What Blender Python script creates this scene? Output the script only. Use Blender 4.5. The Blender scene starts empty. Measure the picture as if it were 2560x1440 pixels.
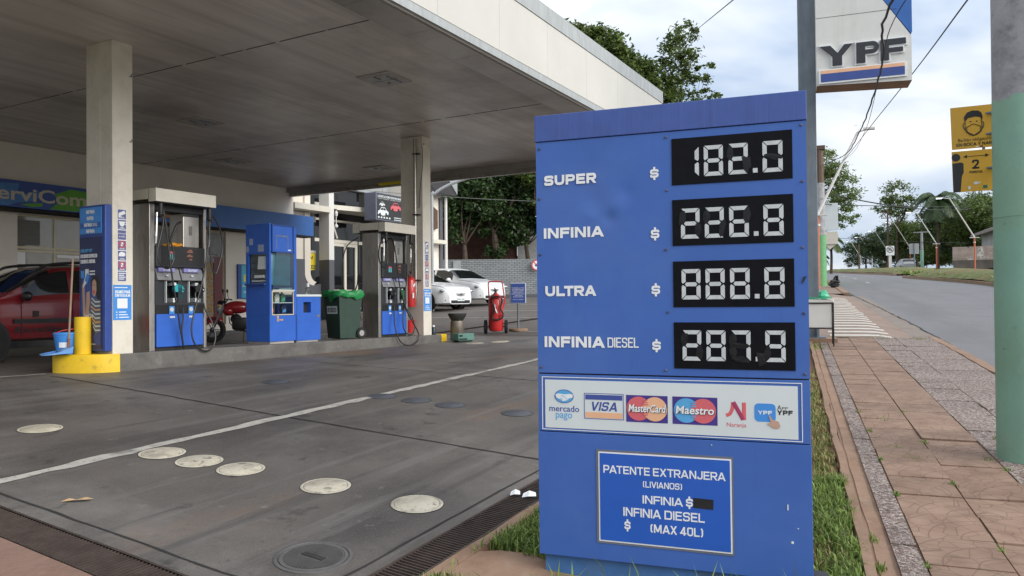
import bpy, bmesh, math, random
import numpy as np
from mathutils import Matrix, Vector
R = math.radians
SC = bpy.context.scene
COL = SC.collection

# ------------------------------------------------------------------ camera
cam = bpy.data.cameras.new('camera'); cam.sensor_width = 36; cam.lens = 26.72
cam.clip_start = .05; cam.clip_end = 4000
co = bpy.data.objects.new('camera', cam); COL.objects.link(co)
PITCH, ROLL = .0158, .010
fw = Vector((0, math.cos(PITCH), math.sin(PITCH))); up0 = Vector((0, -math.sin(PITCH), math.cos(PITCH))); rt0 = Vector((1, 0, 0))
rt = rt0*math.cos(ROLL) - up0*math.sin(ROLL); up = rt0*math.sin(ROLL) + up0*math.cos(ROLL)
co.matrix_world = Matrix(((rt.x, up.x, -fw.x, 0), (rt.y, up.y, -fw.y, 0), (rt.z, up.z, -fw.z, 0), (0, 0, 0, 1)))
SC.camera = co
# ------------------------------------------------------------------ world, sun, exposure
SUN_EL, SUN_AZ = R(27), R(124)          # azimuth clockwise from +Y
world = bpy.data.worlds.new('World'); SC.world = world; world.use_nodes = True
wn, wl = world.node_tree.nodes, world.node_tree.links
bg = wn['Background']; bg.inputs[1].default_value = .1
sky = wn.new('ShaderNodeTexSky'); sky.sky_type = 'NISHITA'; sky.sun_disc = False
sky.sun_elevation = SUN_EL; sky.sun_rotation = SUN_AZ
tc = wn.new('ShaderNodeTexCoord'); mp = wn.new('ShaderNodeMapping'); mp.inputs['Scale'].default_value = (1.1, 1.1, 2.6)
mp.inputs['Location'].default_value = (.35, .1, .2)
nz = wn.new('ShaderNodeTexNoise'); nz.inputs['Scale'].default_value = 2.1; nz.inputs['Detail'].default_value = 5; nz.inputs['Roughness'].default_value = .5
nz.inputs['Distortion'].default_value = .4
wl.new(tc.outputs['Generated'], mp.inputs[0]); wl.new(mp.outputs[0], nz.inputs['Vector'])
rp = wn.new('ShaderNodeValToRGB'); e = rp.color_ramp.elements
e[0].position = .40; e[0].color = (3.3, 4.0, 5.1, 1); e[1].position = .56; e[1].color = (6.6, 6.7, 6.8, 1)
mx = wn.new('ShaderNodeMix'); mx.data_type = 'RGBA'; mx.inputs[0].default_value = .9
wl.new(nz.outputs[0], rp.inputs[0]); wl.new(sky.outputs[0], mx.inputs[6]); wl.new(rp.outputs[0], mx.inputs[7]); 
# overcast skies are brighter overhead than at the horizon
sxyz = wn.new('ShaderNodeSeparateXYZ'); wl.new(tc.outputs['Generated'], sxyz.inputs[0])
ov = wn.new('ShaderNodeMapRange'); ov.inputs[1].default_value = 0; ov.inputs[2].default_value = 1; ov.inputs[3].default_value = 1.0; ov.inputs[4].default_value = 1.55
wl.new(sxyz.outputs[2], ov.inputs[0]); vm = wn.new('ShaderNodeVectorMath'); vm.operation = 'SCALE'
wl.new(mx.outputs[2], vm.inputs[0]); wl.new(ov.outputs[0], vm.inputs['Scale']); wl.new(vm.outputs[0], bg.inputs[0])
sun = bpy.data.lights.new('sun', 'SUN'); sun.energy = 2.1; sun.angle = R(44); sun.color = (1, .96, .9)
so = bpy.data.objects.new('sun', sun); COL.objects.link(so)
sd = Vector((math.sin(SUN_AZ)*math.cos(SUN_EL), math.cos(SUN_AZ)*math.cos(SUN_EL), math.sin(SUN_EL)))
so.rotation_euler = sd.to_track_quat('Z', 'Y').to_euler()
SC.view_settings.view_transform = 'Standard'; SC.view_settings.look = 'None'; SC.view_settings.gamma = 1
SC.view_settings.exposure = .68

# ------------------------------------------------------------------ frames and heights
AS, AW = R(60.8), R(-20)               # station frame (s along the island, t towards the shop); street frame (v right, w ahead)
u1 = (math.cos(AS), math.sin(AS)); u2 = (-u1[1], u1[0])
v1 = (math.cos(AW), math.sin(AW)); w1 = (-v1[1], v1[0])
def S2(s, t): return (u1[0]*s+u2[0]*t, u1[1]*s+u2[1]*t)
def W2(v, w): return (v1[0]*v+w1[0]*w, v1[1]*v+w1[1]*w)
def sm(x): x = min(1, max(0, x)); return x*x*(3-2*x)
def prof(w):
    if w < 40: return -1.71+.0535*w
    if w < 80:
        q = w-40; return .43+.0535*q-(.0205/80)*q*q
    return 2.16+.033*(min(w, 700)-80)
def HG(s, t):
    tc_ = min(9.7, max(-4, t)); sc = min(40, max(-6, s))
    z = -1.8792+.07146*sc+.10039*tc_-.007555*min(sc, 40)*tc_
    return z+.062*max(0, sc-14)*min(1, max(0, (t-3)/6.7))
def H(x, y):
    s = x*u1[0]+y*u1[1]; t = x*u2[0]+y*u2[1]; v = x*v1[0]+y*v1[1]; w = x*w1[0]+y*w1[1]
    a = sm((.3-v)/1.6)
    return prof(w)*(1-a)+HG(s, t)*a if a > 0 else prof(w)
def HS(s, t): return H(*S2(s, t))
def HW(v, w): return H(*W2(v, w))

# ------------------------------------------------------------------ materials
def mat(name, col, rough=.5, metal=0, var=.1, vs=5, bump=0, bs=60, dirt=None, stretch=(1, 1, 1), coat=0, spec=.5, alpha=1, island=0, trans=0, emit=0, rnd=0):
    m = bpy.data.materials.new(name); m.use_nodes = True
    n, l = m.node_tree.nodes, m.node_tree.links; b = n['Principled BSDF']
    b.inputs['Roughness'].default_value = rough; b.inputs['Metallic'].default_value = metal
    b.inputs['Specular IOR Level'].default_value = spec
    if coat: b.inputs['Coat Weight'].default_value = coat; b.inputs['Coat Roughness'].default_value = .08
    if alpha < 1: b.inputs['Alpha'].default_value = alpha
    if emit: b.inputs['Emission Color'].default_value = (*col, 1); b.inputs['Emission Strength'].default_value = emit
    c = n.new('ShaderNodeTexCoord'); g = n.new('ShaderNodeMapping'); g.inputs['Scale'].default_value = stretch
    l.new(c.outputs['Object'], g.inputs[0]); src = None
    def noise(sc, det=4, ro=.6):
        t = n.new('ShaderNodeTexNoise'); t.inputs['Scale'].default_value = sc; t.inputs['Detail'].default_value = det
        t.inputs['Roughness'].default_value = ro; l.new(g.outputs[0], t.inputs['Vector']); return t
    def mixc(f, A, B):
        q = n.new('ShaderNodeMix'); q.data_type = 'RGBA'
        l.new(f, q.inputs[0])
        for i, X in ((6, A), (7, B)):
            if isinstance(X, tuple): q.inputs[i].default_value = (*X[:3], 1)
            else: l.new(X, q.inputs[i])
        return q.outputs[2]
    out = tuple(col)
    if var:
        r = n.new('ShaderNodeMapRange'); r.inputs[1].default_value = .3; r.inputs[2].default_value = .7
        if island:
            ge = n.new('ShaderNodeNewGeometry'); r.inputs[1].default_value = 0; r.inputs[2].default_value = 1; l.new(ge.outputs['Random Per Island'], r.inputs[0])
        else: l.new(noise(vs).outputs[0], r.inputs[0])
        out = mixc(r.outputs[0], tuple(min(1, x*(1-var)) for x in col), tuple(min(1, x*(1+var)) for x in col))
    for d in (dirt or []):
        r = n.new('ShaderNodeMapRange'); r.inputs[1].default_value = d[2]; r.inputs[2].default_value = d[3]
        t = noise(d[1], 6, .65); t.noise_dimensions = '4D'; t.inputs['W'].default_value = d[1]*3.7+d[2]
        if rnd:
            oi = n.new('ShaderNodeObjectInfo'); mu = n.new('ShaderNodeMath'); mu.operation = 'MULTIPLY'; mu.inputs[1].default_value = 60; l.new(oi.outputs['Random'], mu.inputs[0]); l.new(mu.outputs[0], t.inputs['W'])
        if len(d) > 5:
            g2 = n.new('ShaderNodeMapping'); g2.inputs['Scale'].default_value = d[5]; l.new(c.outputs['Object'], g2.inputs[0]); l.new(g2.outputs[0], t.inputs['Vector'])
        l.new(t.outputs[0], r.inputs[0])
        if len(d) > 4: r.inputs[4].default_value = d[4]
        out = mixc(r.outputs[0], out, d[0])
    if isinstance(out, tuple): b.inputs['Base Color'].default_value = (*out, 1)
    else: l.new(out, b.inputs['Base Color'])
    if bump:
        bp = n.new('ShaderNodeBump'); bp.inputs['Strength'].default_value = bump; bp.inputs['Distance'].default_value = .01
        l.new(noise(bs).outputs[0], bp.inputs['Height']); l.new(bp.outputs[0], b.inputs['Normal'])
    if trans:
        tb = n.new('ShaderNodeBsdfTranslucent'); ms = n.new('ShaderNodeMixShader'); ms.inputs[0].default_value = trans
        if isinstance(out, tuple): tb.inputs[0].default_value = (*out, 1)
        else: l.new(out, tb.inputs[0])
        l.new(b.outputs[0], ms.inputs[1]); l.new(tb.outputs[0], ms.inputs[2]); l.new(ms.outputs[0], n['Material Output'].inputs[0])
    return m
def clear_glass(name, tint=(.8, .9, .9), rough=.02, refl=.12):
    m = bpy.data.materials.new(name); m.use_nodes = True; n, l = m.node_tree.nodes, m.node_tree.links
    t = n.new('ShaderNodeBsdfTransparent'); t.inputs[0].default_value = (*tint, 1)
    g = n.new('ShaderNodeBsdfGlossy'); g.inputs['Roughness'].default_value = rough
    f = n.new('ShaderNodeLayerWeight'); f.inputs[0].default_value = .5; p = n.new('ShaderNodeMath'); p.operation = 'POWER'; p.inputs[1].default_value = 4; a = n.new('ShaderNodeMath'); a.operation = 'MULTIPLY_ADD'; a.inputs[1].default_value = .7; a.inputs[2].default_value = refl*.6
    l.new(f.outputs['Facing'], p.inputs[0]); l.new(p.outputs[0], a.inputs[0]); k = n.new('ShaderNodeMixShader')
    l.new(a.outputs[0], k.inputs[0]); l.new(t.outputs[0], k.inputs[1]); l.new(g.outputs[0], k.inputs[2]); l.new(k.outputs[0], n['Material Output'].inputs[0]); return m

D_ = lambda *a: a
BLUE = mat('sign blue enamel', (.046, .122, .405), .42, var=.07, vs=2, dirt=[((.095, .17, .42), 1.6, .48, .8, .55), ((.03, .07, .25), 7, .6, .8, .5, (4, 1, .25)), ((.16, .20, .33), 16, .70, .74, .5), ((.05, .06, .12), 30, .72, .76, .6)], spec=.4)
BLUEH = mat('sign header enamel', (.045, .088, .31), .5, var=.1, vs=6, dirt=[((.035, .055, .2), 5, .5, .75, .7, (9, 1, .3)), ((.10, .14, .36), 8, .55, .8, .6, (12, 1, .2))])
BLUEN = mat('notice blue', (.018, .10, .46), .35, var=.05)
BLUED = mat('deep blue plate', (.02, .06, .27), .4, var=.08, dirt=[((.01, .02, .08), 6, .6, .8, .6)])
BLUEC = mat('cabinet blue paint', (.026, .115, .50), .4, var=.08, vs=4, dirt=[((.02, .05, .2), 5, .6, .85, .6, (2, 2, .5))])
BLUEL = mat('light blue print', (.05, .25, .66), .45, var=.05)
BLUEF = mat('fascia band blue', (.035, .13, .40), .45, var=.08, vs=2)
NAVY = mat('navy print', (.012, .022, .09), .4, var=.1)
WHITE = mat('white print', (.74, .76, .77), .5, var=.04)
WHITEP = mat('pale panel print', (.60, .65, .66), .45, var=.04, vs=3)
BLACK = mat('black plastic', (.012, .012, .014), .45, var=.2, vs=20, dirt=[((.05, .05, .055), 14, .6, .8, .5)])
BLACKG = mat('black display board', (.005, .005, .007), .45, var=.3, vs=12, spec=.12)
TAPE = mat('black adhesive tape', (.009, .009, .010), .3, var=.4, bump=.25, bs=30, spec=.3)
SEG = mat('display segment white', (.50, .53, .54), .45, var=.12, vs=30)
GREYBORD = mat('grey border film', (.13, .14, .17), .6, var=.1)
RUBBER = mat('hose rubber', (.014, .014, .015), .4, var=.3, vs=30)
TYRE = mat('tyre rubber', (.012, .012, .012), .8, var=.3, vs=40)
STEEL = mat('brushed stainless steel', (.42, .40, .37), .36, .85, var=.14, vs=3, dirt=[((.13, .10, .075), 2.2, .5, .8, .65, (3, 3, 1))], stretch=(4, 4, .6))
STEELD = mat('dirty stainless steel', (.30, .26, .22), .45, .7, var=.2, vs=3, dirt=[((.09, .06, .045), 1.5, .45, .75, .8)])
CHROME = mat('chrome', (.36, .36, .36), .32, .9, var=.1)
GALV = mat('galvanised grey steel', (.17, .20, .23), .55, .35, var=.15, vs=3, dirt=[((.09, .11, .13), 2, .45, .75, .8, (3, 3, .3))], bump=.1)
CREAM = mat('cream powder coat', (.60, .57, .49), .45, var=.05, dirt=[((.4, .33, .2), 4, .6, .85, .5)])
PILLW = mat('pillar cream paint', (.66, .62, .54), .6, var=.06, vs=2, dirt=[((.40, .35, .27), 3, .5, .8, .6), ((.20, .14, .09), 5, .66, .78, .7, (1, 1, .6))], bump=.15, bs=30)
YEL = mat('yellow traffic paint', (.72, .47, .012), .55, var=.08, dirt=[((.25, .17, .03), 7, .58, .72, .7), ((.12, .10, .08), 16, .66, .74, .9)], bump=.3, bs=14)
YELS = mat('yellow notice sheet', (.56, .32, .03), .5, var=.05, vs=3)
YELV = mat('vivid yellow banner', (.80, .62, .02), .5, var=.04)
RED = mat('red enamel', (.50, .022, .022), .35, var=.06, coat=.4)
REDP = mat('red print', (.62, .07, .07), .5, var=.04)
PINK = mat('coral print', (.60, .12, .14), .5, var=.04)
ORNG = mat('orange print', (.72, .34, .12), .5, var=.04)
PEACH = mat('peach print', (.74, .42, .25), .5, var=.06)
SKINP = mat('printed skin tone', (.48, .30, .22), .5, var=.1)
SKYB = mat('sky blue print', (.09, .36, .66), .5, var=.04)
MAG = mat('magenta print', (.34, .035, .11), .5, var=.04)
TEAL = mat('teal plastic', (.02, .36, .42), .4, var=.06)
GREENP = mat('sign green print', (.085, .30, .02), .5, var=.1)
TANP = mat('tan sign letter', (.47, .42, .32), .5, var=.04)
CONC = mat('island concrete', (.125, .120, .112), .8, var=.15, vs=4, dirt=[((.05, .05, .05), 2.2, .5, .7, .8), ((.26, .24, .21), 6, .58, .8, .7)], bump=.5, bs=35)
FORE = mat('oily forecourt concrete', (.112, .100, .090), .56, var=.22, vs=1.1, dirt=[((.215, .205, .19), .5, .50, .66, .75, (1, .45, 1)), ((.050, .045, .043), .7, .50, .64, .75, (.5, 1, 1)), ((.20, .115, .068), .42, .57, .68, .7, (.5, 1.3, 1)), ((.030, .028, .027), 2.3, .60, .67, .7), ((.24, .23, .215), 8, .62, .70, .5), ((.045, .042, .04), 24, .60, .68, .55), ((.17, .16, .15), 1.5, .54, .64, .55, (.22, 3.4, 1)), ((.19, .18, .17), 70, .56, .68, .5), ((.05, .047, .045), 1.2, .57, .66, .5, (.2, 4, 1))], bump=.4, bs=80)
FORE2 = mat('parking asphalt', (.115, .10, .09), .75, var=.18, vs=1.1, dirt=[((.075, .06, .052), .8, .5, .7, .7), ((.17, .12, .09), .5, .58, .8, .6)], bump=.3, bs=60)
CUT = mat('sawn joint filler', (.022, .021, .02), .9, var=.3, vs=9)
LINE = mat('worn white line paint', (.42, .40, .36), .7, var=.1, vs=6, dirt=[((.13, .125, .12), 2.2, .54, .62, .8), ((.25, .235, .21), 12, .50, .66, .8), ((.12, .11, .105), 30, .60, .66, .8)], bump=.2)
COVC = mat('cream cover paint', (.53, .485, .385), .6, rnd=1, var=.1, dirt=[((.37, .33, .25), 5, .48, .64, .8), ((.15, .135, .118), 9, .56, .62, .8), ((.30, .27, .21), 34, .55, .66, .7), ((.22, .20, .175), 3, .56, .66, .6)], bump=.6, bs=18)
COVD = mat('dark cover paint', (.075, .078, .092), .5, rnd=1, var=.15, dirt=[((.12, .115, .11), 8, .55, .75, .6)], bump=.3)
IRON = mat('cast iron', (.105, .10, .098), .65, .15, var=.2, vs=9, bump=.2)
RUSTB = mat('rusty grate bar', (.080, .060, .052), .55, .4, var=.25, vs=12)
PIT = mat('drain pit', (.02, .014, .012), .9, var=.3, vs=8)
TERRA = mat('terracotta pavement', (.205, .125, .095), .8, var=.15, vs=2.2, dirt=[((.15, .085, .06), 2.4, .5, .72, .6), ((.36, .25, .2), 9, .58, .75, .6)], bump=.7, bs=22)
KERBM = mat('red dusted kerb concrete', (.26, .165, .11), .85, var=.15, vs=4, dirt=[((.17, .09, .05), 3, .5, .72, .7), ((.32, .25, .19), 7, .55, .75, .5)], bump=.5, bs=30)
SOIL = mat('red soil', (.16, .085, .045), .95, var=.25, vs=6, dirt=[((.10, .075, .035), 3, .5, .7, .7)], bump=.7, bs=30)
EARTH = mat('distant earth', (.10, .085, .04), .95, var=.3, vs=.2, dirt=[((.05, .075, .02), .12, .45, .6, .9)])
ASPH = mat('street asphalt', (.145, .144, .150), .75, var=.1, vs=.7, dirt=[((.105, .104, .108), .35, .48, .66, .75, (2, .12, 1)), ((.19, .188, .19), 5, .58, .72, .5), ((.10, .10, .102), 40, .58, .7, .5), ((.2, .18, .16), .5, .58, .7, .5, (1.5, .3, 1))], bump=.3, bs=120)
GUTT = mat('gutter concrete', (.20, .165, .14), .85, var=.15, vs=2, dirt=[((.13, .09, .065), 1.2, .5, .7, .7)], bump=.3, bs=40)
RAMP = mat('driveway concrete', (.22, .16, .125), .85, var=.12, vs=2, dirt=[((.15, .10, .07), 1.1, .5, .7, .7)], bump=.3, bs=40)
STRIPE = mat('ramp stripe paint', (.50, .47, .42), .75, var=.08, vs=5, dirt=[((.30, .24, .2), 3, .55, .75, .7)])
WALLB = mat('shop wall render', (.66, .61, .54), .75, var=.05, vs=.8, dirt=[((.38, .33, .27), 1.3, .55, .85, .5)])
CREAMF = mat('cream window frame', (.56, .50, .36), .5, var=.04)
LGREY = mat('light column paint', (.62, .61, .59), .65, var=.05, vs=1)
SLATE = mat('slate dado paint', (.085, .088, .10), .65, var=.06)
DGLASS = mat('dark reflective glass', (.008, .009, .010), .04, var=0, spec=.5)
SGLASS = mat('shop window glass', (.16, .15, .125), .05, var=.25, vs=1.2, spec=.9)
PANELG = mat('grey cladding panel', (.33, .35, .36), .5, .2, var=.08, vs=2)
FASC = mat('canopy fascia panel', (.54, .53, .49), .5, var=.04, vs=1.2, dirt=[((.55, .53, .47), 1.5, .55, .85, .6, (3, 3, .3))])
FLASH = mat('zinc flashing', (.40, .42, .42), .5, .3, var=.12, vs=4, stretch=(3, 3, .6))
BRICKR = mat('dark red brick', (.06, .024, .017), .9, var=.3, vs=3)
WOODD = mat('brown slat board', (.09, .05, .032), .6, var=.2, vs=9, stretch=(1, 1, 6))
WOODH = mat('raw wood handle', (.30, .20, .14), .6, var=.15, vs=14)
CARRED = mat('dark red car paint', (.16, .007, .012), .3, var=.03, coat=.7)
CARWHT = mat('white car paint', (.72, .73, .74), .3, var=.02, coat=.6)
CARGRY = mat('silver car paint', (.30, .31, .31), .35, .4, var=.05)
LENS = mat('headlamp lens', (.30, .32, .33), .08, .3, var=.5, vs=16)
BARK = mat('bark', (.075, .055, .04), .9, var=.3, vs=6, bump=.6, bs=12)
LEAFD = mat('dark glossy leaf', (.042, .080, .022), .5, var=.65, island=1, trans=.22)
LEAFM = mat('mid green leaf', (.098, .145, .032), .5, var=.65, island=1, trans=.38)
LEAFL = mat('light green leaf', (.14, .20, .05), .5, var=.6, island=1, trans=.42)
GRASSM = mat('grass blade', (.170, .245, .055), .6, var=.6, island=1, trans=.3)
GRASSD = mat('dry grass blade', (.30, .25, .11), .7, var=.6, island=1, trans=.25)
WOODP = mat('weathered utility pole', (.16, .15, .14), .85, var=.2, vs=5, stretch=(1, 1, .2))
CPOLE = mat('mottled concrete pole', (.31, .31, .325), .85, var=.22, vs=4, dirt=[((.13, .13, .135), 5, .52, .66, .75), ((.42, .42, .43), 9, .58, .75, .6)], bump=.5, bs=26)
MINT = mat('mint pole paint', (.22, .40, .305), .65, var=.1, vs=1.6, dirt=[((.20, .32, .20), 1.2, .45, .7, .8), ((.30, .40, .34), 2.5, .55, .7, .6), ((.08, .14, .11), 7, .62, .70, .75), ((.33, .33, .32), 11, .68, .72, .8), ((.25, .17, .11), 2.0, .66, .8, .4)], bump=.25, bs=24)
ORNP = mat('faded orange pole paint', (.48, .13, .06), .6, var=.15, vs=3)
GREENB = mat('dark green bin plastic', (.022, .052, .038), .5, var=.12, vs=6)
BAG = mat('green bin bag film', (.03, .30, .09), .25, var=.2, vs=8, bump=.8, bs=14, trans=.25)
BAGK = mat('black bin bag film', (.012, .012, .013), .25, var=.2, bump=.8, bs=10)
MINTC = mat('mint plastic', (.10, .5, .30), .4, var=.1, trans=.2)
SHUT = mat('grey roller tarpaulin', (.17, .17, .165), .4, var=.25, vs=2, bump=.9, bs=3)
MAROON = mat('maroon fridge', (.11, .012, .02), .35, var=.1)
CANS = mat('drinks cans', (.25, .16, .06), .5, var=.6, vs=20)
DISP = mat('dispenser charcoal panel', (.022, .024, .030), .42, var=.12, vs=9, dirt=[((.07, .07, .075), 9, .6, .85, .4)])
DGREY = mat('dispenser grey moulding', (.20, .205, .215), .45, var=.1, vs=8)
LILAC = mat('lilac product tab', (.22, .22, .48), .45, var=.08)
OIL1 = mat('navy oil bottle', (.03, .04, .13), .35, var=.1)
GLASSC = clear_glass('cabinet glass', (.70, .82, .82), .12, .10)
GLASSP = clear_glass('clear glass', (.9, .93, .93), .03, .06)
LED = mat('lamp panel', (.85, .9, .95), .3, var=0, emit=1.6)
WIRE = mat('black cable', (.015, .015, .017), .6, var=0)
WIREG = mat('grey cable', (.12, .12, .12), .6, var=0)
HOUSEW = mat('old house wall', (.33, .33, .33), .8, var=.15, vs=.7)
ROOFT = mat('old grey roof sheet', (.20, .17, .16), .8, var=.2, vs=1.5)
GRAFW = mat('grubby low wall', (.27, .22, .19), .9, var=.25, vs=1.4, dirt=[((.5, .5, .48), 1.1, .55, .6, .8), ((.05, .05, .05), 1.4, .58, .62, .8)])
BGREEN = mat('bright lime house paint', (.16, .42, .10), .7, var=.08)

def brick_mat():
    m = mat('grey painted brick', (.29, .31, .32), .8, var=.1, vs=2, dirt=[((.33, .17, .09), .9, .68, .8, .45)])
    n, l = m.node_tree.nodes, m.node_tree.links; b = n['Principled BSDF']
    c = n.new('ShaderNodeTexCoord'); t = n.new('ShaderNodeTexBrick'); mp_ = n.new('ShaderNodeMapping')
    mp_.inputs['Rotation'].default_value = (R(-90), 0, 0)
    for i, v in (('Color1', (.27, .295, .305, 1)), ('Color2', (.21, .23, .24, 1)), ('Mortar', (.075, .078, .08, 1))): t.inputs[i].default_value = v
    t.inputs['Scale'].default_value = 1; t.inputs['Brick Width'].default_value = .25; t.inputs['Row Height'].default_value = .088; t.inputs['Mortar Size'].default_value = .011
    l.new(c.outputs['Object'], mp_.inputs[0]); l.new(mp_.outputs[0], t.inputs['Vector'])
    ds = [x for x in n if x.type == 'MIX']; last = ds[-1]; l.new(t.outputs[0], last.inputs[6]); return m
BRICKG = brick_mat()

def tile_mat(name, kind):
    """paving tiles with their own UVs (metres inside the tile): 'fan' = pressed crazy-fan pattern, 'agg' = exposed pebbles"""
    m = bpy.data.materials.new(name); m.use_nodes = True; n, l = m.node_tree.nodes, m.node_tree.links; b = n['Principled BSDF']
    b.inputs['Roughness'].default_value = .8
    c = n.new('ShaderNodeTexCoord'); bp = n.new('ShaderNodeBump'); bp.inputs['Distance'].default_value = .01
    ge = n.new('ShaderNodeNewGeometry'); hs = n.new('ShaderNodeHueSaturation')
    mr = n.new('ShaderNodeMapRange'); mr.inputs[3].default_value = .86; mr.inputs[4].default_value = 1.1
    l.new(ge.outputs['Random Per Island'], mr.inputs[0]); l.new(mr.outputs[0], hs.inputs['Value'])
    r = n.new('ShaderNodeValToRGB')
    if kind == 'agg':
        t = n.new('ShaderNodeTexVoronoi'); t.inputs['Scale'].default_value = 75; l.new(c.outputs['Object'], t.inputs['Vector'])
        sp = n.new('ShaderNodeSeparateColor'); l.new(t.outputs['Color'], sp.inputs[0]); l.new(sp.outputs[0], r.inputs[0])
        e = r.color_ramp.elements; e[0].color = (.075, .048, .040, 1); e[1].color = (.40, .355, .315, 1); e[1].position = .95
        q = e.new(.4); q.color = (.185, .128, .105, 1); q = e.new(.7); q.color = (.25, .20, .18, 1)
        l.new(t.outputs['Distance'], bp.inputs['Height']); bp.inputs['Strength'].default_value = .6; bp.invert = True; base = r.outputs[0]
    else:
        ns = n.new('ShaderNodeTexNoise'); ns.inputs['Scale'].default_value = 5; ns.inputs['Detail'].default_value = 6; l.new(c.outputs['Object'], ns.inputs['Vector'])
        e = r.color_ramp.elements; e[0].position = .3; e[0].color = (.19, .115, .078, 1); e[1].position = .7; e[1].color = (.285, .188, .133, 1); l.new(ns.outputs[0], r.inputs[0])
        # fan arcs: rings round one tile corner, cut by radial Voronoi cracks
        ln = n.new('ShaderNodeVectorMath'); ln.operation = 'LENGTH'; l.new(c.outputs['UV'], ln.inputs[0])
        w = n.new('ShaderNodeMath'); w.operation = 'PINGPONG'; w.inputs[1].default_value = .085; l.new(ln.outputs['Value'], w.inputs[0])
        lt = n.new('ShaderNodeMath'); lt.operation = 'LESS_THAN'; lt.inputs[1].default_value = .0045; l.new(w.outputs[0], lt.inputs[0])
        vo = n.new('ShaderNodeTexVoronoi'); vo.feature = 'DISTANCE_TO_EDGE'; vo.inputs['Scale'].default_value = 8.5; l.new(c.outputs['Object'], vo.inputs['Vector'])
        l2 = n.new('ShaderNodeMath'); l2.operation = 'LESS_THAN'; l2.inputs[1].default_value = .022; l.new(vo.outputs['Distance'], l2.inputs[0])
        mxm = n.new('ShaderNodeMath'); mxm.operation = 'MAXIMUM'; l.new(lt.outputs[0], mxm.inputs[0]); l.new(l2.outputs[0], mxm.inputs[1])
        q = n.new('ShaderNodeMix'); q.data_type = 'RGBA'; fm = n.new('ShaderNodeMath'); fm.operation = 'MULTIPLY'; fm.inputs[1].default_value = .5
        l.new(mxm.outputs[0], fm.inputs[0]); l.new(fm.outputs[0], q.inputs[0]); l.new(r.outputs[0], q.inputs[6]); q.inputs[7].default_value = (.10, .055, .04, 1); base = q.outputs[2]
        bp.invert = True; bp.inputs['Strength'].default_value = .5; l.new(mxm.outputs[0], bp.inputs['Height'])
    l.new(base, hs.inputs['Color']); l.new(hs.outputs[0], b.inputs['Base Color']); l.new(bp.outputs[0], b.inputs['Normal']); return m
TFAN = tile_mat('pressed fan tile', 'fan'); TAGG = tile_mat('exposed pebble tile', 'agg')

def soffit_mat():
    m = mat('grimy canopy soffit', (.64, .595, .545), .36, var=.12, vs=1.0, stretch=(.12, 5, 1), dirt=[((.34, .305, .275), 1.0, .44, .72, .7, (.10, 3.0, 1)), ((.20, .175, .155), .5, .50, .70, .85, (.28, .8, 1)), ((.17, .145, .13), 1.6, .56, .76, .5, (.12, 4, 1)), ((.14, .12, .11), .22, .50, .62, .55, (1, .8, 1)), ((.55, .52, .48), .35, .58, .70, .5, (.8, 1, 1)), ((.80, .77, .72), .5, .6, .72, .5, (.3, .5, 1))])
    n, l = m.node_tree.nodes, m.node_tree.links; b = n['Principled BSDF']
    c = n.new('ShaderNodeTexCoord'); s = n.new('ShaderNodeSeparateXYZ'); l.new(c.outputs['Object'], s.inputs[0])
    p = n.new('ShaderNodeMath'); p.operation = 'PINGPONG'; p.inputs[1].default_value = .05; l.new(s.outputs[1], p.inputs[0])
    k = n.new('ShaderNodeMath'); k.operation = 'LESS_THAN'; k.inputs[1].default_value = .004; l.new(p.outputs[0], k.inputs[0])
    bp = n.new('ShaderNodeBump'); bp.invert = True; bp.inputs['Strength'].default_value = .6; bp.inputs['Distance'].default_value = .01
    bp.inputs['Strength'].default_value = .2; l.new(k.outputs[0], bp.inputs['Height']); l.new(bp.outputs[0], b.inputs['Normal']); return m
SOFF = soffit_mat()

# ------------------------------------------------------------------ mesh builder
_tc = {}
def text_geo(s, bold=0):
    if (s, bold) in _tc: return _tc[(s, bold)]
    cu = bpy.data.curves.new('t', 'FONT'); cu.body = s; cu.size = 1; cu.offset = bold; cu.extrude = .5; cu.resolution_u = 3
    o = bpy.data.objects.new('t', cu); COL.objects.link(o)
    dg = bpy.context.evaluated_depsgraph_get(); me = o.evaluated_get(dg).to_mesh()
    V = [tuple(v.co) for v in me.vertices]; F = [tuple(p.vertices) for p in me.polygons]
    o.evaluated_get(dg).to_mesh_clear(); bpy.data.objects.remove(o); bpy.data.curves.remove(cu)
    _tc[(s, bold)] = (V, F); return V, F
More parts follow.
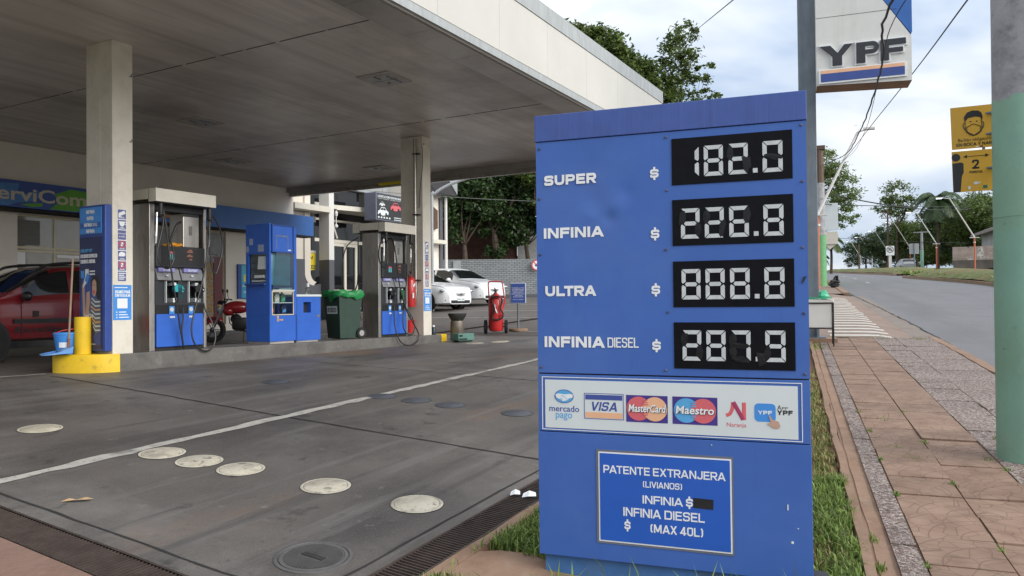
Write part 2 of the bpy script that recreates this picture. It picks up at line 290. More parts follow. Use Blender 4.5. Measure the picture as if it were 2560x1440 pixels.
# heavy road-sign capitals drawn as strokes: (width, [(rounded?, points)...]) on a unit cell
_B = lambda x: (0, [(x, 0), (x, 1)])
_G = {'A': (.70, [(2, [(0, 0, 0), (0, 0, 1.12), (.5, 1, .56), (.5, 1, -.56)]), (2, [(1, 0, 0), (1, 0, -1.12), (.5, 1, -.56), (.5, 1, .56)]), (0, [(.22, .24), (.78, .24)])]),
 'B': (.60, [(1, [(.5, .53), (.94, .53), (.94, 1), (0, 1), (0, 0), (1, 0), (1, .53), (0, .53)])]),
 'C': (.60, [(1, [(1, .7), (1, 1), (0, 1), (0, 0), (1, 0), (1, .3)])]), 'D': (.62, [(1, [(.3, 1), (1, 1), (1, 0), (.3, 0)]), (0, [(.45, 1), (0, 1), (0, 0), (.45, 0)])]),
 'E': (.50, [(0, [(1, 1), (0, 1), (0, 0), (1, 0)]), (0, [(0, .52), (.9, .52)])]), 'F': (.48, [(0, [(1, 1), (0, 1), (0, 0)]), (0, [(0, .5), (.9, .5)])]),
 'G': (.62, [(1, [(1, .74), (1, 1), (0, 1), (0, 0), (1, 0), (1, .48)]), (0, [(1, .48), (.55, .48)])]), 'H': (.58, [_B(0), _B(1), (0, [(0, .5), (1, .5)])]),
 'I': (.0, [(0, [(.5, 0), (.5, 1)])]), 'J': (.42, [(1, [(1, 1), (1, 0), (0, 0), (0, .28)])]), 'K': (.60, [_B(0), (2, [(1, 1, 0), (1, 1, -1.2), (0, .36, .6), (0, .36, 1.6)]), (2, [(1, 0, 0), (1, 0, -1.2), (.35, .62, -.2), (.35, .62, .9)])]),
 'L': (.46, [(0, [(0, 1), (0, 0), (1, 0)])]), 'M': (.74, [_B(0), _B(1), (2, [(0, 1, 0), (0, 1, 1.2), (.5, .12, .6), (.5, .12, -.6)]), (2, [(1, 1, 0), (1, 1, -1.2), (.5, .12, -.6), (.5, .12, .6)])]),
 'N': (.58, [_B(0), _B(1), (2, [(0, 1, 0), (0, 1, 1.15), (1, 0, 0), (1, 0, -1.15)])]),
 'O': (.62, [(1, [(.5, 1), (1, 1), (1, 0), (0, 0), (0, 1), (.5, 1)])]), 'P': (.54, [(0, [(0, 0), (0, 1), (.4, 1)]), (1, [(.3, 1), (1, 1), (1, .42), (0, .42)])]),
 'R': (.56, [(0, [(0, 0), (0, 1), (.4, 1)]), (1, [(.3, 1), (1, 1), (1, .44), (0, .44)]), (2, [(1, 0, .1), (1, 0, -1.08), (.45, .48, -.5), (.45, .48, .7)])]), 'S': (.54, [(1, [(1, .74), (1, 1), (0, 1), (0, .52), (1, .52), (1, 0), (0, 0), (0, .26)])]),
 'T': (.54, [(0, [(0, 1), (1, 1)]), (0, [(.5, 1), (.5, 0)])]), 'U': (.58, [(1, [(0, 1), (0, 0), (1, 0), (1, 1)])]), 'V': (.64, [(2, [(0, 1, 0), (0, 1, 1.12), (.5, 0, .56), (.5, 0, -.56)]), (2, [(1, 1, 0), (1, 1, -1.12), (.5, 0, -.56), (.5, 0, .56)])]),
 'X': (.60, [(2, [(0, 1, 0), (0, 1, 1.2), (1, 0, 0), (1, 0, -1.2)]), (2, [(1, 1, 0), (1, 1, -1.2), (0, 0, 0), (0, 0, 1.2)])]), 'Y': (.62, [(2, [(0, 1, 0), (0, 1, 1.15), (.5, .4, .55), (.5, .4, -.55)]), (2, [(1, 1, 0), (1, 1, -1.15), (.5, .4, -.55), (.5, .4, .55)]), (0, [(.5, .48), (.5, 0)])]), 'Z': (.54, [(0, [(0, 1), (1, 1)]), (0, [(0, 0), (1, 0)]), (2, [(1, 1, 0), (1, 1, -1.2), (0, 0, 0), (0, 0, 1.2)])]),
 '0': (.52, [(1, [(.5, 1), (1, 1), (1, 0), (0, 0), (0, 1), (.5, 1)])]), '2': (.54, [(1, [(0, .70), (0, 1), (1, 1), (1, .60), (.6, .36)]), (2, [(.62, .42, .55), (.62, .42, -.65), (0, .06, 0), (0, .06, 1.3)]), (0, [(0, 0), (1, 0)])]),
 '4': (.56, [(0, [(.74, 0), (.74, 1)]), (0, [(0, .2), (1, .2)]), (2, [(.74, 1, .35), (.74, 1, -.85), (0, .2, 0), (0, .2, 1.15)])]), '(': (.14, [(1, [(1, 1.06), (0, .9), (0, .1), (1, -.06)])]), ')': (.14, [(1, [(0, 1.06), (1, .9), (1, .1), (0, -.06)])]),
 '$': (.60, [(1, [(1, .66), (1, .84), (0, .84), (0, .5), (1, .5), (1, .16), (0, .16), (0, .34)]), (0, [(.5, 1.1), (.5, .84)]), (0, [(.5, .16), (.5, -.1)])]), ' ': (.16, []), '-': (.3, [(0, [(0, .45), (1, .45)])])}
_G['Á'] = (_G['A'][0], _G['A'][1]+[(0, [(.45, 1.16), (.7, 1.36)])])
_K = {'LT': -.16, 'RA': -.07, 'TR': -.05, 'IA': -.05, 'TA': -.12, 'AT': -.12, 'PA': -.10, 'AX': -.05, 'RJ': -.0, 'RA ': 0, 'LA': -.02, 'AR': -.03, 'FI': -.02, 'NJ': .02}
def rounded(P, r):
    out = [P[0]]
    for a, b, c in zip(P[:-2], P[1:-1], P[2:]):
        d1, d2 = math.dist(a, b), math.dist(b, c); q = min(r, d1*.5, d2*.5)
        p0 = (b[0]+(a[0]-b[0])/d1*q, b[1]+(a[1]-b[1])/d1*q); p1 = (b[0]+(c[0]-b[0])/d2*q, b[1]+(c[1]-b[1])/d2*q)
        for i in range(6):
            t = i/5; out.append(((1-t)**2*p0[0]+2*t*(1-t)*b[0]+t*t*p1[0], (1-t)**2*p0[1]+2*t*(1-t)*b[1]+t*t*p1[1]))
    out.append(P[-1]); Q = [out[0]]
    for p in out[1:]:
        if math.dist(p, Q[-1]) > 1e-6: Q.append(p)
    return Q
class MB:
    def caps(s, body, x0, x1, z0, z1, y, th=.16, slant=0, d=.0006):
        h = z1-z0; t = th*h; gap = .075+th*.10
        tot = sum(_G[c][0]*h*.86 for c in body)+sum((gap+_K.get(p+c, 0))*h*.86 for p, c in zip(body, body[1:])); nt = sum(c != ' ' for c in body)*t
        k = max(.2, (x1-x0-nt)/max(tot, 1e-6)) if tot > 0 else 1; x = x0; lay = 0
        for ci, ch in enumerate(body):
            w = _G[ch][0]*h*.86*k
            for rd, P in _G[ch][1]:
                if rd == 2:
                    yy = y-.00012*(lay % 3); lay += 1; s.prism([(x+p[0]*(w+t)+p[2]*t+slant*p[1]*h, z0+p[1]*h) for p in P], yy-d, yy); continue
                Q = [(x+t/2+p[0]*w, z0+t/2+p[1]*(h-t)) for p in P]
                if len(body) == 1 and _G[ch][0] == 0: pass
                if rd: Q = rounded(Q, max(w, .2*h)*.46)
                closed = math.dist(Q[0], Q[-1]) < 1e-6
                if not closed:
                    for e0, e1, p in ((0, 1, P[0]), (-1, -2, P[-1])):
                        if not rd or p[1] in (0, 1):
                            l = math.dist(Q[e0], Q[e1]); Q[e0] = (Q[e0][0]+(Q[e0][0]-Q[e1][0])/l*t/2, Q[e0][1]+(Q[e0][1]-Q[e1][1])/l*t/2)
                n = len(Q); L, Rr = [], []
                for i, p in enumerate(Q):
                    a = Q[i-1] if i else (Q[-2] if closed else None); b = Q[i+1] if i < n-1 else (Q[1] if closed else None)
                    def nrm(u, v): l = math.dist(u, v); return (-(v[1]-u[1])/l, (v[0]-u[0])/l)
                    if a is None: m = nrm(p, b); q = 1
                    elif b is None: m = nrm(a, p); q = 1
                    else:
                        n1, n2 = nrm(a, p), nrm(p, b); m = (n1[0]+n2[0], n1[1]+n2[1]); l = math.hypot(*m) or 1e-6; m = (m[0]/l, m[1]/l); q = 1/max(.35, m[0]*n1[0]+m[1]*n1[1])
                    e = t/2*min(q, 1.45); L.append((p[0]+m[0]*e, p[1]+m[1]*e)); Rr.append((p[0]-m[0]*e, p[1]-m[1]*e))
                yy = y-.00012*(lay % 3); lay += 1; sk = lambda p: p[0]+slant*(p[1]-z0)
                V = []
                for (l, r_) in zip(L, Rr): V += [(sk(l), yy-d, l[1]), (sk(r_), yy-d, r_[1]), (sk(l), yy, l[1]), (sk(r_), yy, r_[1])]
                F = []
                for i in range(n-1):
                    a, b = 4*i, 4*i+4; F += [(a, a+1, b+1, b), (a, b, b+2, a+2), (a+1, a+3, b+3, b+1)]
                F += [(0, 2, 3, 1), (4*n-4, 4*n-3, 4*n-1, 4*n-2)]; s.add(V, F)
            x += w+(t if ch != ' ' else 0)+(gap+_K.get(body[ci:ci+2], 0))*h*.86*k
        return s
    def __init__(s): s.V = []; s.F = []; s.I = []; s.cur = 0; s.M = Matrix.Identity(4)
    def add(s, V, F):
        k = len(s.V); s.V += [tuple(s.M @ Vector(v)) for v in V]; s.F += [tuple(i+k for i in f) for f in F]; s.I += [s.cur]*len(F); return s
    def box(s, x0, x1, y0, y1, z0, z1, bev=0):
        if bev:
            bm = bmesh.new(); bmesh.ops.create_cube(bm, size=1)
            for v in bm.verts: v.co = Vector(((x0+x1)/2+v.co.x*(x1-x0), (y0+y1)/2+v.co.y*(y1-y0), (z0+z1)/2+v.co.z*(z1-z0)))
            bmesh.ops.bevel(bm, geom=bm.edges[:], offset=bev, segments=2, affect='EDGES', profile=.5)
            bm.verts.index_update(); V = [tuple(v.co) for v in bm.verts]; F = [tuple(v.index for v in f.verts) for f in bm.faces]; bm.free(); return s.add(V, F)
        V = [(x, y, z) for z in (z0, z1) for y in (y0, y1) for x in (x0, x1)]
        return s.add(V, [(0, 2, 3, 1), (4, 5, 7, 6), (0, 1, 5, 4), (2, 6, 7, 3), (0, 4, 6, 2), (1, 3, 7, 5)])
    def tube(s, P, r, n=8, closed=False):
        P = [Vector(p) for p in P]; N = len(P); rs = r if isinstance(r, (list, tuple)) else [r]*N
        V = []; prev = None
        for i, p in enumerate(P):
            a = P[i-1] if i > 0 else (P[-1] if closed else p); b = P[(i+1) % N] if (i < N-1 or closed) else p
            t = (b-a).normalized() if (b-a).length > 1e-9 else Vector((0, 0, 1))
            if prev is None: q = Vector((0, 0, 1)) if abs(t.z) < .9 else Vector((1, 0, 0)); prev = (q-t*q.dot(t)).normalized()
            else:
                q = prev-t*prev.dot(t); prev = q.normalized() if q.length > 1e-6 else prev
            bn = t.cross(prev)
            for k in range(n):
                an = 2*math.pi*k/n; V.append(tuple(p+prev*(math.cos(an)*rs[i])+bn*(math.sin(an)*rs[i])))
        F = []
        for i in range(N if closed else N-1):
            j = (i+1) % N
            for k in range(n): F.append((i*n+k, i*n+(k+1) % n, j*n+(k+1) % n, j*n+k))
        if not closed: F += [tuple(range(n))[::-1], tuple((N-1)*n+k for k in range(n))]
        return s.add(V, F)
    def lathe(s, prof_, n=16, c=(0, 0, 0), axis='z', sx=1, sy=1):
        V = []; F = []
        for r, z in prof_:
            for k in range(n):
                a = 2*math.pi*k/n; x, y = r*math.cos(a)*sx, r*math.sin(a)*sy
                V.append((c[0]+x, c[1]+y, c[2]+z) if axis == 'z' else ((c[0]+x, c[1]+z, c[2]+y) if axis == 'y' else (c[0]+z, c[1]+x, c[2]+y)))
        m = len(prof_)
        for i in range(m-1):
            for k in range(n): F.append((i*n+k, i*n+(k+1) % n, (i+1)*n+(k+1) % n, (i+1)*n+k))
        F += [tuple(range(n))[::-1], tuple((m-1)*n+k for k in range(n))]
        return s.add(V, F)
    def prism(s, P, y0, y1):                     # outline in (x,z), extruded along y
        n = len(P); V = [(x, y0, z) for x, z in P]+[(x, y1, z) for x, z in P]
        return s.add(V, [tuple(range(n)), tuple(range(2*n-1, n-1, -1))]+[(i, n+i, n+(i+1) % n, (i+1) % n) for i in range(n)])
    def prismz(s, P, z0, z1):                    # outline in (x,y), extruded along z
        n = len(P); V = [(x, y, z0) for x, y in P]+[(x, y, z1) for x, y in P]
        return s.add(V, [tuple(range(n))[::-1], tuple(range(n, 2*n))]+[(i, (i+1) % n, n+(i+1) % n, n+i) for i in range(n)])
    def disc(s, x, z, rx, rz, y0, y1, n=24): return s.prism([(x+rx*math.cos(2*math.pi*k/n), z+rz*math.sin(2*math.pi*k/n)) for k in range(n)], y0, y1)
    def ring(s, x, z, r0, r1, y0, y1, n=24, sz=1):
        V = []
        for y in (y0, y1):
            for r in (r0, r1): V += [(x+r*math.cos(2*math.pi*k/n), y, z+sz*r*math.sin(2*math.pi*k/n)) for k in range(n)]
        F = []
        for k in range(n):
            j = (k+1) % n
            F += [(k, j, n+j, n+k), (2*n+k, 3*n+k, 3*n+j, 2*n+j), (n+k, n+j, 3*n+j, 3*n+k), (k, 2*n+k, 2*n+j, j)]
        return s.add(V, F)
    def ball(s, c, r, n=12, m=8):
        rx, ry, rz = r if isinstance(r, (tuple, list)) else (r, r, r)
        pr = [(max(.001, math.sin(math.pi*i/m)), -math.cos(math.pi*i/m)) for i in range(m+1)]
        V = [(c[0]+rx*p*math.cos(2*math.pi*k/n), c[1]+ry*p*math.sin(2*math.pi*k/n), c[2]+rz*z) for p, z in pr for k in range(n)]
        F = [(i*n+k, i*n+(k+1) % n, (i+1)*n+(k+1) % n, (i+1)*n+k) for i in range(m) for k in range(n)]
        return s.add(V, F)
    def text(s, body, x0, x1, z0, z1, y, bold=0, slant=0, d=.0006):
        if bold > 0 and all(c in _G for c in body): return s.caps(body, x0, x1, z0, z1, y, .115+(2*bold if bold < .05 else 2.8*bold), slant, d)
        V, F = text_geo(body, min(bold, .02)); xs = [v[0] for v in V]; ys = [v[1] for v in V]
        a, b, c, e_ = min(xs), max(xs), min(ys), max(ys)
        kx = (x1-x0)/(b-a); kz = (z1-z0)/(e_-c)
        return s.add([(x0+(v[0]-a)*kx+slant*(v[1]-c)*kz, y-(v[2]+.5)*d, z0+(v[1]-c)*kz) for v in V], F)
    def build(s, name, mats, parent=None, smooth=False, kind=None, world=None):
        me = bpy.data.meshes.new(name); me.from_pydata(s.V, [], s.F)
        ms = mats if isinstance(mats, (list, tuple)) else [mats]
        for m in ms: me.materials.append(m)
        me.polygons.foreach_set('material_index', s.I)
        if smooth:
            me.polygons.foreach_set('use_smooth', [True]*len(s.F))
            try: me.set_sharp_from_angle(angle=R(38))
            except Exception: pass
        me.update(); o = bpy.data.objects.new(name, me); COL.objects.link(o)
        if parent: o.parent = parent
        if kind: o['kind'] = kind
        if world is not None: o.matrix_world = world
        return o
def spl(P, k=6):
    P = [Vector(p) for p in P]; out = []
    for i in range(len(P)-1):
        a, b, c, d = P[max(0, i-1)], P[i], P[i+1], P[min(len(P)-1, i+2)]
        for j in range(k):
            t = j/k; out.append(.5*((2*b)+(c-a)*t+(2*a-5*b+4*c-d)*t*t+(3*b-a-3*c+d)*t**3))
    return out+[P[-1]]
def tagp(o, label, cat, group=None):
    o['label'] = label; o['category'] = cat
    if group: o['group'] = group
    return o
def thing(name, label, cat, loc, rz=0, group=None):
    o = bpy.data.objects.new(name, None); o.empty_display_size = .1; COL.objects.link(o); o.location = loc; o.rotation_euler = (0, 0, rz)
    return tagp(o, label, cat, group)
def TS(name, label, cat, s, t, z, group=None, rz=0): return thing(name, label, cat, (*S2(s, t), z), AS+rz, group)
def TW(name, label, cat, v, w, z, group=None, rz=0): return thing(name, label, cat, (*W2(v, w), z), AW+rz, group)
def dup(root, loc, rz=None, label=None, group=None):
    r = root.copy(); COL.objects.link(r); r.location = loc
    if rz is not None: r.rotation_euler = (0, 0, rz)
    if label: r['label'] = label
    if group: r['group'] = group
    for ch in list(root.children):
        c = ch.copy(); COL.objects.link(c); c.parent = r
        for g in list(ch.children):
            d = g.copy(); COL.objects.link(d); d.parent = c
    return r
MS = Matrix.Rotation(AS, 4, 'Z'); MW = Matrix.Rotation(AW, 4, 'Z')
RZ = lambda a: Matrix.Rotation(a, 4, 'Z')
TR = lambda x, y, z: Matrix.Translation((x, y, z))
def sheet(name, frame, as_, bs_, dz, m, uv=False, kind='structure', hf=None, keep=None):
    """grid over frame coordinates lying on the height field"""
    f = S2 if frame == 'S' else W2; V = []; F = []; nb = len(bs_)
    for a in as_:
        for b in bs_:
            x, y = f(a, b); V.append((a, b, (hf(a, b) if hf else H(x, y))+dz))
    for i in range(len(as_)-1):
        for j in range(nb-1):
            if keep is None or keep(as_[i], bs_[j]): F.append((i*nb+j, (i+1)*nb+j, (i+1)*nb+j+1, i*nb+j+1))
    b = MB(); b.add(V, F); o = b.build(name, m, None, True, kind); o.rotation_euler = (0, 0, AS if frame == 'S' else AW); return o
def rng(a, b, st): n = max(1, int(round((b-a)/st))); return [a+(b-a)*i/n for i in range(n+1)]

# ================================================================== GROUND
gx = [-1500, -700, -300, -150, -80, -50, -35]+rng(-25, 25, 2.5)+[30, 36, 44, 55, 70, 90, 120, 170, 260, 500, 1500]
gw = [-900, -300, -100, -40, -20]+rng(-10, 50, 2.5)+rng(54, 110, 4)+[120, 135, 155, 180, 220, 270, 340, 450, 600, 800, 1200]
sheet('ground', 'W', gx, gw, -.22, EARTH)
sheet('forecourt', 'S', rng(2.64, 15.5, .45), rng(2.65, 18.1, .5), 0, FORE)
sheet('parking_lot', 'S', rng(15.5, 34.5, .5), rng(1.6, 19, .5), -.004, FORE2, keep=lambda s, t: -.987*t+.16*s < -2.6)
sheet('forecourt', 'S', rng(-3, 2.37, .4), rng(5.2, 18.1, .6), -.004, FORE)
# terracotta pavement at the lower left, with a crack line
b = MB()
for i, (s0, s1) in enumerate(((-1.2, 1.95), (1.965, 2.36))):
    ts = rng(.4, 9.5, .35); random.seed(i)
    V = []; F = []
    for t in ts:
        for s in (s0, s1): V.append((s+(random.uniform(-.006, .006)), t, HS(s, t)+.006+.004*i))
    for k in range(len(ts)-1): F.append((2*k, 2*k+1, 2*k+3, 2*k+2))
    b.add(V, F)
o = b.build('pavement', TERRA, None, True, 'structure'); o.rotation_euler = (0, 0, AS)
# expansion joints and sawn edges (irregular thin fillets)
def strip(name, pts_, wd, dz, m, jit=0, seed=1, kind='structure'):
    """ribbon along (s,t) points of the forecourt"""
    random.seed(seed); V = []; F = []; P = []
    for (a, b2) in zip(pts_[:-1], pts_[1:]):
        n = max(2, int(math.dist(a, b2)/.16)); P += [(a[0]+(b2[0]-a[0])*i/n, a[1]+(b2[1]-a[1])*i/n) for i in range(n)]
    P.append(pts_[-1])
    for i, p in enumerate(P):
        a, c = P[max(0, i-1)], P[min(len(P)-1, i+1)]; dx, dy = c[0]-a[0], c[1]-a[1]; L = math.hypot(dx, dy); nx, ny = -dy/L, dx/L
        j = random.uniform(-jit, jit); h0 = wd/2*(1+random.uniform(-.45, .3)*(jit > 0)); h1 = wd/2*(1+random.uniform(-.45, .3)*(jit > 0))
        for q in (-h0, h1):
            x, y = p[0]+nx*(q+j), p[1]+ny*(q+j); V.append((x, y, HS(x, y)+dz))
    for i in range(len(P)-1): F.append((2*i, 2*i+2, 2*i+3, 2*i+1))
    o = MB().add(V, F).build(name, m, None, True, kind); o.rotation_euler = (0, 0, AS); return o
strip('forecourt_joint', [(2.765, 2.66), (2.74, 9.5)], .017, .004, CUT, .006, 1)
strip('forecourt_joint', [(5.57, 2.74), (5.55, 6), (5.6, 9.9)], .026, .004, CUT, .006, 2)
strip('forecourt_joint', [(9.0, 2.74), (9.05, 9.6)], .018, .004, CUT, .006, 3)
strip('forecourt_joint', [(12.8, 2.74), (12.8, 9.6)], .018, .004, CUT, .006, 5)
strip('forecourt_joint', [(2.76, 2.74), (15.4, 2.75)], .017, .0045, CUT, .005, 4)
strip('forecourt_joint', [(15.5, 4), (15.5, 17.5)], .03, .004, CUT, .006, 6)
strip('forecourt_line', [(2.7, 5.70), (15.3, 5.80)], .13, .0055, LINE, .0015, 7)
strip('forecourt_line', [(2.7, 10.9), (5.75, 10.25)], .12, .0055, LINE, .004, 8)
strip('forecourt_line', [(16.6, 5.5), (16.4, 10.5)], .09, .005, LINE, .004, 9)
for k, (s, t0, t1) in enumerate(((20.4, 10.5, 16), (23.2, 10.5, 16), (26.4, 10.8, 15.5))): strip('parking_bay_line', [(s, t0), (s, t1)], .1, .004, LINE, .004, 20+k)
strip('parking_bay_line', [(19.5, 9.2), (29, 8.6)], .1, .004, LINE, .004, 31)
strip('forecourt_line', [(5.6, 14.5), (17.5, 14.1)], .1, .005, LINE, .004, 11)
strip('forecourt_line', [(13, 13.2), (17.6, 13.1)], .1, .005, LINE, .004, 12)

# drain grates
def drain(label, s0, s1, t0, t1, along):
    root = TS('drain_grate', label, 'drain', 0, 0, 0)
    b = MB(); n = 24
    L0, L1 = (s0, s1) if along == 's' else (t0, t1)
    xs = rng(L0, L1, .5)
    for a, c in zip(xs[:-1], xs[1:]):
        if along == 's': P = [(a, t0), (c, t0), (c, t1), (a, t1)]
        else: P = [(s0, a), (s1, a), (s1, c), (s0, c)]
        b.add([(x, y, HS(x, y)-.055) for x, y in P], [(0, 1, 2, 3)])
    b.build('channel', PIT, root)
    b = MB(); st = .030; k = L0+.01; w = .0085
    while k < L1:
        if along == 's': P = [(k, t0+.012), (k+w, t0+.012), (k+w, t1-.012), (k, t1-.012)]
        else: P = [(s0+.012, k), (s1-.012, k), (s1-.012, k+w), (s0+.012, k+w)]
        b.add([(x, y, HS(x, y)-.028) for x, y in P]+[(x, y, HS(x, y)+.001) for x, y in P], [(4, 5, 6, 7), (0, 1, 5, 4), (2, 3, 7, 6), (1, 2, 6, 5), (3, 0, 4, 7)]); k += st
    b.build('grate_bars', RUSTB, root)
    b = MB()
    for a, c in zip(xs[:-1], xs[1:]):
        for q0, q1 in (((t0, t0+.012), (t1-.012, t1)) if along == 's' else ((s0, s0+.012), (s1-.012, s1))):
            P = [(a, q0), (c, q0), (c, q1), (a, q1)] if along == 's' else [(q0, a), (q1, a), (q1, c), (q0, c)]
            b.add([(x, y, HS(x, y)-.06) for x, y in P]+[(x, y, HS(x, y)+.005) for x, y in P], [(4, 5, 6, 7), (0, 1, 5, 4), (2, 3, 7, 6)])
    b.build('frame', RUSTB, root)
drain('rusty steel drain grate running beside the grass verge and the price totem', 2.4, 15.2, 2.415, 2.645, 's')
drain('dark steel drain grate crossing the lower left corner beside the terracotta pavement', 2.375, 2.63, 2.66, 9.4, 't')
b = MB()
ss = rng(14.2, 26, .4)
for a, c in zip(ss[:-1], ss[1:]): b.add([(a, 11.2-.16*(a-14.2), HS(a, 11)+.004), (c, 11.2-.16*(c-14.2), HS(c, 11)+.004), (c, 11.32-.16*(c-14.2), HS(c, 11)+.004), (a, 11.32-.16*(a-14.2), HS(a, 11)+.004)], [(0, 1, 2, 3)])
b.cur = 1
k = 14.2
while k < 26: b.box(k, k+.035, 11.19-.16*(k-14.2), 11.33-.16*(k-14.2), HS(k, 11), HS(k, 11)+.022); k += .075
o = b.build('drain_grate', [PIT, RUSTB]); o.rotation_euler = (0, 0, AS); tagp(o, 'thin distant drain grate crossing the yard behind the red wheeled extinguisher', 'drain')

# manhole and filler covers
def cover(s, t, r, m, label, group, cat='cover'):
    root = thing('tank_cover', label, cat, (*S2(s, t), HS(s, t)), AS, group)
    gs = (HS(s+.2, t)-HS(s-.2, t))/.4; gt = (HS(s, t+.2)-HS(s, t-.2))/.4
    def tilt(b): b.V = [(x, y, z+gs*x+gt*y) for x, y, z in b.V]; return b
    b = MB(); b.lathe([(r*1.03, -.004), (r*1.03, .004), (r*.98, .0065), (r*.905, .006), (r*.90, -.003)], 40); tilt(b).build('cover_ring', m, root); b = MB(); b.lathe([(r*1.055, -.002), (r*1.05, .0035), (.001, .0035)], 40); tilt(b).build('cover_groove', CUT, root)
    b = MB(); b.lathe([(r*.885, -.004), (r*.885, .006), (r*.865, .008), (.001, .009)], 40); tilt(b).build('lid', m, root, True)
    return root
near = [(4.17, 3.08, 'largest cream painted round tank cover, nearest the price totem'), (4.11, 3.84, 'cream round tank cover second from the totem, just before the gap in its row'),
        (4.05, 4.64, 'cream tank cover with a dark broken rim, middle of the painted row'), (4.01, 5.06, 'cream tank cover between the rim-cracked cover and the one by the white line'), (3.99, 5.48, 'cream tank cover closest to the white painted line'),
        (3.87, 6.99, 'lone cream tank cover beyond the white line at far left')]
for s, t, l in near: cover(s, t, .172, COVC, l, 'cream round tank covers')
for s, t, l in [(7.06, 7.44, 'dark round tank cover alone on the pump side of the white line'), (7.03, 3.88, 'dark blue tank cover nearest the price totem'), (7.01, 4.71, 'dark tank cover second nearest the totem in the dark row'),
                (7.03, 5.19, 'faint dark tank cover in the middle of the dark row'), (7.01, 5.67, 'dark tank cover of the row right beside the white line'), (9.2, 4.3, 'small faint dark tank cover half hidden at the totem edge')]:
    cover(s, t, .165, COVD, l, 'dark round tank covers')
for s, t, l in [(14.3, 8.3, 'flat white cover on the ground in front of the red wheeled extinguisher'), (13.9, 8.7, 'flat grey cover beside the white cover near the green box')]:
    cover(s, t, .2, COVC if 'white' in l else COVD, l, 'covers near the extinguisher')
# big cast iron manhole with ribbed lid
root = thing('manhole_cover', 'large dark cast iron manhole cover with ribbed lid in the foreground', 'manhole', (*S2(3.165, 3.05), HS(3.165, 3.05)), AS)
gs, gt = .045, .08
b = MB(); b.lathe([(.215, -.003), (.215, .005), (.197, .008), (.192, -.002)], 40); b.V = [(x, y, z+gs*x+gt*y) for x, y, z in b.V]; b.build('manhole_ring', IRON, root)
b = MB(); b.lathe([(.188, -.004), (.188, .006), (.172, .008), (.168, .005), (.001, .006)], 40)
for k in range(-16, 17):
    x = k*.0098; h = math.sqrt(max(0, .162**2-x*x))
    if h > .02:
        for y0, y1 in ([(-h, h)] if abs(x) > .03 else [(-h, -.085), (.085, h)]): b.box(x-.0022, x+.0022, y0, y1, .004, .0105)
b.V = [(x, y, z+gs*x+gt*y) for x, y, z in b.V]; b.build('lid', IRON, root)
b = MB(); b.box(-.022, .022, -.075, .075, .004, .010); b.V = [(x, y, z+gs*x+gt*y) for x, y, z in b.V]; b.build('name_bar', CUT, root)

# ------------------------------------------------------------------ pavement, kerb, street
def paving(name, v0, v1, w0, w1, st, m, seed, jv=.0035, dz=0):
    random.seed(seed); b = MB(); uv = []; w = w0
    while w < w1-.02:
        L = st*random.uniform(.94, 1.06); a, c = w+jv, min(w+L, w1)-jv; tl = random.uniform(-.006, .006) if w < 10 else random.uniform(-.003, .003); h = random.uniform(-.004, .006)
        if m is TFAN and 3.9 < w < 8 and random.random() < .45: tl *= 2.6; h += .008
        P = [(v0+jv, a), (v1-jv, a), (v1-jv, c), (v0+jv, c)]; Z = [h-tl, h+tl*.4, h+tl, h+tl*.2]
        b.add([(x, y, HW(x, y)-.05) for x, y in P]+[(x, y, HW(x, y)+dz+z) for (x, y), z in zip(P, Z)], [(4, 5, 6, 7), (0, 1, 5, 4), (1, 2, 6, 5), (2, 3, 7, 6), (3, 0, 4, 7)])
        fl = random.random() < .5
        for f in range(5):
            for vi in ((4, 5, 6, 7), (0, 1, 5, 4), (1, 2, 6, 5), (2, 3, 7, 6), (3, 0, 4, 7))[f]:
                p = P[vi % 4]; uv.append((((v1-p[0]) if fl else (p[0]-v0)), p[1]-a))
        w += L
    o = b.build(name, m, None, False, 'structure'); o.rotation_euler = (0, 0, AW)
    l = o.data.uv_layers.new(name='UVMap'); l.data.foreach_set('uv', [x for q in uv for x in q]); return o
paving('sidewalk', .535, .675, -1, 16.6, .30, TAGG, 1)
paving('sidewalk', .68, 1.105, -1, 16.6, .43, TFAN, 2)
paving('sidewalk', 1.11, 1.548, -1, 16.6, .43, TFAN, 3)
paving('sidewalk', 1.553, 1.945, 3.0, 16.6, .40, TAGG, 4)
paving('sidewalk', 1.95, 2.60, 3.4, 16.6, .42, TAGG, 5)
sheet('sidewalk_bed', 'W', rng(.42, 2.62, .4), rng(-1.2, 16.7, .5), -.014, KERBM)
def curb(name, v0, v1, w0, w1, top, bot, m, seed, wob=.01, st=.35, vf=None):
    random.seed(seed); V = []; F = []
    ws = rng(w0, w1, st)
    for w in ws:
        o_ = (vf(w) if vf else 0)+random.uniform(-wob, wob); h = HW(v0+o_, w)
        V += [(v0+o_, w, h+bot), (v0+o_+.012, w, h+top+random.uniform(-wob, wob)*.4), (v1+o_-.012, w, h+top+random.uniform(-wob, wob)*.4), (v1+o_, w, h+bot)]
    for i in range(len(ws)-1):
        for k in range(3): F.append((4*i+k, 4*i+k+1, 4*i+4+k+1, 4*i+4+k))
    F += [(0, 3, 2, 1), (4*len(ws)-4, 4*len(ws)-3, 4*len(ws)-2, 4*len(ws)-1)]
    o = MB().add(V, F).build(name, m, None, True, 'structure'); o.rotation_euler = (0, 0, AW); return o
curb('verge_kerb', .345, .425, -1, 16.4, .022, -.12, KERBM, 3, .009)
curb('verge_kerb', .43, .53, -1, 16.4, -.008, -.12, KERBM, 4, .006)
curb('street_kerb', 2.61, 2.77, 2.5, 16.8, .004, -.2, KERBM, 5, .012, .4, lambda w: -.05*sm((w-14)/3))
sheet('street', 'W', rng(2.84, 9.3, .8), rng(-4, 22, 1.2), -.105, ASPH)
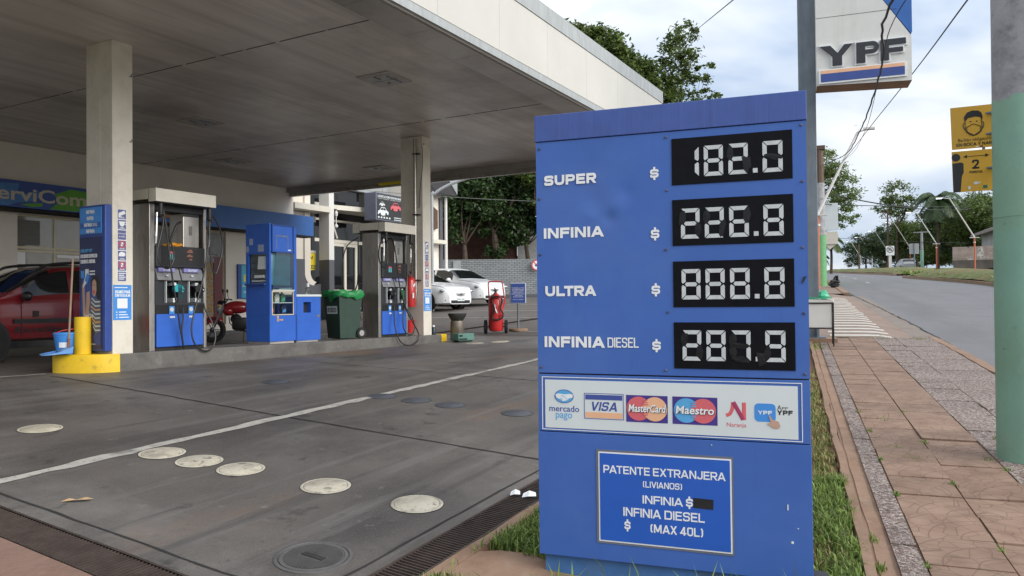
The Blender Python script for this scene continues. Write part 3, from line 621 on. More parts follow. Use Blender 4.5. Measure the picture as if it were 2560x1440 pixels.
sheet('street', 'W', [2.45, 3, 4, 5, 6, 7, 8, 9.3], rng(22, 60, 2), -.105, ASPH, hf=lambda v, w: HW(v, w))
sheet('street', 'W', [2.4, 3.5, 5, 6.5, 8.2], rng(60, 130, 3)+rng(134, 400, 14), -.105, ASPH)
sheet('street', 'W', rng(8.2, 17, 2), rng(60, 69, 3), -.10, ASPH)
sheet('street', 'W', rng(13.5, 17.6, 1.5), rng(10, 130, 4)+rng(134, 300, 14), -.10, ASPH)
sheet('gutter', 'W', [2.405, 2.6, 2.87], rng(16.5, 34, .7), -.098, GUTT)
sheet('gutter', 'W', [2.70, 2.87], rng(-2, 16.5, .7), -.112, GUTT)
# sloped driveway crossing with painted bars
def ramph(v, w): return HW(v, w)-.095*sm((v-1.6)/.8)
sheet('driveway', 'W', [-3.4, -2.9, -2.4, -1.8, -1.2, -.6, 0, .5, 1, 1.6, 1.8, 2.0, 2.2, 2.4], rng(16.65, 34, .6), .002, RAMP, hf=ramph)
random.seed(5); b = MB(); w = 16.9
while w < 31.5:
    e0, e1 = .78-.012*(w-17)+random.uniform(-.02, .02), 1.93+.004*(w-17)+random.uniform(-.03, .03)
    vs_ = [e0+(e1-e0)*i/5 for i in range(6)]
    V = [(v, q, ramph(v, q)+.007) for q in (w, w+.33) for v in vs_]; b.add(V, [(i, i+1, 7+i, 6+i) for i in range(5)]); w += .74
o = b.build('driveway_stripes', STRIPE, None, True, 'structure'); o.rotation_euler = (0, 0, AW)
sheet('sidewalk', 'W', rng(-1.2, 2.2, .6), rng(34, 130, 2), .02, RAMP)
curb('street_kerb', 2.1, 2.36, 34.2, 130, .05, -.2, KERBM, 6, .012, .8)
for k, w in enumerate((48, 58, 70)):
    b = MB(); b.add([(v, q, HW(v, q)-.100) for v, q in ((4.35+k*.05, w), (4.47+k*.05, w), (4.47+k*.05, w+2.8), (4.35+k*.05, w+2.8))], [(0, 1, 2, 3)])
    o = b.build('lane_mark', LINE, None, False, 'structure'); o.rotation_euler = (0, 0, AW)
# asphalt edge crack
random.seed(9); V = []; F = []; ws = rng(2, 60, .35)
for w in ws:
    v = 2.865+random.uniform(-.025, .025)-(.44*sm((w-17)/26)); h = random.uniform(.012, .035)
    V += [(v-h, w, HW(v, w)-.094), (v+h, w, HW(v, w)-.094)]
F = [(2*i, 2*i+1, 2*i+3, 2*i+2) for i in range(len(ws)-1)]
o = MB().add(V, F).build('street_edge', CUT, None, False, 'structure'); o.rotation_euler = (0, 0, AW)
# medians (raised grassy banks with kerbs)
def median(v0f, v1, w0, w1, seed, hump, st=1.6):
    random.seed(seed); V = []; F = []; ws = rng(w0, w1, st); prof2 = [0, .04, .15, .35, .6, .85, 1]
    for w in ws:
        a = v0f(w)
        for q in prof2:
            v = a+(v1-a)*q; V.append((v, w, HW(v, w)+.02+hump*math.sin(math.pi*min(1, q*1.2+.02))**.7*min(1, (w-w0)/3+.1, (w1-w)/3+.1)+random.uniform(-.03, .03)))
    n = len(prof2)
    for i in range(len(ws)-1):
        for j in range(n-1): F.append((i*n+j, i*n+j+1, (i+1)*n+j+1, (i+1)*n+j))
    o = MB().add(V, F).build('median', MEDM, None, True, 'structure'); o.rotation_euler = (0, 0, AW)
    curb('median_kerb', 0, .16, w0, w1, .06, -.2, KERBM, seed+50, .015, 1.2, lambda w: v0f(w)-.14)
MEDM = mat('patchy median grass', (.11, .125, .035), .95, var=.35, vs=1.6, dirt=[((.20, .085, .04), .45, .5, .66, .8), ((.20, .18, .09), 2.5, .55, .75, .6)], bump=1, bs=14)
m1 = lambda w: 9.25-1.55*sm((w-42)/18)
m2 = lambda w: 8.3-.6*sm((w-72)/30)
median(m1, 13.6, 16, 60, 21, .55)
median(m2, 13.4, 69, 190, 22, .55, 4)
sheet('sidewalk', 'W', rng(17.6, 20.5, 1), rng(10, 130, 4)+rng(140, 300, 20), .05, RAMP)
sheet('verge', 'W', rng(20.5, 60, 4), rng(10, 130, 4)+rng(140, 300, 20), .3, MEDM)

# ================================================================== CANOPY
CZ = 3.61; C0, C1, CT0, CT1 = -1.5, 17.62, 5.70, 17.925
root = TS('gas_station_canopy', 'long flat forecourt canopy with pale fascia and grimy grey soffit', 'canopy', 0, 0, 0)
b = MB(); b.box(C0, C1-.12, CT0+.585, CT1, CZ, CZ+.5); b.build('soffit', SOFF, root)
b = MB()
k = C0; js = []
while k < C1-.2:
    b.box(k+.004, min(k+1.22, C1-.13)-.004, CT0+.085, CT0+.575, CZ-.004, CZ+.3); k += 1.22
b.build('soffit_border', mat('border panel metal', (.46, .44, .41), .3, .35, var=.12, vs=1.5, dirt=[((.3, .28, .25), 2, .5, .7, .6)]), root)
b = MB(); k = C0
while k < C1-.05:
    e_ = min(k+1.62, C1); b.box(k+.002, e_-.002, CT0-.03, CT0+.05, CZ+.14, CZ+1.06); k += 1.62
b.build('fascia', FASC, root)
b = MB(); b.box(C0, C1-.01, CT0-.024, CT0+.30, CZ+.02, CZ+1.05); b.build('fascia_core', FLASH, root)
b = MB(); b.prism([(0, 0), (.06, .012), (.06, .03), (-.03, .142), (-.055, .142)], C0, C1)
b.V = [(y, CT0+.03+x, CZ+z) for x, y, z in b.V]; b.build('drip_lip', mat('lip metal', (.42, .40, .37), .45, .2, var=.1, vs=2), root)
b = MB(); b.box(C0, C1+.01, CT0-.045, CT0+.30, CZ+1.065, CZ+1.34); b.build('flashing_cap', FLASH, root)
b = MB(); b.box(C0, C1, CT0+.30, CT1, CZ+.5, CZ+.62); b.build('roof_deck', FLASH, root)
b = MB(); b.box(C1-.12, C1-.005, CT0+.085, CT1, CZ-.14, CZ+1.0); b.build('end_beam', mat('end beam paint', (.30, .28, .26), .6, var=.15, vs=2), root)
b = MB(); b.box(C1-.005, C1+.12, CT0+.05, CT1, CZ-.26, CZ-.02, .02); b.build('gutter', STEEL, root)
b = MB(); b.box(C1-.10, C1-.012, 13.0, 14.25, CZ-.205, CZ-.142); b.build('yellow_reflection', YELV, root)  # yellow reflection on the metal gutter, put in as a coloured strip
SJ = mat('soffit joint shadow gap', (.06, .055, .05), .9, var=.6, vs=1.5)
random.seed(2)
for s0 in (2.6, 7.58, 12.45):
    t = CT0+.6; b = MB()
    while t < CT1-.3:
        L = random.uniform(.25, .9)
        b.box(s0-random.uniform(.003, .010), s0+random.uniform(.002, .009), t, t+L, CZ-.005, CZ+.01); t += L+random.uniform(0, .12)
    b.build('soffit_joint', SJ, root)
for k, (s, t, l) in enumerate(((9.72, 7.77, 'ceiling light panel nearest the canopy front edge'), (10.14, 12.72, 'ceiling light panel above the nearer fuel dispenser, left of centre'),
                               (13.38, 15.56, 'ceiling light panel deep in the canopy near the shop wall'), (16.18, 13.12, 'ceiling light panel farthest away, left of the far pillar'))):
    r = TS('ceiling_light', l, 'ceiling light', s, t, CZ, 'square ceiling lights in the canopy soffit')
    b = MB(); b.box(-.32, .32, -.32, .32, -.022, -.004); b.build('frame', mat('light frame', (.42, .4, .37), .5), r)
    b = MB()
    for i in range(2):
        for j in range(3): b.box(-.25+.265*i, -.015+.265*i, -.25+.17*j, -.09+.17*j, -.032, -.0225)
    b.build('diffuser', mat('off diffuser', (.40, .40, .39), .35, var=.1), r)
    b = MB()
    for i in range(2): b.box(-.26+.35*i, -.10+.25*i, -.012, .0, -.05, -.033)
    b.tube([(-.2, -.2, -.04), (.2, -.2, -.04)], .008, 5); b.build('bracket', GALV, r)

# ------------------------------------------------------------------ pump island
def IZ(s): return -.685-.0095*(s-6.9)
def isl(s0, s1, nose=False):
    P = [(s1, 9.70), (s1, 10.50), (s0, 10.50), (s0, 9.70)] if not nose else [(s1, 9.70), (s1, 10.50), *[(p.x, p.y) for p in spl([(6.25, 10.50, 0), (6.03, 10.48, 0), (5.93, 10.42, 0), (5.90, 10.33, 0), (5.915, 10.18, 0), (6.02, 9.95, 0), (6.2, 9.77, 0), (6.38, 9.70, 0)], 5)]]
    return P[::-1]
def islmesh(P, lip, z0=-1.15):
    n = len(P); V = [(s, t, z0) for s, t in P]+[(s, t, IZ(s)-.02) for s, t in P]+[(s+(.015 if s < 6.4 else 0), min(10.49, max(9.712, t)), IZ(s)) for s, t in P]
    F = [(i, (i+1) % n, n+(i+1) % n, n+i) for i in range(n)]+[(n+i, n+(i+1) % n, 2*n+(i+1) % n, 2*n+i) for i in range(n)]+[tuple(range(2*n, 3*n))]
    return V, F
root = thing('pump_island', 'raised grey concrete pump island with yellow painted rounded end', 'pump island', (0, 0, 0), AS)
V, F = islmesh(isl(6.425, 14.1), 0); b = MB().add(V, F); b.build('slab', CONC, root)
V, F = islmesh(isl(0, 6.423, True), 0); V = [(s, t, z+.004) for s, t, z in V]; b = MB().add(V, F); b.build('painted_nose', YEL, root, True)
V, F = islmesh([(14.102, 10.5), (14.102, 9.70), (14.38, 9.75), (14.42, 9.95), (14.42, 10.3), (14.36, 10.47)], 0); b = MB().add(V, F); b.build('painted_end', YEL, root)

# ------------------------------------------------------------------ canopy pillars with stickers
def sticker(root, k, x0, x1, z0, z1, y):
    b = MB(); b.box(x0-.006, x1+.006, y-.003, y-.0005, z0-.006, z1+.006); st = b.build('sticker', WHITE, root)
    b = MB(); b.box(x0, x1, y-.0045, y-.0032, z0, z1); b.build('sticker_field', mat('sticker navy', (.10, .11, .26), .45, var=.05) if k else mat('sticker navy', (.10, .11, .26), .45, var=.05), st)
    b = MB(); cx, cz = (x0+x1)/2, (z0+z1)/2; q = y-.0046; e_ = q-.0016; h = (z1-z0)
    if k == 0: b.M = TR(cx, 0, cz+.01) @ Matrix.Rotation(R(-25), 4, 'Y') @ TR(-cx, 0, -cz-.01); b.box(cx-.045, cx+.05, e_, q, cz-.01, cz+.035); b.M = Matrix.Identity(4); b.box(cx-.05, cx-.035, e_, q, cz-.045, cz); b.box(cx-.035, cx-.005, e_, q, cz-.04, cz-.028)
    elif k == 1: b.prism([(cx-.045, cz+.045), (cx-.03, cz-.01), (cx, cz-.03), (cx+.03, cz-.01), (cx+.045, cz+.045)], e_, q); b.ring(cx+.05, cz+.02, .012, .02, e_, q, 12)
    elif k == 2:
        b.text('descargue', cx-.055, cx+.055, cz+.005, cz+.032, q); b.text('su celular', cx-.045, cx+.045, cz-.032, cz-.005, q)
    elif k == 4: b.prism([(cx-.05, cz-.01), (cx-.045, cz+.03), (cx-.01, cz+.055), (cx+.04, cz+.04), (cx+.05, cz+.01), (cx+.03, cz-.01)], e_, q)
    elif k == 6:
        for j in range(4): b.box(x0+.01, x1-.01-.02*(j % 2), e_, q, z1-.03-.026*j, z1-.018-.026*j)
    else: b.box(cx-.018, cx+.018, e_, q, cz-.012, cz+.04)
    if k in (0, 1, 3, 4, 5): b.box(x0+.02, x1-.02, e_, q, z0+.012, z0+.018); b.box(x0+.03, x1-.03, e_, q, z0+.024, z0+.029)
    b.build('sticker_mark', WHITE, st)
    if k in (3, 5):
        b = MB(); b.ring(cx, cz+.012, .042, .053, e_-.001, q, 20); b.M = TR(cx, 0, cz+.012) @ Matrix.Rotation(R(45), 4, 'Y'); b.box(-.045, .045, e_-.0012, q-.0002, -.005, .005); b.build('prohibition_ring', REDP, st)
def pay_poster(root, y, z0, z1, x0, x1):
    b = MB(); b.box(x0, x1, y-.004, y-.0005, z0, z1); po = b.build('payment_poster', BLUEL, root); W = x1-x0; Hh = z1-z0; q = y-.0042
    b = MB(); b.text('ESCANEÁ Y PAGÁ', x0+.03*W/.28, x1-.02, z1-.115, z1-.075, q, .03); b.text('CON TU CELULAR', x0+.03*W/.28, x1-.02, z1-.162, z1-.126, q, .03)
    b.box(x0+.02, x1-.06, q-.001, q, z1-.042, z1-.030); b.box(x0+.06, x1-.06, q-.001, q, z0+.16, z1-.185)
    for j in range(3): b.box(x0+.085, x1-.04-.02*j, q-.001, q, z0+.030+.036*j, z0+.043+.036*j); b.box(x0+.045, x0+.06, q-.001, q, z0+.028+.036*j, z0+.044+.036*j)
    b.build('poster_lettering', WHITE, po)
    return po
def pillar(s, label, top, pipe):
    z = IZ(s)-.02; root = TS('canopy_pillar', label, 'pillar', s, 9.755, z, 'canopy pillars')
    Hh = CZ-z; b = MB(); b.box(0, .30, 0, .59, 0, Hh-.001, .006); b.build('shaft', PILLW, root)
    b = MB(); b.box(-.006, .10, .06, .53, Hh-.42, Hh-.004); b.box(-.003, -.001, .27, .285, .8, Hh-.43); b.build('patched_head', PILLW, root)
    zs = 1.30-z
    for k in range(7): sticker(root, k, .075, .195, zs-.135-.142*k, zs-.005-.142*k, 0)
    pay_poster(root, 0, zs-1.52, zs-1.04, .005, .275)
    return root
p1 = pillar(6.352, 'nearer cream canopy pillar beside the poster stand at left', 0, False)
p2 = pillar(13.50, 'farther cream canopy pillar with a steel conduit, right of the second dispenser', 0, True)
b = MB(); b.tube([(-.045, .17, .95), (-.045, .17, 3.9)], .032, 10); b.tube(spl([(-.045, .17, .95), (-.05, .2, .8), (-.06, .32, .72)]), .032, 8); b.tube([(-.045, .17, 3.9), (-.045, .17, 4.31)], .036, 10); b.build('conduit', STEEL, p2, True)
b = MB(); [b.box(-.09, 0, .05, .21, z-.012, z+.012) for z in (1.22, 2.65, 3.98)]; b.build('pipe_clamp', BLACK, p2)
b = MB(); b.tube(spl([(-.006, .02, 4.19), (-.005, -.004, 4.1), (.0, -.006, 3.7), (-.008, .05, 3.3), (-.01, .09, 2.8)]), .006, 5); b.ball((.05, -.006, 4.2), .015); b.build('loose_cable', WIRE, p2)
b = MB()
for z in (3.86, 2.95): b.tube([(.26, -.001, z), (.26, -.04, z), (.26, -.04, z+.03)], .008, 6)
b.build('hook', GALV, p1)

# ------------------------------------------------------------------ poster stand on the left face of the nearer pillar
root = TS('poster_stand', 'tall blue poster stand with a smiling woman poster on the near pillar', 'poster stand', 6.30, 9.76, -.66)
b = MB(); b.M = RZ(R(-90)); X = lambda x: x        # local: x -> to the right as seen from the lane (-t), faces -s
b.box(-.585, -.0, -.05, .045, .02, 2.01, .012); b.build('case', BLUED, root)
b = MB(); b.M = RZ(R(-90)); b.box(-.55, -.07, -.06, -.051, 1.62, 1.98); st = b.build('fuel_name_panel', BLUEL, root)
b = MB(); b.M = RZ(R(-90)); b.box(-.54, -.08, -.0625, -.0605, 1.70, 1.775); b.build('middle_band', mat('band blue', (.03, .12, .42), .4), st)
b = MB(); b.M = RZ(R(-90)); y = -.063
for i, (tx, a, c) in enumerate((('INFINIA', -.40, -.21), ('SUPER', -.39, -.24), ('INFINIA', -.45, -.27), ('INFINIA', -.40, -.21))):
    z = 1.895-.088*i; b = MB(); b.M = RZ(R(-90)); b.text(tx, a, c, z, z+.05, y, .04); b.build('lettering', WHITE, st)
b = MB(); b.M = RZ(R(-90)); b.text('DIESEL', -.26, -.15, 1.719, 1.765, y); b.build('lettering', WHITE, st)
b = MB(); b.M = RZ(R(-90)); b.box(-.55, -.07, -.06, -.051, .06, 1.575); ps_ = b.build('poster', NAVY, root)
y = -.0605
def pp(name, m, fn):
    b = MB(); b.M = RZ(R(-90)); fn(b); return b.build(name, m, ps_)
pp('poster_glow', BLUED, lambda b: (b.prism([(-.54, .62), (-.5, 1.0), (-.33, 1.1), (-.2, .9), (-.16, .7), (-.3, .4), (-.5, .45)], y-.0006, y), b.prism([(-.25, .22), (-.09, .4), (-.09, .12), (-.2, .1)], y-.0006, y)))
pp('poster_heading', SKYB, lambda b: b.text('CON APP YPF', -.54, -.27, 1.37, 1.415, y, .03))
pp('poster_text', WHITE, lambda b: b.text('LOS SOCIOS SERVICLUB', -.54, -.16, 1.295, 1.345, y, .03)); pp('poster_text', WHITE, lambda b: b.text('TENEMOS EL CONTROL', -.54, -.20, 1.22, 1.27, y, .03)); pp('club_lettering', WHITE, lambda b: b.text('ServiClub', -.44, -.24, .475, .53, y-.006, .02)); pp('poster_rule', WHITE, lambda b: b.box(-.44, -.2, y-.002, y, .115, .122))
pp('app_note', WHITE, lambda b: [b.box(-.33, -.21, y-.001, y, z, z+.018) for z in (1.10, 1.06)]); pp('phone_outline', WHITE, lambda b: b.box(-.43, -.35, y-.001, y, 1.0, 1.14))
pp('app_icon', BLUEL, lambda b: b.box(-.53, -.45, y-.001, y, 1.02, 1.12))
pp('poster_arm', SKINP, lambda b: (b.prism([(-.50, .93), (-.46, .96), (-.44, .85), (-.42, .55), (-.40, .42), (-.44, .38), (-.48, .5), (-.49, .75)], y-.001, y), b.prism([(-.40, .82), (-.33, .84), (-.32, .7), (-.35, .4), (-.30, .28), (-.36, .24), (-.42, .34), (-.41, .6)], y-.001, y)))
pp('poster_phone', WHITE, lambda b: b.prism([(-.48, .88), (-.40, .95), (-.36, 1.06), (-.40, 1.08), (-.45, 1.0)], y-.002, y-.001))
pp('poster_phone_back', BLUEL, lambda b: b.prism([(-.44, .99), (-.38, 1.09), (-.33, 1.04), (-.38, .94)], y-.0028, y-.0021))
pp('poster_shirt', mat('striped shirt print', (.10, .12, .16), .5), lambda b: b.prism([(-.30, .76), (-.12, .72), (-.09, .66), (-.09, .3), (-.2, .25), (-.28, .42), (-.35, .58)], y-.0015, y-.0003))
def stripes(b, ks):
    for k in ks:
        z = .30+.055*k; b.prism([(-.30+.01*abs(5-k), z+.05), (-.2, z-.005), (-.09, z+.0), (-.09, z+.018), (-.2, z+.014), (-.30+.01*abs(5-k), z+.066)], y-.0024, y-.0016)
pp('shirt_stripe', WHITEP, lambda b: stripes(b, (0, 1, 3, 4, 6, 7))); pp('shirt_stripe', ORNG, lambda b: stripes(b, (2, 5)))
pp('poster_hair', BLACK, lambda b: b.prism([(-.29, .84), (-.30, .98), (-.25, 1.05), (-.17, 1.05), (-.10, .99), (-.085, .85), (-.10, .70), (-.15, .72), (-.17, .8)], y-.0012, y-.0002))
pp('poster_face', SKINP, lambda b: b.prism([(-.275, .88), (-.265, .97), (-.22, 1.0), (-.18, .96), (-.175, .85), (-.2, .77), (-.235, .76), (-.265, .80)], y-.0022, y-.0013))
pp('poster_smile', REDP, lambda b: b.prism([(-.255, .84), (-.205, .85), (-.215, .80), (-.24, .80)], y-.0032, y-.0023))
pp('poster_eye', BLACK, lambda b: (b.box(-.262, -.244, y-.003, y-.0023, .912, .92), b.box(-.218, -.198, y-.003, y-.0023, .915, .923)))

# ================================================================== FUEL DISPENSERS
def pxl(L, y, ox=374, oz=878, kx=145., kz=176.): return [((x-ox)/kx, (yy if yy is not None else y), (oz-z)/kz) for x, z, yy in L]
def dispenser(s, t, z, label, hoses, noz, cloth):
    root = TS('fuel_dispenser', label, 'fuel dispenser', s, t, z, 'fuel dispensers on the island')
    b = MB(); b.box(.0, .085, 0, .42, 0, 2.14, .006); b.build('side_panel', STEEL, root)
    b = MB(); b.box(.925, .975, 0, .42, 0, 2.14, .006); b.build('side_panel', STEEL, root)
    b = MB(); b.box(.085, .925, .02, .40, .0, .05); b.build('plinth', CUT, root)
    b = MB(); b.box(.105, .905, -.012, .43, .055, .535, .006); b.build('lower_cabinet', BLUEC, root)
    b = MB(); b.box(.088, .922, .01, .40, .537, .665); [b.box(.10, .91, .004, .012, .55+.018*k, .558+.018*k) for k in range(6)]; v = b.build('vent_strip', BLACK, root)
    for x in (.32, .65):
        b = MB(); b.box(x, x+.085, -.004, .002, .50, .65); st = b.build('warning_sticker', BLUEL, root)
        b = MB(); b.ring(x+.042, .60, .0, .032, -.0055, -.0045, 18); b.box(x, x+.085, -.0165, -.0145, .475, .503); b.build('sticker_emblem', WHITEP, st)
    # nozzle bay
    b = MB(); b.box(.088, .922, .20, .40, .665, 1.03); b.box(.088, .15, -.005, .20, .665, 1.03); b.box(.87, .922, -.005, .2, .665, 1.03); b.box(.47, .54, -.005, .20, .665, 1.03)
    for x in (.15, .54): b.box(x, x+.12, .03, .2, .67, 1.03); b.box(x, x+.33, -.002, .2, .665, .70)
    b.build('nozzle_bay', DISP, root)
    b = MB()
    for x in (.27, .66): b.box(x-.005, x+.005, -.008, .03, .70, 1.02)
    for x in (.40, .785): b.box(x, x+.065, .02, .195, .705, .77); b.box(x, x+.055, .02, .195, .955, 1.0)
    b.build('bay_label', WHITEP, root)
    b = MB()
    for x in (.11, .52):
        b.prism([(x, 0), (x+.385, 0), (x+.385, .185), (x, .185)], 0, .1)
    b.V = [(x, y-.055+.07*(z/.185)+.02, 1.033+z) for x, y, z in b.V]; gp = b.build('keypad_panel', DGREY, root)
    b = MB()
    for x in (.125, .55):
        b.box(x, x+.27, -.03, .02, 1.155, 1.21)
    b.build('product_tab', LILAC, gp)
    for x in (.16, .585):
        b = MB(); b.text('SUPER', x+.04, x+.19, 1.167, 1.195, -.0305, .02); b.build('tab_lettering', WHITE, gp)
        b = MB(); b.box(x+.08, x+.12, -.046, -.03, 1.09, 1.11); b.build('card_slot', WHITEP, gp)
    b = MB(); b.box(.086, .924, -.03, .42, 1.222, 1.53, .008); dp = b.build('display_housing', DISP, root)
    b = MB(); b.box(.17, .90, -.034, -.0305, 1.25, 1.51); b.build('display_glass', BLACK, dp)
    b = MB(); b.box(.285, .385, -.0375, -.0345, 1.425, 1.452); b.build('red_notice', PINK, dp)
    b = MB(); [b.box(.287+.058*i, .327+.058*i, -.0375, -.0345, 1.335, 1.42) for i in (0, 1)]; b.build('teal_notice', mat('teal notice', (.10, .42, .46), .5), dp)
    b = MB(); [b.box(.60+dx, .60+dx+w, -.0375, -.0345, z, z+.022) for dx, w, z in ((.03, .06, 1.475), (0, .1, 1.45), (.02, .05, 1.40), (.0, .1, 1.385), (.04, .05, 1.335))]; b.build('digits', mat('reddish digits', (.22, .09, .06), .5), dp)
    b = MB(); b.box(.60, .885, .05, .37, 1.532, 2.05, .012); c = b.build('hydraulic_column', STEEL, root)
    b = MB(); b.box(.70, .755, .046, .0495, 1.72, 1.86); b.build('rating_plate', mat('rating plate', (.12, .115, .10), .5, vs=60, var=.5), c)
    b = MB(); b.box(.60, .88, .045, .0495, 2.0, 2.048); b.build('dark_collar', BLACK, c)
    b = MB(); b.box(.086, .924, .02, .40, 2.05, 2.14); b.box(.0, .96, -.15, .54, 2.136, 2.15); b.build('under_header', BLACK, root)
    # header with notched corners
    b = MB(); x0, x1 = -.045, .985
    for x in (x0, x1-.02):
        b.M = Matrix.Identity(4); P = [(-.21, 2.15), (-.05, 2.15), (-.045, 2.19), (.465, 2.19), (.47, 2.15), (.63, 2.15), (.63, 2.335), (-.21, 2.335)]
        n = len(P); V = [(x, y, zz) for y, zz in P]+[(x+.02, y, zz) for y, zz in P]
        b.add(V, [tuple(range(n))[::-1], tuple(range(n, 2*n))]+[(i, (i+1) % n, n+(i+1) % n, n+i) for i in range(n)])
    b.box(x0+.0205, x1-.0205, -.21, -.19, 2.15, 2.335); b.box(x0+.0205, x1-.0205, .61, .63, 2.15, 2.335); b.box(x0+.0205, x1-.0205, -.1895, .6095, 2.315, 2.333)
    b.build('header', CREAM, root)
    b = MB(); [b.box(x0-.002, x0+.0, y, y+.005, 2.19, 2.334) for y in (-.05, .46)]; b.build('header_seam', CUT, root)
    for P, r in hoses:
        b = MB(); b.tube(spl(P, 7), r, 8); b.build('hose', RUBBER, root, True)
    for x, y, zz in ((.09, -.13, 2.06), (.93, -.13, 2.06)):
        b = MB(); b.tube([(x, y, zz+.08), (x, y, zz-.06)], .035, 10); b.ball((x, y, zz-.08), .042); b.tube([(x, y, zz-.08), (x+.04*(1 if x > .5 else -1), y-.02, zz-.13)], .022, 8); b.build('hose_swivel', BLACK, root, True)
    for x in (.03, .93):
        b = MB(); b.tube([(x, -.12, 1.78), (x-.01, -.12, 1.66)], [.016, .024], 8); b.tube([(x-.01, -.12, 1.66), (x-.015, -.12, 1.55)], [.028, .02], 8); b.tube([(x+.02, -.10, 2.0), (x, -.12, 1.78)], .017, 8); b.build('breakaway_valve', CHROME, root, True)
    for x, y, zz, m in noz:
        b = MB(); b.M = TR(x, y, zz)
        b.prism([(-.09, .06), (-.02, .12), (.05, .10), (.085, .05), (.075, .0), (.05, -.01), (.045, -.10), (.005, -.10), (.0, .0), (-.07, .0)], -.025, .025)
        n_ = b.build('nozzle', m, root)
        b = MB(); b.M = TR(x, y, zz); b.tube(spl([(-.03, .0, .10), (-.08, .04, .14), (-.12, .10, .15)]), .012, 8); b.build('spout', CHROME, n_, True)
        b = MB(); b.M = TR(x, y, zz); b.tube(spl([(-.06, 0, -.0), (-.065, 0, -.07), (-.02, 0, -.11), (.01, 0, -.095)]), .007, 6); b.ball((.065, -.01, .03), (.018, .02, .03)); b.build('trigger_guard', CHROME if m is BLACK else BLACK, n_, True)
        b = MB(); b.M = TR(x, y, zz); b.tube([(.025, 0, -.10), (.028, 0, -.17)], [.019, .016], 8); b.build('hose_cuff', WHITEP, n_, True)
    return root
F_ = -.12
h1 = [
 (pxl([(384, 517, -.13), (392, 545, -.14), (386, 585, -.14), (378, 625, -.14), (383, 655, -.15), (398, 668, -.16), (412, 655, -.15), (416, 625, -.14), (404, 575, -.13), (396, 530, -.13), (391, 512, -.13)], F_), .0125),
 (pxl([(393, 515, -.13), (402, 590, -.14), (408, 660, -.15), (419, 740, -.15), (431, 820, -.15), (439, 866, -.14), (442, 868, -.12), (440, 830, -.10), (446, 795, -.08), (449, 768, -.05)], F_), .0125),
 (pxl([(508, 520, -.14), (520, 527, -.15), (536, 560, -.15), (542, 600, -.15), (534, 645, -.15), (522, 678, -.15), (514, 660, -.14), (509, 610, -.13), (507, 570, -.12), (508, 545, -.1)], F_), .0125),
 (pxl([(509, 530, -.14), (502, 610, -.15), (487, 700, -.15), (466, 780, -.15), (458, 830, -.16), (466, 868, -.18), (488, 884, -.2), (508, 875, -.2), (520, 845, -.16), (516, 805, -.1), (505, 775, -.06), (502, 757, -.05)], F_), .0125),
 (pxl([(452, 542, .02), (440, 550, .0), (430, 575, -.0), (423, 600, .02), (420, 615, .03)], 0), .016),
]
DIS1 = dispenser(6.98, 9.86, IZ(7.4), 'nearer fuel dispenser with teal nozzle, between the near pillar and the oil cabinet', h1, [(.49, .02, .86, TEAL), (.855, .02, .86, BLACK)], True)
k2 = lambda L: [((x-946)/98., y, (845-z)/125.) for x, z, y in L]
h2 = [
 (k2([(958, 598, -.13), (958, 628, -.14), (956, 655, -.15), (945, 669, -.17), (931, 658, -.18), (925, 635, -.18), (934, 605, -.17), (950, 587, -.16), (963, 585, -.15)]), .0125),
 (k2([(964, 585, -.15), (974, 598, -.16), (984, 645, -.16), (990, 690, -.16), (998, 735, -.17), (1014, 780, -.19), (1034, 812, -.2), (1048, 838, -.22), (1044, 858, -.24), (1016, 868, -.26), (990, 862, -.25), (978, 842, -.22), (977, 815, -.16), (984, 785, -.09), (989, 765, -.05)]), .0125),
 (k2([(1030, 592, -.14), (1038, 610, -.15), (1039, 650, -.15), (1036, 682, -.15), (1030, 690, -.15), (1024, 680, -.14), (1023, 640, -.13), (1025, 600, -.12)]), .0125),
 (k2([(1024, 592, -.13), (1022, 640, -.14), (1021, 690, -.14), (1015, 730, -.14), (1010, 765, -.15), (1003, 800, -.17), (1003, 825, -.19), (1014, 840, -.21), (1030, 838, -.21), (1040, 818, -.19), (1034, 790, -.14), (1024, 768, -.07), (1019, 757, -.05)]), .0125),
 ([(.04, .56, 2.06), (-.25, .62, 1.85), (-.36, .66, 1.35), (-.28, .66, .98), (-.05, .64, .92), (.05, .6, 1.1), (.03, .56, 1.55), (.03, .55, 2.0)], .0125),
]
DIS2 = dispenser(12.13, 9.88, IZ(12.4), 'farther fuel dispenser with black nozzle, between the green waste bin and the far pillar', h2, [(.47, .02, .86, BLACK), (.80, .02, .86, mat('dark green nozzle', (.015, .10, .035), .4))], False)
# yellow cloth on top of the nearer dispenser's display
b = MB(); random.seed(4)
for cx, cy, w in ((.42, .12, .12), (.57, .14, .11), (.50, .16, .07)):
    b.ball((cx, cy, .016), (w, .07, .035), 14, 6); b.ball((cx+.02, cy-.03, .03), (w*.6, .05, .03), 12, 6)
b.V = [(x+random.uniform(-.012, .012), y+random.uniform(-.01, .01), max(0, z+random.uniform(-.01, .012))) for x, y, z in b.V]
o = b.build('cloth', mat('orange yellow cloth', (.62, .27, .02), .85, var=.2, vs=20), None, True); o.location = (*S2(6.98, 9.86), IZ(7.4)+1.533); o.rotation_euler = (0, 0, AS); tagp(o, 'crumpled orange yellow cloth on top of the nearer dispenser display', 'cloth')

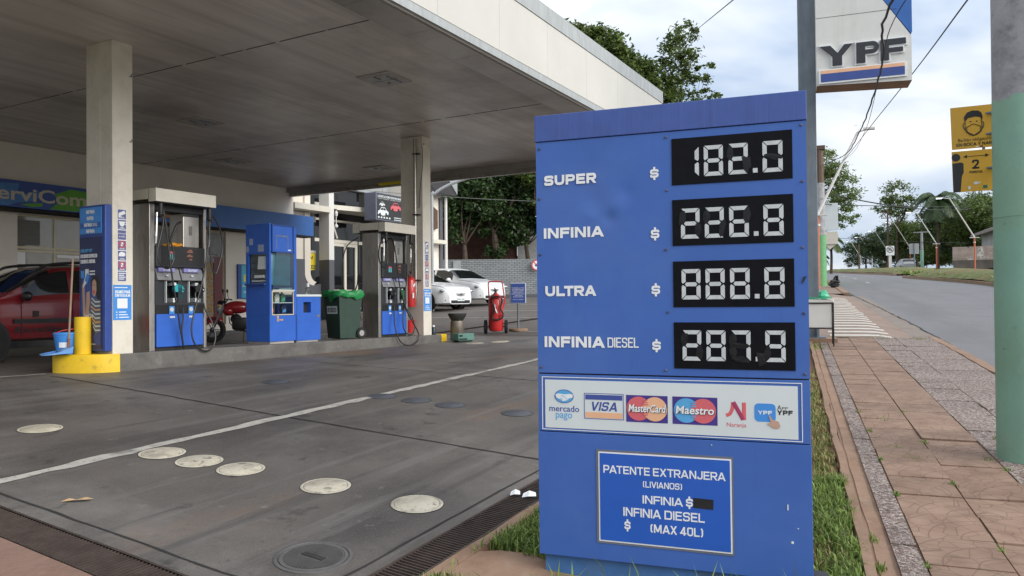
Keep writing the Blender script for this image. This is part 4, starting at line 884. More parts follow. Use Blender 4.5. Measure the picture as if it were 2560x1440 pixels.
# ================================================================== OIL CABINET, BIN CABINET
root = TS('oil_cabinet', 'tall blue oil display cabinet with tilted glass pane and side hatch', 'display cabinet', 9.24, 9.87, IZ(9.5)-.02)
CW, CD, CH = .60, .57, 2.075
b = MB(); b.box(0, CW-.0, .0, CD, .06, .51, .004); b.box(0, .04, .0, .05, .51, 2.075); b.box(.54, CW, -.02, CD, .985, 2.04); b.box(.54, CW, -.02, .03, .51, .985); b.box(.56, CW, .40, CD, .51, .985); b.box(0, .03, .05, CD, .51, 1.06); b.box(0, .03, .05, .09, 1.06, 1.56); b.box(0, .03, .51, CD, 1.06, 1.56); b.box(0, .03, .05, CD, 1.56, 2.075)
b.box(.03, .54, CD-.03, CD, .51, 2.06); b.box(.03, .54, .03, CD-.03, 1.60, 2.06); b.box(.04, .54, .03, CD-.03, .985, 1.0)
b.build('cabinet_body', BLUEC, root)
b = MB(); b.box(.02, CW-.03, .02, CD-.02, 0, .06); b.build('plinth', mat('pale worn plinth', (.36, .33, .3), .8, var=.2, dirt=[((.35, .16, .05), 8, .58, .7, .8)]), root)
b = MB(); b.box(.045, .535, -.012, .028, 1.60, 2.05); tp = b.build('upper_door', BLUEC, root)
b = MB(); b.box(.03, .55, -.026, -.0125, 2.045, 2.065); b.box(.03, .55, -.035, -.0125, 1.585, 1.605); b.box(.04, .055, -.026, -.0125, 1.606, 2.044); b.box(.525, .54, -.026, -.0125, 1.606, 2.044); b.build('door_frame', BLUED, tp)
b = MB(); b.prism([(.14, 1.65), (.155, 1.65), (.155, 1.86), (.40, 1.86), (.40, 1.66), (.415, 1.66), (.415, 1.885), (.14, 1.885)], -.0145, -.0125); b.build('glue_residue', mat('glue residue', (.14, .19, .30), .7, var=.3, vs=14), tp)
b = MB(); b.box(.41, .48, -.0145, -.0122, 1.625, 1.645); b.build('white_tag', WHITE, tp)
b = MB(); b.prism([(.05, .955), (.535, .945), (.535, 1.58), (.13, 1.59)], -.022, -.016); gl = b.build('loose_glass_pane', clear_glass('bluish loose glass', (.45, .66, .72), .15, .16), root)
b = MB(); b.box(.045, .55, -.03, -.0, .93, .946); b.build('glass_rail', WHITEP, root)
b = MB(); b.box(.05, .53, .06, .5, 1.02, 1.58); b.build('inner_backing', mat('pale backing sheet', (.30, .42, .46), .6, var=.25, vs=5), root)
b = MB(); b.box(.04, .54, .005, .5, .715, .728); b.build('shelf', WHITEP, root)
b = MB(); b.box(.038, .055, -.014, .0, .51, .93); b.box(.525, .54, -.014, .0, .51, .93); b.box(.0555, .5245, -.014, .0, .51, .525); b.box(.0555, .5245, -.014, .0, .905, .93); b.build('glass_frame', CREAMF, root)
b = MB(); b.box(.056, .524, -.008, -.004, .526, .904); b.build('glass_door', GLASSP, root)
b = MB(); b.box(.03, .54, .45, .53, .512, .98); b.build('cabinet_back', mat('grey green lining', (.50, .52, .46), .7, var=.2), root)
b = MB(); b.box(.16, .20, -.004, .0, .40, .50); b.box(.19, .30, -.004, .0, .415, .44); b.build('rust_patch', mat('rust patch', (.42, .28, .2), .8, var=.4, vs=30), root)
b = MB(); b.box(-.0, .12, .06, .10, 1.02, 1.03); b.box(.05, .2, .09, .51, 1.07, 1.55); b.build('towel_box', mat('towel box', (.16, .15, .14), .7, var=.5, vs=6), root)
b = MB(); b.box(.02, .06, .12, .45, 1.09, 1.11); b.box(.01, .05, .16, .38, 1.15, 1.2); b.prism([(.01, 1.3), (.03, 1.52), (.05, 1.52), (.05, 1.3)], .13, .3); b.build('paper_towels', WHITEP, root)
b = MB(); b.box(-.06, .03, .07, .54, 1.025, 1.055); b.build('hatch_shelf', BLUED, root)
b = MB()
for t0, t1, z0, z1 in ((.14, .27, 1.60, 1.72), (.40, .48, 1.72, 1.83), (.50, .555, 1.60, 1.70)): b.box(-.004, -.0005, t0, t1, z0, z1)
b.build('side_sticker', mat('pale sticker', (.33, .38, .52), .6, var=.1), root)
def bottle(s, t, z, h, m, label, cap):
    r = TS('oil_bottle', label, 'oil bottle', s, t, z, 'oil bottles inside the display cabinet'); b = MB()
    b.prism([(-.05, 0), (.05, 0), (.052, h*.55), (.045, h*.75), (.02, h*.9), (-.025, h*.92), (-.052, h*.6)], -.03, .03); b.build('bottle_body', m, r)
    b = MB(); b.prism([(-.04, h*.14), (.04, h*.2), (.04, h*.55), (-.02, h*.42)], -.033, -.0305); b.build('bottle_label', cap, r)
    b = MB(); b.lathe([(.016, 0), (.016, .03)], 10, (-.002, 0, h*.92)); b.build('cap', BLACK, r)
cz0 = IZ(9.5)-.02; gb = mat('cream oil bottle', (.5, .48, .40), .4); gg = mat('green oil bottle', (.05, .16, .12), .4)
for ds, dz, m, l, cap in ((.13, .728, OIL1, 'dark oil bottle with blue stripe, left on the upper shelf of the cabinet', SKYB), (.28, .728, gb, 'cream oil bottle in the middle of the cabinet upper shelf', WHITEP),
                          (.42, .728, gg, 'dark green labelled oil bottle, right on the cabinet upper shelf', MINTC), (.16, .528, OIL1, 'dark oil bottle with a red label, left on the cabinet floor', PINK), (.44, .528, OIL1, 'dark oil bottle with pale stripes, right on the cabinet floor', SKYB)):
    bottle(9.24+ds, 10.02, cz0+dz, .17, m, l, cap)

root = TS('bin_cabinet', 'low blue bin cabinet with square opening beside the oil cabinet', 'bin cabinet', 9.865, 9.885, IZ(10)-.02)
b = MB(); x0, x1 = 0, .605
b.box(x0, .175, 0, .5, .05, .83); b.box(.36, x1, 0, .5, .05, .83); b.box(.175, .36, 0, .5, .05, .545); b.box(.175, .36, 0, .5, .735, .83); b.box(.176, .359, .12, .5, .546, .734); b.build('cabinet_body', BLUEC, root)
b = MB(); b.box(.176, .359, .10, .119, .546, .734); b.build('bin_opening', CUT, root)
b = MB(); b.box(.012, .017, -.003, .0, .06, .82); b.build('door_gap', CUT, root)
b = MB(); b.box(-.012, x1+.012, -.015, .51, .832, .872, .006); b.build('worktop', WHITEP, root)
b = MB(); b.box(.02, x1-.05, .02, .48, 0, .05); b.build('plinth', mat('pale plinth', (.36, .34, .31), .8, var=.2), root)
b = MB(); b.box(.50, .58, -.008, .0, .46, .50); b.build('latch', CHROME, root)
r = TS('glass_jar', 'clear glass jar standing on the low blue bin cabinet', 'jar', 10.32, 10.05, IZ(10)-.02+.873)
b = MB(); b.lathe([(.05, 0), (.055, .02), (.052, .11), (.03, .135)], 14); b.build('jar_body', clear_glass('jar glass', (.75, .78, .75), .1, .2), r, True)
b = MB(); b.lathe([(.028, .136), (.028, .20), (.02, .21)], 12); b.build('jar_lid', WHITEP, r, True)
o = MB().add([], []); b = MB(); b.prism([(-.13, -.06), (.12, -.04), (.14, .06), (.02, .09), (-.12, .07)], -.06, .06); o = b.build('green_container', mat('mint box', (.03, .42, .16), .5)); o.location = (*S2(10.72, 10.6), IZ(10)+.42); o.rotation_euler = (0, 0, AS)
tagp(o, 'small bright green container just behind the blue bin cabinet', 'container')
b = MB(); b.box(-.14, .14, -.14, .14, -.5, -.065); b.build('container_stand', BLACK, o)

# ================================================================== WASTE BIN
root = TS('waste_bin', 'dark green wheeled waste bin with white residue label', 'waste bin', 11.42, 10.20, IZ(11.5), None, R(-14)); 
# local: x across the front (label side faces -y), wheels at +x
b = MB()
def taper(b, x0, x1, y0, y1, z0, X0, X1, Y0, Y1, z1):
    V = [(x0, y0, z0), (x1, y0, z0), (x1, y1, z0), (x0, y1, z0), (X0, Y0, z1), (X1, Y0, z1), (X1, Y1, z1), (X0, Y1, z1)]
    b.add(V, [(3, 2, 1, 0), (4, 5, 6, 7), (0, 1, 5, 4), (1, 2, 6, 5), (2, 3, 7, 6), (3, 0, 4, 7)])
taper(b, -.20, .22, -.21, .21, .02, -.26, .27, -.27, .27, .82); b.box(-.30, .31, -.29, .29, .82, .88, .012)
b.build('bin_body', GREENB, root)
for y in (-.235, .235):
    b = MB(); b.ring(.27, .11, .06, .11, y-.025, y+.025, 20); w = b.build('wheel', TYRE, root)
    b = MB(); b.disc(.27, .11, .059, .059, y-.02, y+.02, 16); b.build('hub', mat('grey hub', (.3, .3, .29), .5), w)
b = MB(); b.M = RZ(R(-90)); b.box(-.17, .17, -.0, .003, -.075, .075); b.V = [(-.2455+x-.075*z, y, z+.57) for x, y, z in b.V]; lb = b.build('label_plate', WHITE, root)
b = MB(); b.M = RZ(R(-90)); b.text('RESIDUOS', -.15, .15, -.045, .042, -.002, .004); b.V = [(-.2435+x-.075*z, y, z+.57) for x, y, z in b.V]; b.build('label_lettering', BLACK, lb)
r = TS('bin_bag', 'green plastic liner bag folded over the rim of the waste bin', 'bin bag', 11.42, 10.20, IZ(11.5), None, R(-14)); random.seed(8)
b = MB(); n = 44; rows = []
for j, (q, z) in enumerate(((1.0, .80), (1.07, .83), (1.10, .87), (1.06, .925), (1.0, .945), (.9, .93), (.75, .86))):
    for k in range(n):
        a = 2*math.pi*k/n; c, s_ = math.cos(a), math.sin(a); m_ = 1/max(abs(c), abs(s_)); rr = .305*min(m_, 1.25)*q
        dz = (.03*math.sin(3*a+1)+.022*math.sin(7*a)+random.uniform(-.012, .008) if j == 0 else random.uniform(-.01, .01)); rr *= 1+random.uniform(-.02, .03)+.02*math.sin(9*a+j)
        rows.append((rr*c, rr*s_, z+dz+(.02*math.sin(5*a)+.012*math.sin(11*a))))
b.add(rows, [(j*n+k, j*n+(k+1) % n, (j+1)*n+(k+1) % n, (j+1)*n+k) for j in range(6) for k in range(n)])
b.build('bag_film', BAG, r, True)

# ================================================================== SMALL THINGS ON AND BY THE ISLAND
root = TS('bollard', 'stubby yellow painted round bollard on the island nose', 'bollard', 6.16, 10.12, IZ(6.2)-.005)
b = MB(); b.lathe([(.102, 0), (.104, .02), (.102, .50)], 28); b.build('post', YEL, root, True); b = MB(); b.lathe([(.102, .501), (.097, .512), (.001, .514)], 28); b.build('cap', YEL, root, True)
root = TS('bucket', 'bright blue plastic bucket behind the yellow bollard', 'bucket', 6.07, 10.32, IZ(6.2))
b = MB(); b.lathe([(.125, 0), (.165, .27), (.172, .275), (.172, .30), (.16, .30), (.12, .01), (.001, .01)], 24); b.build('bucket_body', BLUEL, root, True)
b = MB(); b.V = []; [b.add([(.152*math.cos(a)-.0, .152*math.sin(a), z) for a in (R(200+j*10), R(210+j*10)) for z in (.10, .17)], [(0, 2, 3, 1)]) for j in range(4)]; b.build('bucket_label', WHITE, root)
b = MB(); b.tube(spl([(.17, 0, .29), (.12, -.1, .33), (0, -.15, .345), (-.12, -.1, .33), (-.17, 0, .29)]), .006, 6); b.build('handle', REDP, root)
root = TS('dustpan', 'light blue long handled dustpan leaning on the poster stand', 'dustpan', 5.97, 10.17, IZ(6.2)+.002)
b = MB(); b.M = RZ(R(-112)); b.add([(-.17, .05, .05), (.16, .05, .03), (.13, -.30, .01), (-.13, -.30, .02), (-.17, .06, .14), (.16, .06, .12), (.13, -.10, .05), (-.14, -.10, .06)], [(0, 1, 2, 3), (0, 4, 5, 1), (1, 5, 6, 2), (0, 3, 7, 4), (4, 7, 6, 5)]); b.build('pan', mat('pale blue plastic', (.13, .30, .62), .45), root)
b = MB(); b.tube([(.02, -.01, .09), (.10, .02, 1.30)], .013, 8); b.build('handle', WOODH, root, True)
b = MB(); b.tube([(.015, -.012, .05), (.03, -.006, .22)], .017, 8); b.build('ferrule', mat('rusty ferrule', (.25, .10, .05), .7), root, True)
for s, t, z, l in ((6.66, 10.30, .22, 'red fire bucket on the near pillar, half hidden by the stainless panel'), (13.28, 9.98, .06, 'red fire bucket hanging low on the far pillar beside the second dispenser')):
    root = TS('fire_bucket', l, 'fire bucket', s, t, IZ(s)+z, 'red fire buckets on the pillars')
    b = MB(); b.lathe([(.07, 0), (.13, .26), (.138, .265), (.138, .28), (.125, .28), (.068, .01), (.001, .01)], 20); b.build('bucket_body', RED, root, True)
    b = MB(); b.tube(spl([(.13, 0, .27), (.09, 0, .34), (0, 0, .37), (-.09, 0, .34), (-.13, 0, .27)]), .006, 6); b.build('handle', BLACK, root)
root = TS('fire_extinguisher', 'tall red extinguisher with white markings mounted on the far pillar behind the dispenser', 'extinguisher', 13.33, 9.98, IZ(13.4)+.62)
b = MB(); b.lathe([(.10, 0), (.11, .02), (.11, .56), (.08, .63), (.03, .66), (.03, .70)], 18); b.build('cylinder', RED, root, True)
b = MB(); b.prism([(-.05, .42), (.02, .46), (.02, .52), (-.05, .47)], -.115, -.108); b.prism([(-.07, .18), (-.02, .2), (-.02, .31), (-.07, .29)], -.113, -.106); b.build('white_marking', WHITE, root)
b = MB(); b.tube([(0, 0, .7), (-.02, -.02, .75), (-.09, -.05, .76)], .015, 6); b.build('valve', BLACK, root)
# metal drum with bowl (ash stand), green tyre air box, small bottle
root = thing('metal_drum', 'dented steel drum topped with a dark bowl at the island end', 'drum', (*S2(14.62, 9.62), HS(14.62, 9.62)), AS)
b = MB(); b.lathe([(.155, 0), (.16, .01), (.155, .2), (.16, .21), (.155, .43)], 24); b.build('drum_body', STEELD, root, True)
b = MB(); b.lathe([(.13, .431), (.19, .52), (.215, .58), (.215, .60), (.18, .585), (.08, .55), (.001, .545)], 24); b.build('bowl', mat('sooty bowl', (.05, .05, .048), .5, .4, var=.3), root, True)
b = MB(); b.tube(spl([(.16, 0, .36), (.2, -.02, .33), (.19, -.03, .24), (.165, -.02, .2)]), .008, 6); b.build('handle', GALV, root)
root = thing('air_hose_box', 'low green metal box on the ground past the yellow island end', 'box', (*S2(14.2, 9.2), HS(14.2, 9.2)), AS+R(-25))
b = MB(); b.box(-.21, .21, -.15, .15, .03, .19, .02); b.build('box_body', mat('sea green paint', (.075, .19, .155), .5, var=.15, dirt=[((.05, .08, .07), 5, .55, .75, .6)]), root)
b = MB(); b.box(-.19, .02, -.158, -.151, .055, .085); b.box(-.18, -.1, -.157, -.151, .12, .165); b.build('slot', CUT, root); b = MB(); b.box(-.17, .17, -.12, .12, 0, .03); b.build('feet', CUT, root)
root = TS('small_bottle', 'little dark bottle with white cap at the foot of the far pillar', 'bottle', 13.93, 9.80, IZ(14))
b = MB(); b.lathe([(.055, 0), (.06, .02), (.058, .13), (.03, .17)], 14); b.build('bottle_body', mat('dark teal bottle', (.02, .035, .05), .4), root, True); b = MB(); b.lathe([(.03, .171), (.03, .21)], 12); b.build('cap', WHITE, root)

# wheeled fire extinguisher
root = thing('wheeled_extinguisher', 'large red wheeled fire extinguisher with black hose in the yard', 'wheeled extinguisher', (*S2(15.93, 9.36), HS(15.93, 9.36)), R(-4))
b = MB(); b.lathe([(.11, .06), (.15, .07), (.178, .13), (.18, .80), (.16, .88), (.09, .95), (.045, .97), (.045, 1.0)], 28); b.build('cylinder', RED, root, True)
for x in (-.26, .24):
    b = MB(); b.M = TR(x, .10, .17) @ RZ(R(90)); b.ring(0, 0, .09, .165, -.032, .032, 26); w = b.build('wheel', TYRE, root)
    b = MB(); b.M = TR(x, .10, .17) @ RZ(R(90)); b.disc(0, 0, .092, .092, -.02, .02, 20); b.disc(0, 0, .035, .035, -.034, .034, 12); b.build('rim', mat('grey rim', (.10, .10, .10), .5), w)
b = MB(); b.tube([(-.26, .10, .17), (.24, .10, .17)], .018, 8); b.build('axle', RED, root)
b = MB(); b.tube([(-.15, .08, .55), (-.19, .1, 1.2), (-.175, .10, 1.26), (-.14, .10, 1.275), (.11, .10, 1.275), (.15, .10, 1.25), (.165, .10, 1.18), (.22, .06, .78), (.15, .05, .55)], .017, 8); b.build('handle_frame', RED, root, True)
b = MB(); b.tube([(0, 0, 1.0), (0, 0, 1.05)], .025, 8); b.tube([(0, 0, 1.05), (-.03, -.02, 1.12)], .014, 6); b.box(-.06, .03, -.015, .015, 1.04, 1.06); b.build('valve', BLACK, root)
b = MB(); b.tube(spl([(0, 0, 1.02), (-.03, -.14, .95), (-.07, -.2, .80), (-.02, -.21, .60), (-.07, -.21, .46), (-.05, -.21, .36), (.05, -.21, .34), (.16, -.19, .38), (.19, -.17, .48), (.13, -.19, .62), (.17, -.17, .80), (.13, -.18, .88), (.02, -.2, .90), (-.06, -.2, .84)]), .021, 8); b.build('hose', RUBBER, root, True)
b = MB(); b.tube([(-.01, -.22, .72), (.01, -.225, .60)], .012, 8); b.tube([(.01, -.225, .60), (.05, -.23, .50)], [.022, .016], 8); b.build('discharge_nozzle', CHROME, root, True)
b = MB(); b.tube([(.08, -.17, .44), (.2, -.22, .45)], .012, 6); b.tube([(-.05, -.17, .87), (.15, -.21, .87)], .012, 6); b.build('hose_hook', RED, root)
# blue notice on a stand
root = thing('notice_stand', 'small blue notice board on a grey post with round base', 'notice stand', (*S2(16.66, 9.14), HS(16.66, 9.14)), R(4))
b = MB(); b.lathe([(.24, 0), (.24, .045), (.22, .06), (.001, .062)], 28); b.build('base', KERBM, root); b = MB(); b.tube([(0, 0, .06), (0, 0, .75)], .025, 10); b.build('post', GALV, root, True)
b = MB(); b.box(-.20, .20, -.035, .035, .68, 1.20, .02); b.build('frame', mat('pale notice frame', (.42, .47, .55), .5), root)
b = MB(); b.box(-.18, .175, -.039, -.0355, .70, 1.18); nb_ = b.build('notice_panel', BLUED, root)
b = MB(); random.seed(3)
for k, (a, tx) in enumerate(((.16, 'PROHIBIDA LA TOMA'), (.15, 'DE COMBUSTIBLE EN'), (.15, 'ENVASES PLASTICOS'), (.13, 'QUE NO SEAN DE'), (.165, 'USO EXCLUSIVO APTOS'), (.11, 'Y SEGUROS'), (.13, 'NO INFLAMABLES'))): b.text(tx, -a, a-.005, 1.06-.037*k, 1.08-.037*k, -.0395, .015)
b.text('FARO S.A. 23/2013', -.13, .13, .775, .79, -.0395); b.build('notice_lettering', WHITE, nb_)
# litter
b = MB(); b.add([(-.09, -.015, 0), (-.05, .02, .012), (0, .012, .004), (.05, .03, .014), (.10, .02, .002), (.07, -.012, .006), (.01, -.025, .01), (-.05, -.02, .003)], [(0, 1, 2, 7), (2, 3, 5, 6), (2, 6, 7), (3, 4, 5)])
o = b.build('dry_leaf', mat('dry leaf', (.45, .30, .16), .8, var=.2, vs=30)); o.location = (*S2(2.95, 4.92), HS(2.95, 4.92)+.006); o.rotation_euler = (0, 0, R(8)); tagp(o, 'pale brown dry leaf lying on the dark forecourt near the lower left', 'leaf')
for s, t, q, l in ((4.67, 2.60, .04, 'narrow scrap of white paper on the drain grate edge'), (4.69, 2.50, .055, 'wider crumpled white paper on the drain grate by the totem')):
    b = MB(); b.add([(-q, 0, 0), (-q*.3, -q*.5, .01), (q*.8, -q*.35, .003), (q, q*.3, .02), (.2*q, q*.5, .035), (-q*.6, q*.5, .02)], [(0, 1, 4, 5), (1, 2, 3, 4)]); o = b.build('paper_scrap', WHITE); o.location = (*S2(s, t), HS(s, t)+.012); o.rotation_euler = (0, 0, R(20)); tagp(o, l, 'paper scrap', 'paper scraps on the drain')

# ================================================================== PRICE TOTEM
TW_ = 1.374
root = TW('price_totem', 'big blue fuel price totem with four black digit displays standing in the grass', 'price sign', -1.284, 3.928, -1.376)
# upper front plate: fine grid with real dents
nx, nz_ = 90, 80; V = []; F = []
def dent(x, z):
    d = 0
    for cx, cz, r, a in ((.33, 1.90, .10, .012), (.44, 1.86, .07, -.008), (.40, 1.80, .05, .010), (.50, 1.93, .06, .006), (.30, 1.82, .05, -.006), (.46, 1.98, .12, .004), (.60, 1.75, .2, .003), (.2, 2.1, .2, .003)):
        d += .55*a*math.exp(-((x-cx)**2+(z-cz)**2)/(r*r)*2.2)
    return d
for j in range(nz_+1):
    for i in range(nx+1):
        x = TW_*i/nx; z = .982+(2.230-.982)*j/nz_; V.append((x, dent(x, z), z))
for j in range(nz_):
    for i in range(nx):
        k = j*(nx+1)+i; F.append((k, k+1, k+nx+2, k+nx+1))
b = MB().add(V, F); b.box(.0005, TW_-.0005, .016, .30, .983, 2.229); b.build('price_panel', BLUE, root, True)
b = MB(); b.box(-.006, TW_+.004, -.006, .31, 2.2335, 2.376, .003); b.build('header', BLUEH, root)
b = MB(); b.box(0, TW_, .0, .30, .668, .974, .002); pay = b.build('payment_panel', BLUED if 0 else BLUE, root)
b = MB(); b.box(-.002, TW_+.002, -.001, .30, .006, .6635, .002); b.build('lower_cabinet', BLUE, root)
b = MB(); b.box(.022, TW_-.03, .035, .28, -.16, .0055); b.build('plinth', mat('weathered blue plinth', (.05, .15, .36), .7, var=.2, dirt=[((.10, .12, .15), 4, .5, .7, .7)]), root)
b = MB(); b.box(.002, TW_-.002, .012, .29, .9745, .9815); b.box(.004, TW_-.004, .012, .29, .664, .6675); b.build('seam', CUT, root)
b = MB()
for x, z in ((.02, 2.195), (.703, 2.203), (1.352, 2.21), (.018, 1.922), (.704, 1.930), (1.354, 1.936), (.02, 1.62), (.696, 1.626), (1.350, 1.616), (.702, 1.305), (1.352, 1.297), (.02, 1.011), (.688, 1.009), (1.352, 1.005)):
    b.lathe([(.0068, 0), (.0068, -.003), (.005, -.005), (.002, -.0052)], 10, (x, -.001, z), 'y')
b.build('bolt', mat('rusty bolt', (.10, .10, .13), .5, .5, var=.6, vs=8), root)
SEGS = {'0': 'abcdef', '1': 'bc', '2': 'abged', '3': 'abgcd', '4': 'fgbc', '5': 'afgcd', '6': 'afgedc', '7': 'abc', '8': 'abcdefg', '9': 'abfgcd'}
def seg(k, x, z, w=.093, h=.153, t=.020, g=.0032):
    X, Z = x+w, z+h; m = z+h/2; q = t*.62
    return {'a': [(x+g, Z), (X-g, Z), (X-t-g*.3, Z-t), (x+t+g*.3, Z-t)], 'd': [(x+t+g*.3, z+t), (X-t-g*.3, z+t), (X-g, z), (x+g, z)],
            'g': [(x+q+g, m), (x+t+g, m+t/2), (X-t-g, m+t/2), (X-q-g, m), (X-t-g, m-t/2), (x+t+g, m-t/2)],
            'f': [(x, Z-g), (x+t, Z-t-g), (x+t, m+t/2+g), (x+q*.4, m+g), (x, m+t*.4+g)], 'b': [(X-t, Z-t-g), (X, Z-g), (X, m+t*.4+g), (X-q*.4, m+g), (X-t, m+t/2+g)],
            'e': [(x, z+g), (x, m-t*.4-g), (x+q*.4, m-g), (x+t, m-t/2-g), (x+t, z+t+g)], 'c': [(X, z+g), (X-t, z+t+g), (X-t, m-t/2-g), (X-q*.4, m-g), (X, m-t*.4-g)]}[k]
random.seed(12)
rows = (('182.0', 1.954, 2.191, 1.990), ('226.8', 1.644, 1.878, 1.678), ('888.8', 1.331, 1.564, 1.370), ('287.9', 1.020, 1.254, 1.061))
for r_, (val, z0, z1, zb) in enumerate(rows):
    b = MB(); b.box(.731, 1.3105, -.004, .010, z0, z1); d = b.build('digit_display', BLACKG, root)
    b = MB(); t_ = MB()
    for x, ch in zip((.774, .892, 1.011, 1.173), val.replace('.', '')):
        for k in 'abcdefg':
            P = seg(k, x, zb)
            if k in SEGS[ch]: b.prism(P, -.0062, -.0042)
            elif not (ch == '1' and k in 'adegf'):
                cx = sum(p[0] for p in P)/len(P); cz = sum(p[1] for p in P)/len(P); hw, hh = ((.044, .015) if k in 'adg' else (.017, .040)); an = random.uniform(-.25, .25)
                m = 9; Q = []
                for i in range(m):
                    a = 2*math.pi*i/m; rr = random.uniform(.8, 1.2); px_, pz_ = hw*rr*math.cos(a), hh*rr*math.sin(a); Q.append((cx+px_*math.cos(an)-pz_*math.sin(an), cz+px_*math.sin(an)+pz_*math.cos(an)))
                t_ = MB(); t_.add([(cx, -.0066, cz)]+[(x_, -.0054-random.uniform(0, .0016), z_) for x_, z_ in Q], [(0, 1+i, 1+(i+1) % m) for i in range(m)]); t_.build('tape_patch', TAPE, d)
    t_ = MB()
    if r_ in (0, 3): P = (1.10, .06) if r_ == 0 else (1.155, .02); t_.add([(P[0], -.0085, zb+P[1]), (P[0]-.026, -.0068, zb+P[1]+.026), (P[0]+.016, -.0074, zb+P[1]+.02), (P[0]+.02, -.0069, zb+P[1]-.03), (P[0]-.013, -.0078, zb+P[1]-.045)], [(0, 1, 2), (0, 2, 3), (0, 3, 4), (0, 4, 1)])
    b.box(1.127, 1.149, -.0062, -.0042, zb+.002, zb+.024); b.build('digit_segments', SEG, d)
    if t_.F: t_.build('tape_patch', TAPE, d)
    b = MB(); b.text('$', .620, .664, zb+.002+(0 if r_ < 2 else .02)+(.022 if r_ == 3 else 0), zb+.060+(0 if r_ < 2 else .02)+(.022 if r_ == 3 else 0), -.002, .035); b.build('price_sign_lettering', WHITE, root)
for tx, x0, x1, z0, z1, bo in (('SUPER', .048, .336, 1.992, 2.046, .052), ('INFINIA', .042, .374, 1.706, 1.762, .052), ('ULTRA', .047, .329, 1.394, 1.449, .052), ('INFINIA', .040, .372, 1.120, 1.178, .052), ('DIESEL', .386, .550, 1.122, 1.174, .008)):
    b = MB(); b.text(tx, x0, x1, z0, z1, -.004 if tx == 'SUPER' else -.0025, bo); b.build('fuel_name_lettering', WHITE, root)
b = MB(); b.prism([(1.342, 1.440), (1.352, 1.448), (1.366, 1.478), (1.352, 1.474)], -.005, -.002); b.build('tape_scrap', BLACK, root)
# payment panel artwork
def fr(b, x0, x1, z0, z1, w, y0, y1): b.box(x0, x1, y0, y1, z0, z0+w); b.box(x0, x1, y0, y1, z1-w, z1); b.box(x0, x0+w, y0, y1, z0+w, z1-w); b.box(x1-w, x1, y0, y1, z0+w, z1-w)
b = MB(); fr(b, .022, 1.338, .677, .961, .0035, -.0028, -.0002); b.build('white_border', WHITE, pay)
b = MB(); b.box(.040, 1.318, -.003, -.0002, .688, .945); pnl = b.build('white_field', WHITEP, pay)
y = -.0032
def L(n, m, fn, dy=0):
    b = MB(); fn(b, y-dy)
    if n.startswith('emblem'): b.V = [(p[0], y-dy+(p[1]-(y-dy))*.08, p[2]) for p in b.V]
    b.build(n, m, pnl)
DB = mat('print dark blue', (.045, .075, .30), .5); VI = mat('card violet blue', (.05, .03, .22), .45)
L('logo_oval', SKYB, lambda b, y: b.disc(.146, .858, .053, .036, y-.001, y, 32))
L('logo_oval_rim', DB, lambda b, y: b.ring(.146, .858, .049, .053, y-.0016, y-.001, 32, .69))
L('handshake', WHITE, lambda b, y: b.prism([(.098, .868), (.115, .872), (.146, .868), (.178, .872), (.195, .868), (.193, .852), (.175, .848), (.160, .836), (.140, .832), (.125, .842), (.104, .850)], y-.002, y-.0011))
L('handshake_line', SKYB, lambda b, y: (b.tube([(.13, y-.002, .858), (.142, y-.002, .862), (.165, y-.002, .844)], .0014, 4), b.tube([(.125, y-.002, .848), (.14, y-.002, .842)], .0014, 4)))
L('lettering', DB, lambda b, y: b.text('mercado', .063, .229, .776, .809, y, .01))
L('lettering', SKYB, lambda b, y: b.text('pago', .099, .190, .729, .768, y, .008))
def visa(b, y): fr(b, .256, .468, .744, .880, .003, y-.001, y)
L('card_border', DB, visa)
L('card_band', DB, lambda b, y: b.box(.263, .461, y-.001, y, .846, .872))
L('lettering', DB, lambda b, y: b.text('VISA', .288, .432, .788, .835, y, .035, .22))
L('card_band', PEACH, lambda b, y: b.box(.263, .461, y-.001, y, .750, .780))
for x0, c1, c2, tx in ((.481, PINK, PEACH, 'MasterCard'), (.719, SKYB, PINK, 'Maestro')):
    w = .214 if x0 < .6 else .222; cx = x0+w/2
    L('card_field', VI, lambda b, y: b.box(x0, x0+w, y-.001, y, .738, .877))
    L('card_circle', c1, lambda b, y: b.disc(cx-.042, .808, .062, .062, y-.001, y, 40), .0012)
    L('card_circle', c2, lambda b, y: b.disc(cx+.042, .808, .062, .062, y-.001, y, 40), .0024)
    L('card_comb', c1, lambda b, y: [b.box(cx-.018+.003*(k % 2), cx+.012-.002*abs(k), y-.001, y, .806+.0105*k, .8115+.0105*k) for k in (-3, -2, 2, 3, 4)], .0036)
    L('lettering_shade', mat('lettering shade', (.03, .03, .05), .5), lambda b, y: b.text(tx, cx-.094+.003, cx+.094+.003, .789, .828, y, .035, .12), .005)
    L('lettering', WHITE, lambda b, y: b.text(tx, cx-.094, cx+.094, .791, .831, y, .03, .12), .0065)
L('emblem', PINK, lambda b, y: (b.tube(spl([(.982, y, .792), (1.0, y, .800), (1.012, y, .825), (1.016, y, .858)]), .009, 6), b.tube([(1.068, y, .858), (1.068, y, .772)], .010, 6)))
L('emblem_diagonal', MAG, lambda b, y: b.tube([(1.018, y-.001, .859), (1.064, y-.001, .774)], .010, 6), .001)
L('lettering', PINK, lambda b, y: b.text('Naranja', .985, 1.078, .730, .757, y, .003))
def rrect(x0, x1, z0, z1, r, n=5): return [(cx+r*math.cos(a0+math.pi/2*i/n), cz+r*math.sin(a0+math.pi/2*i/n)) for cx, cz, a0 in ((x1-r, z1-r, 0), (x0+r, z1-r, math.pi/2), (x0+r, z0+r, math.pi), (x1-r, z0+r, 1.5*math.pi)) for i in range(n+1)]
L('app_tile', BLUEL, lambda b, y: b.prism(rrect(1.117, 1.216, .768, .857, .02), y-.001, y))
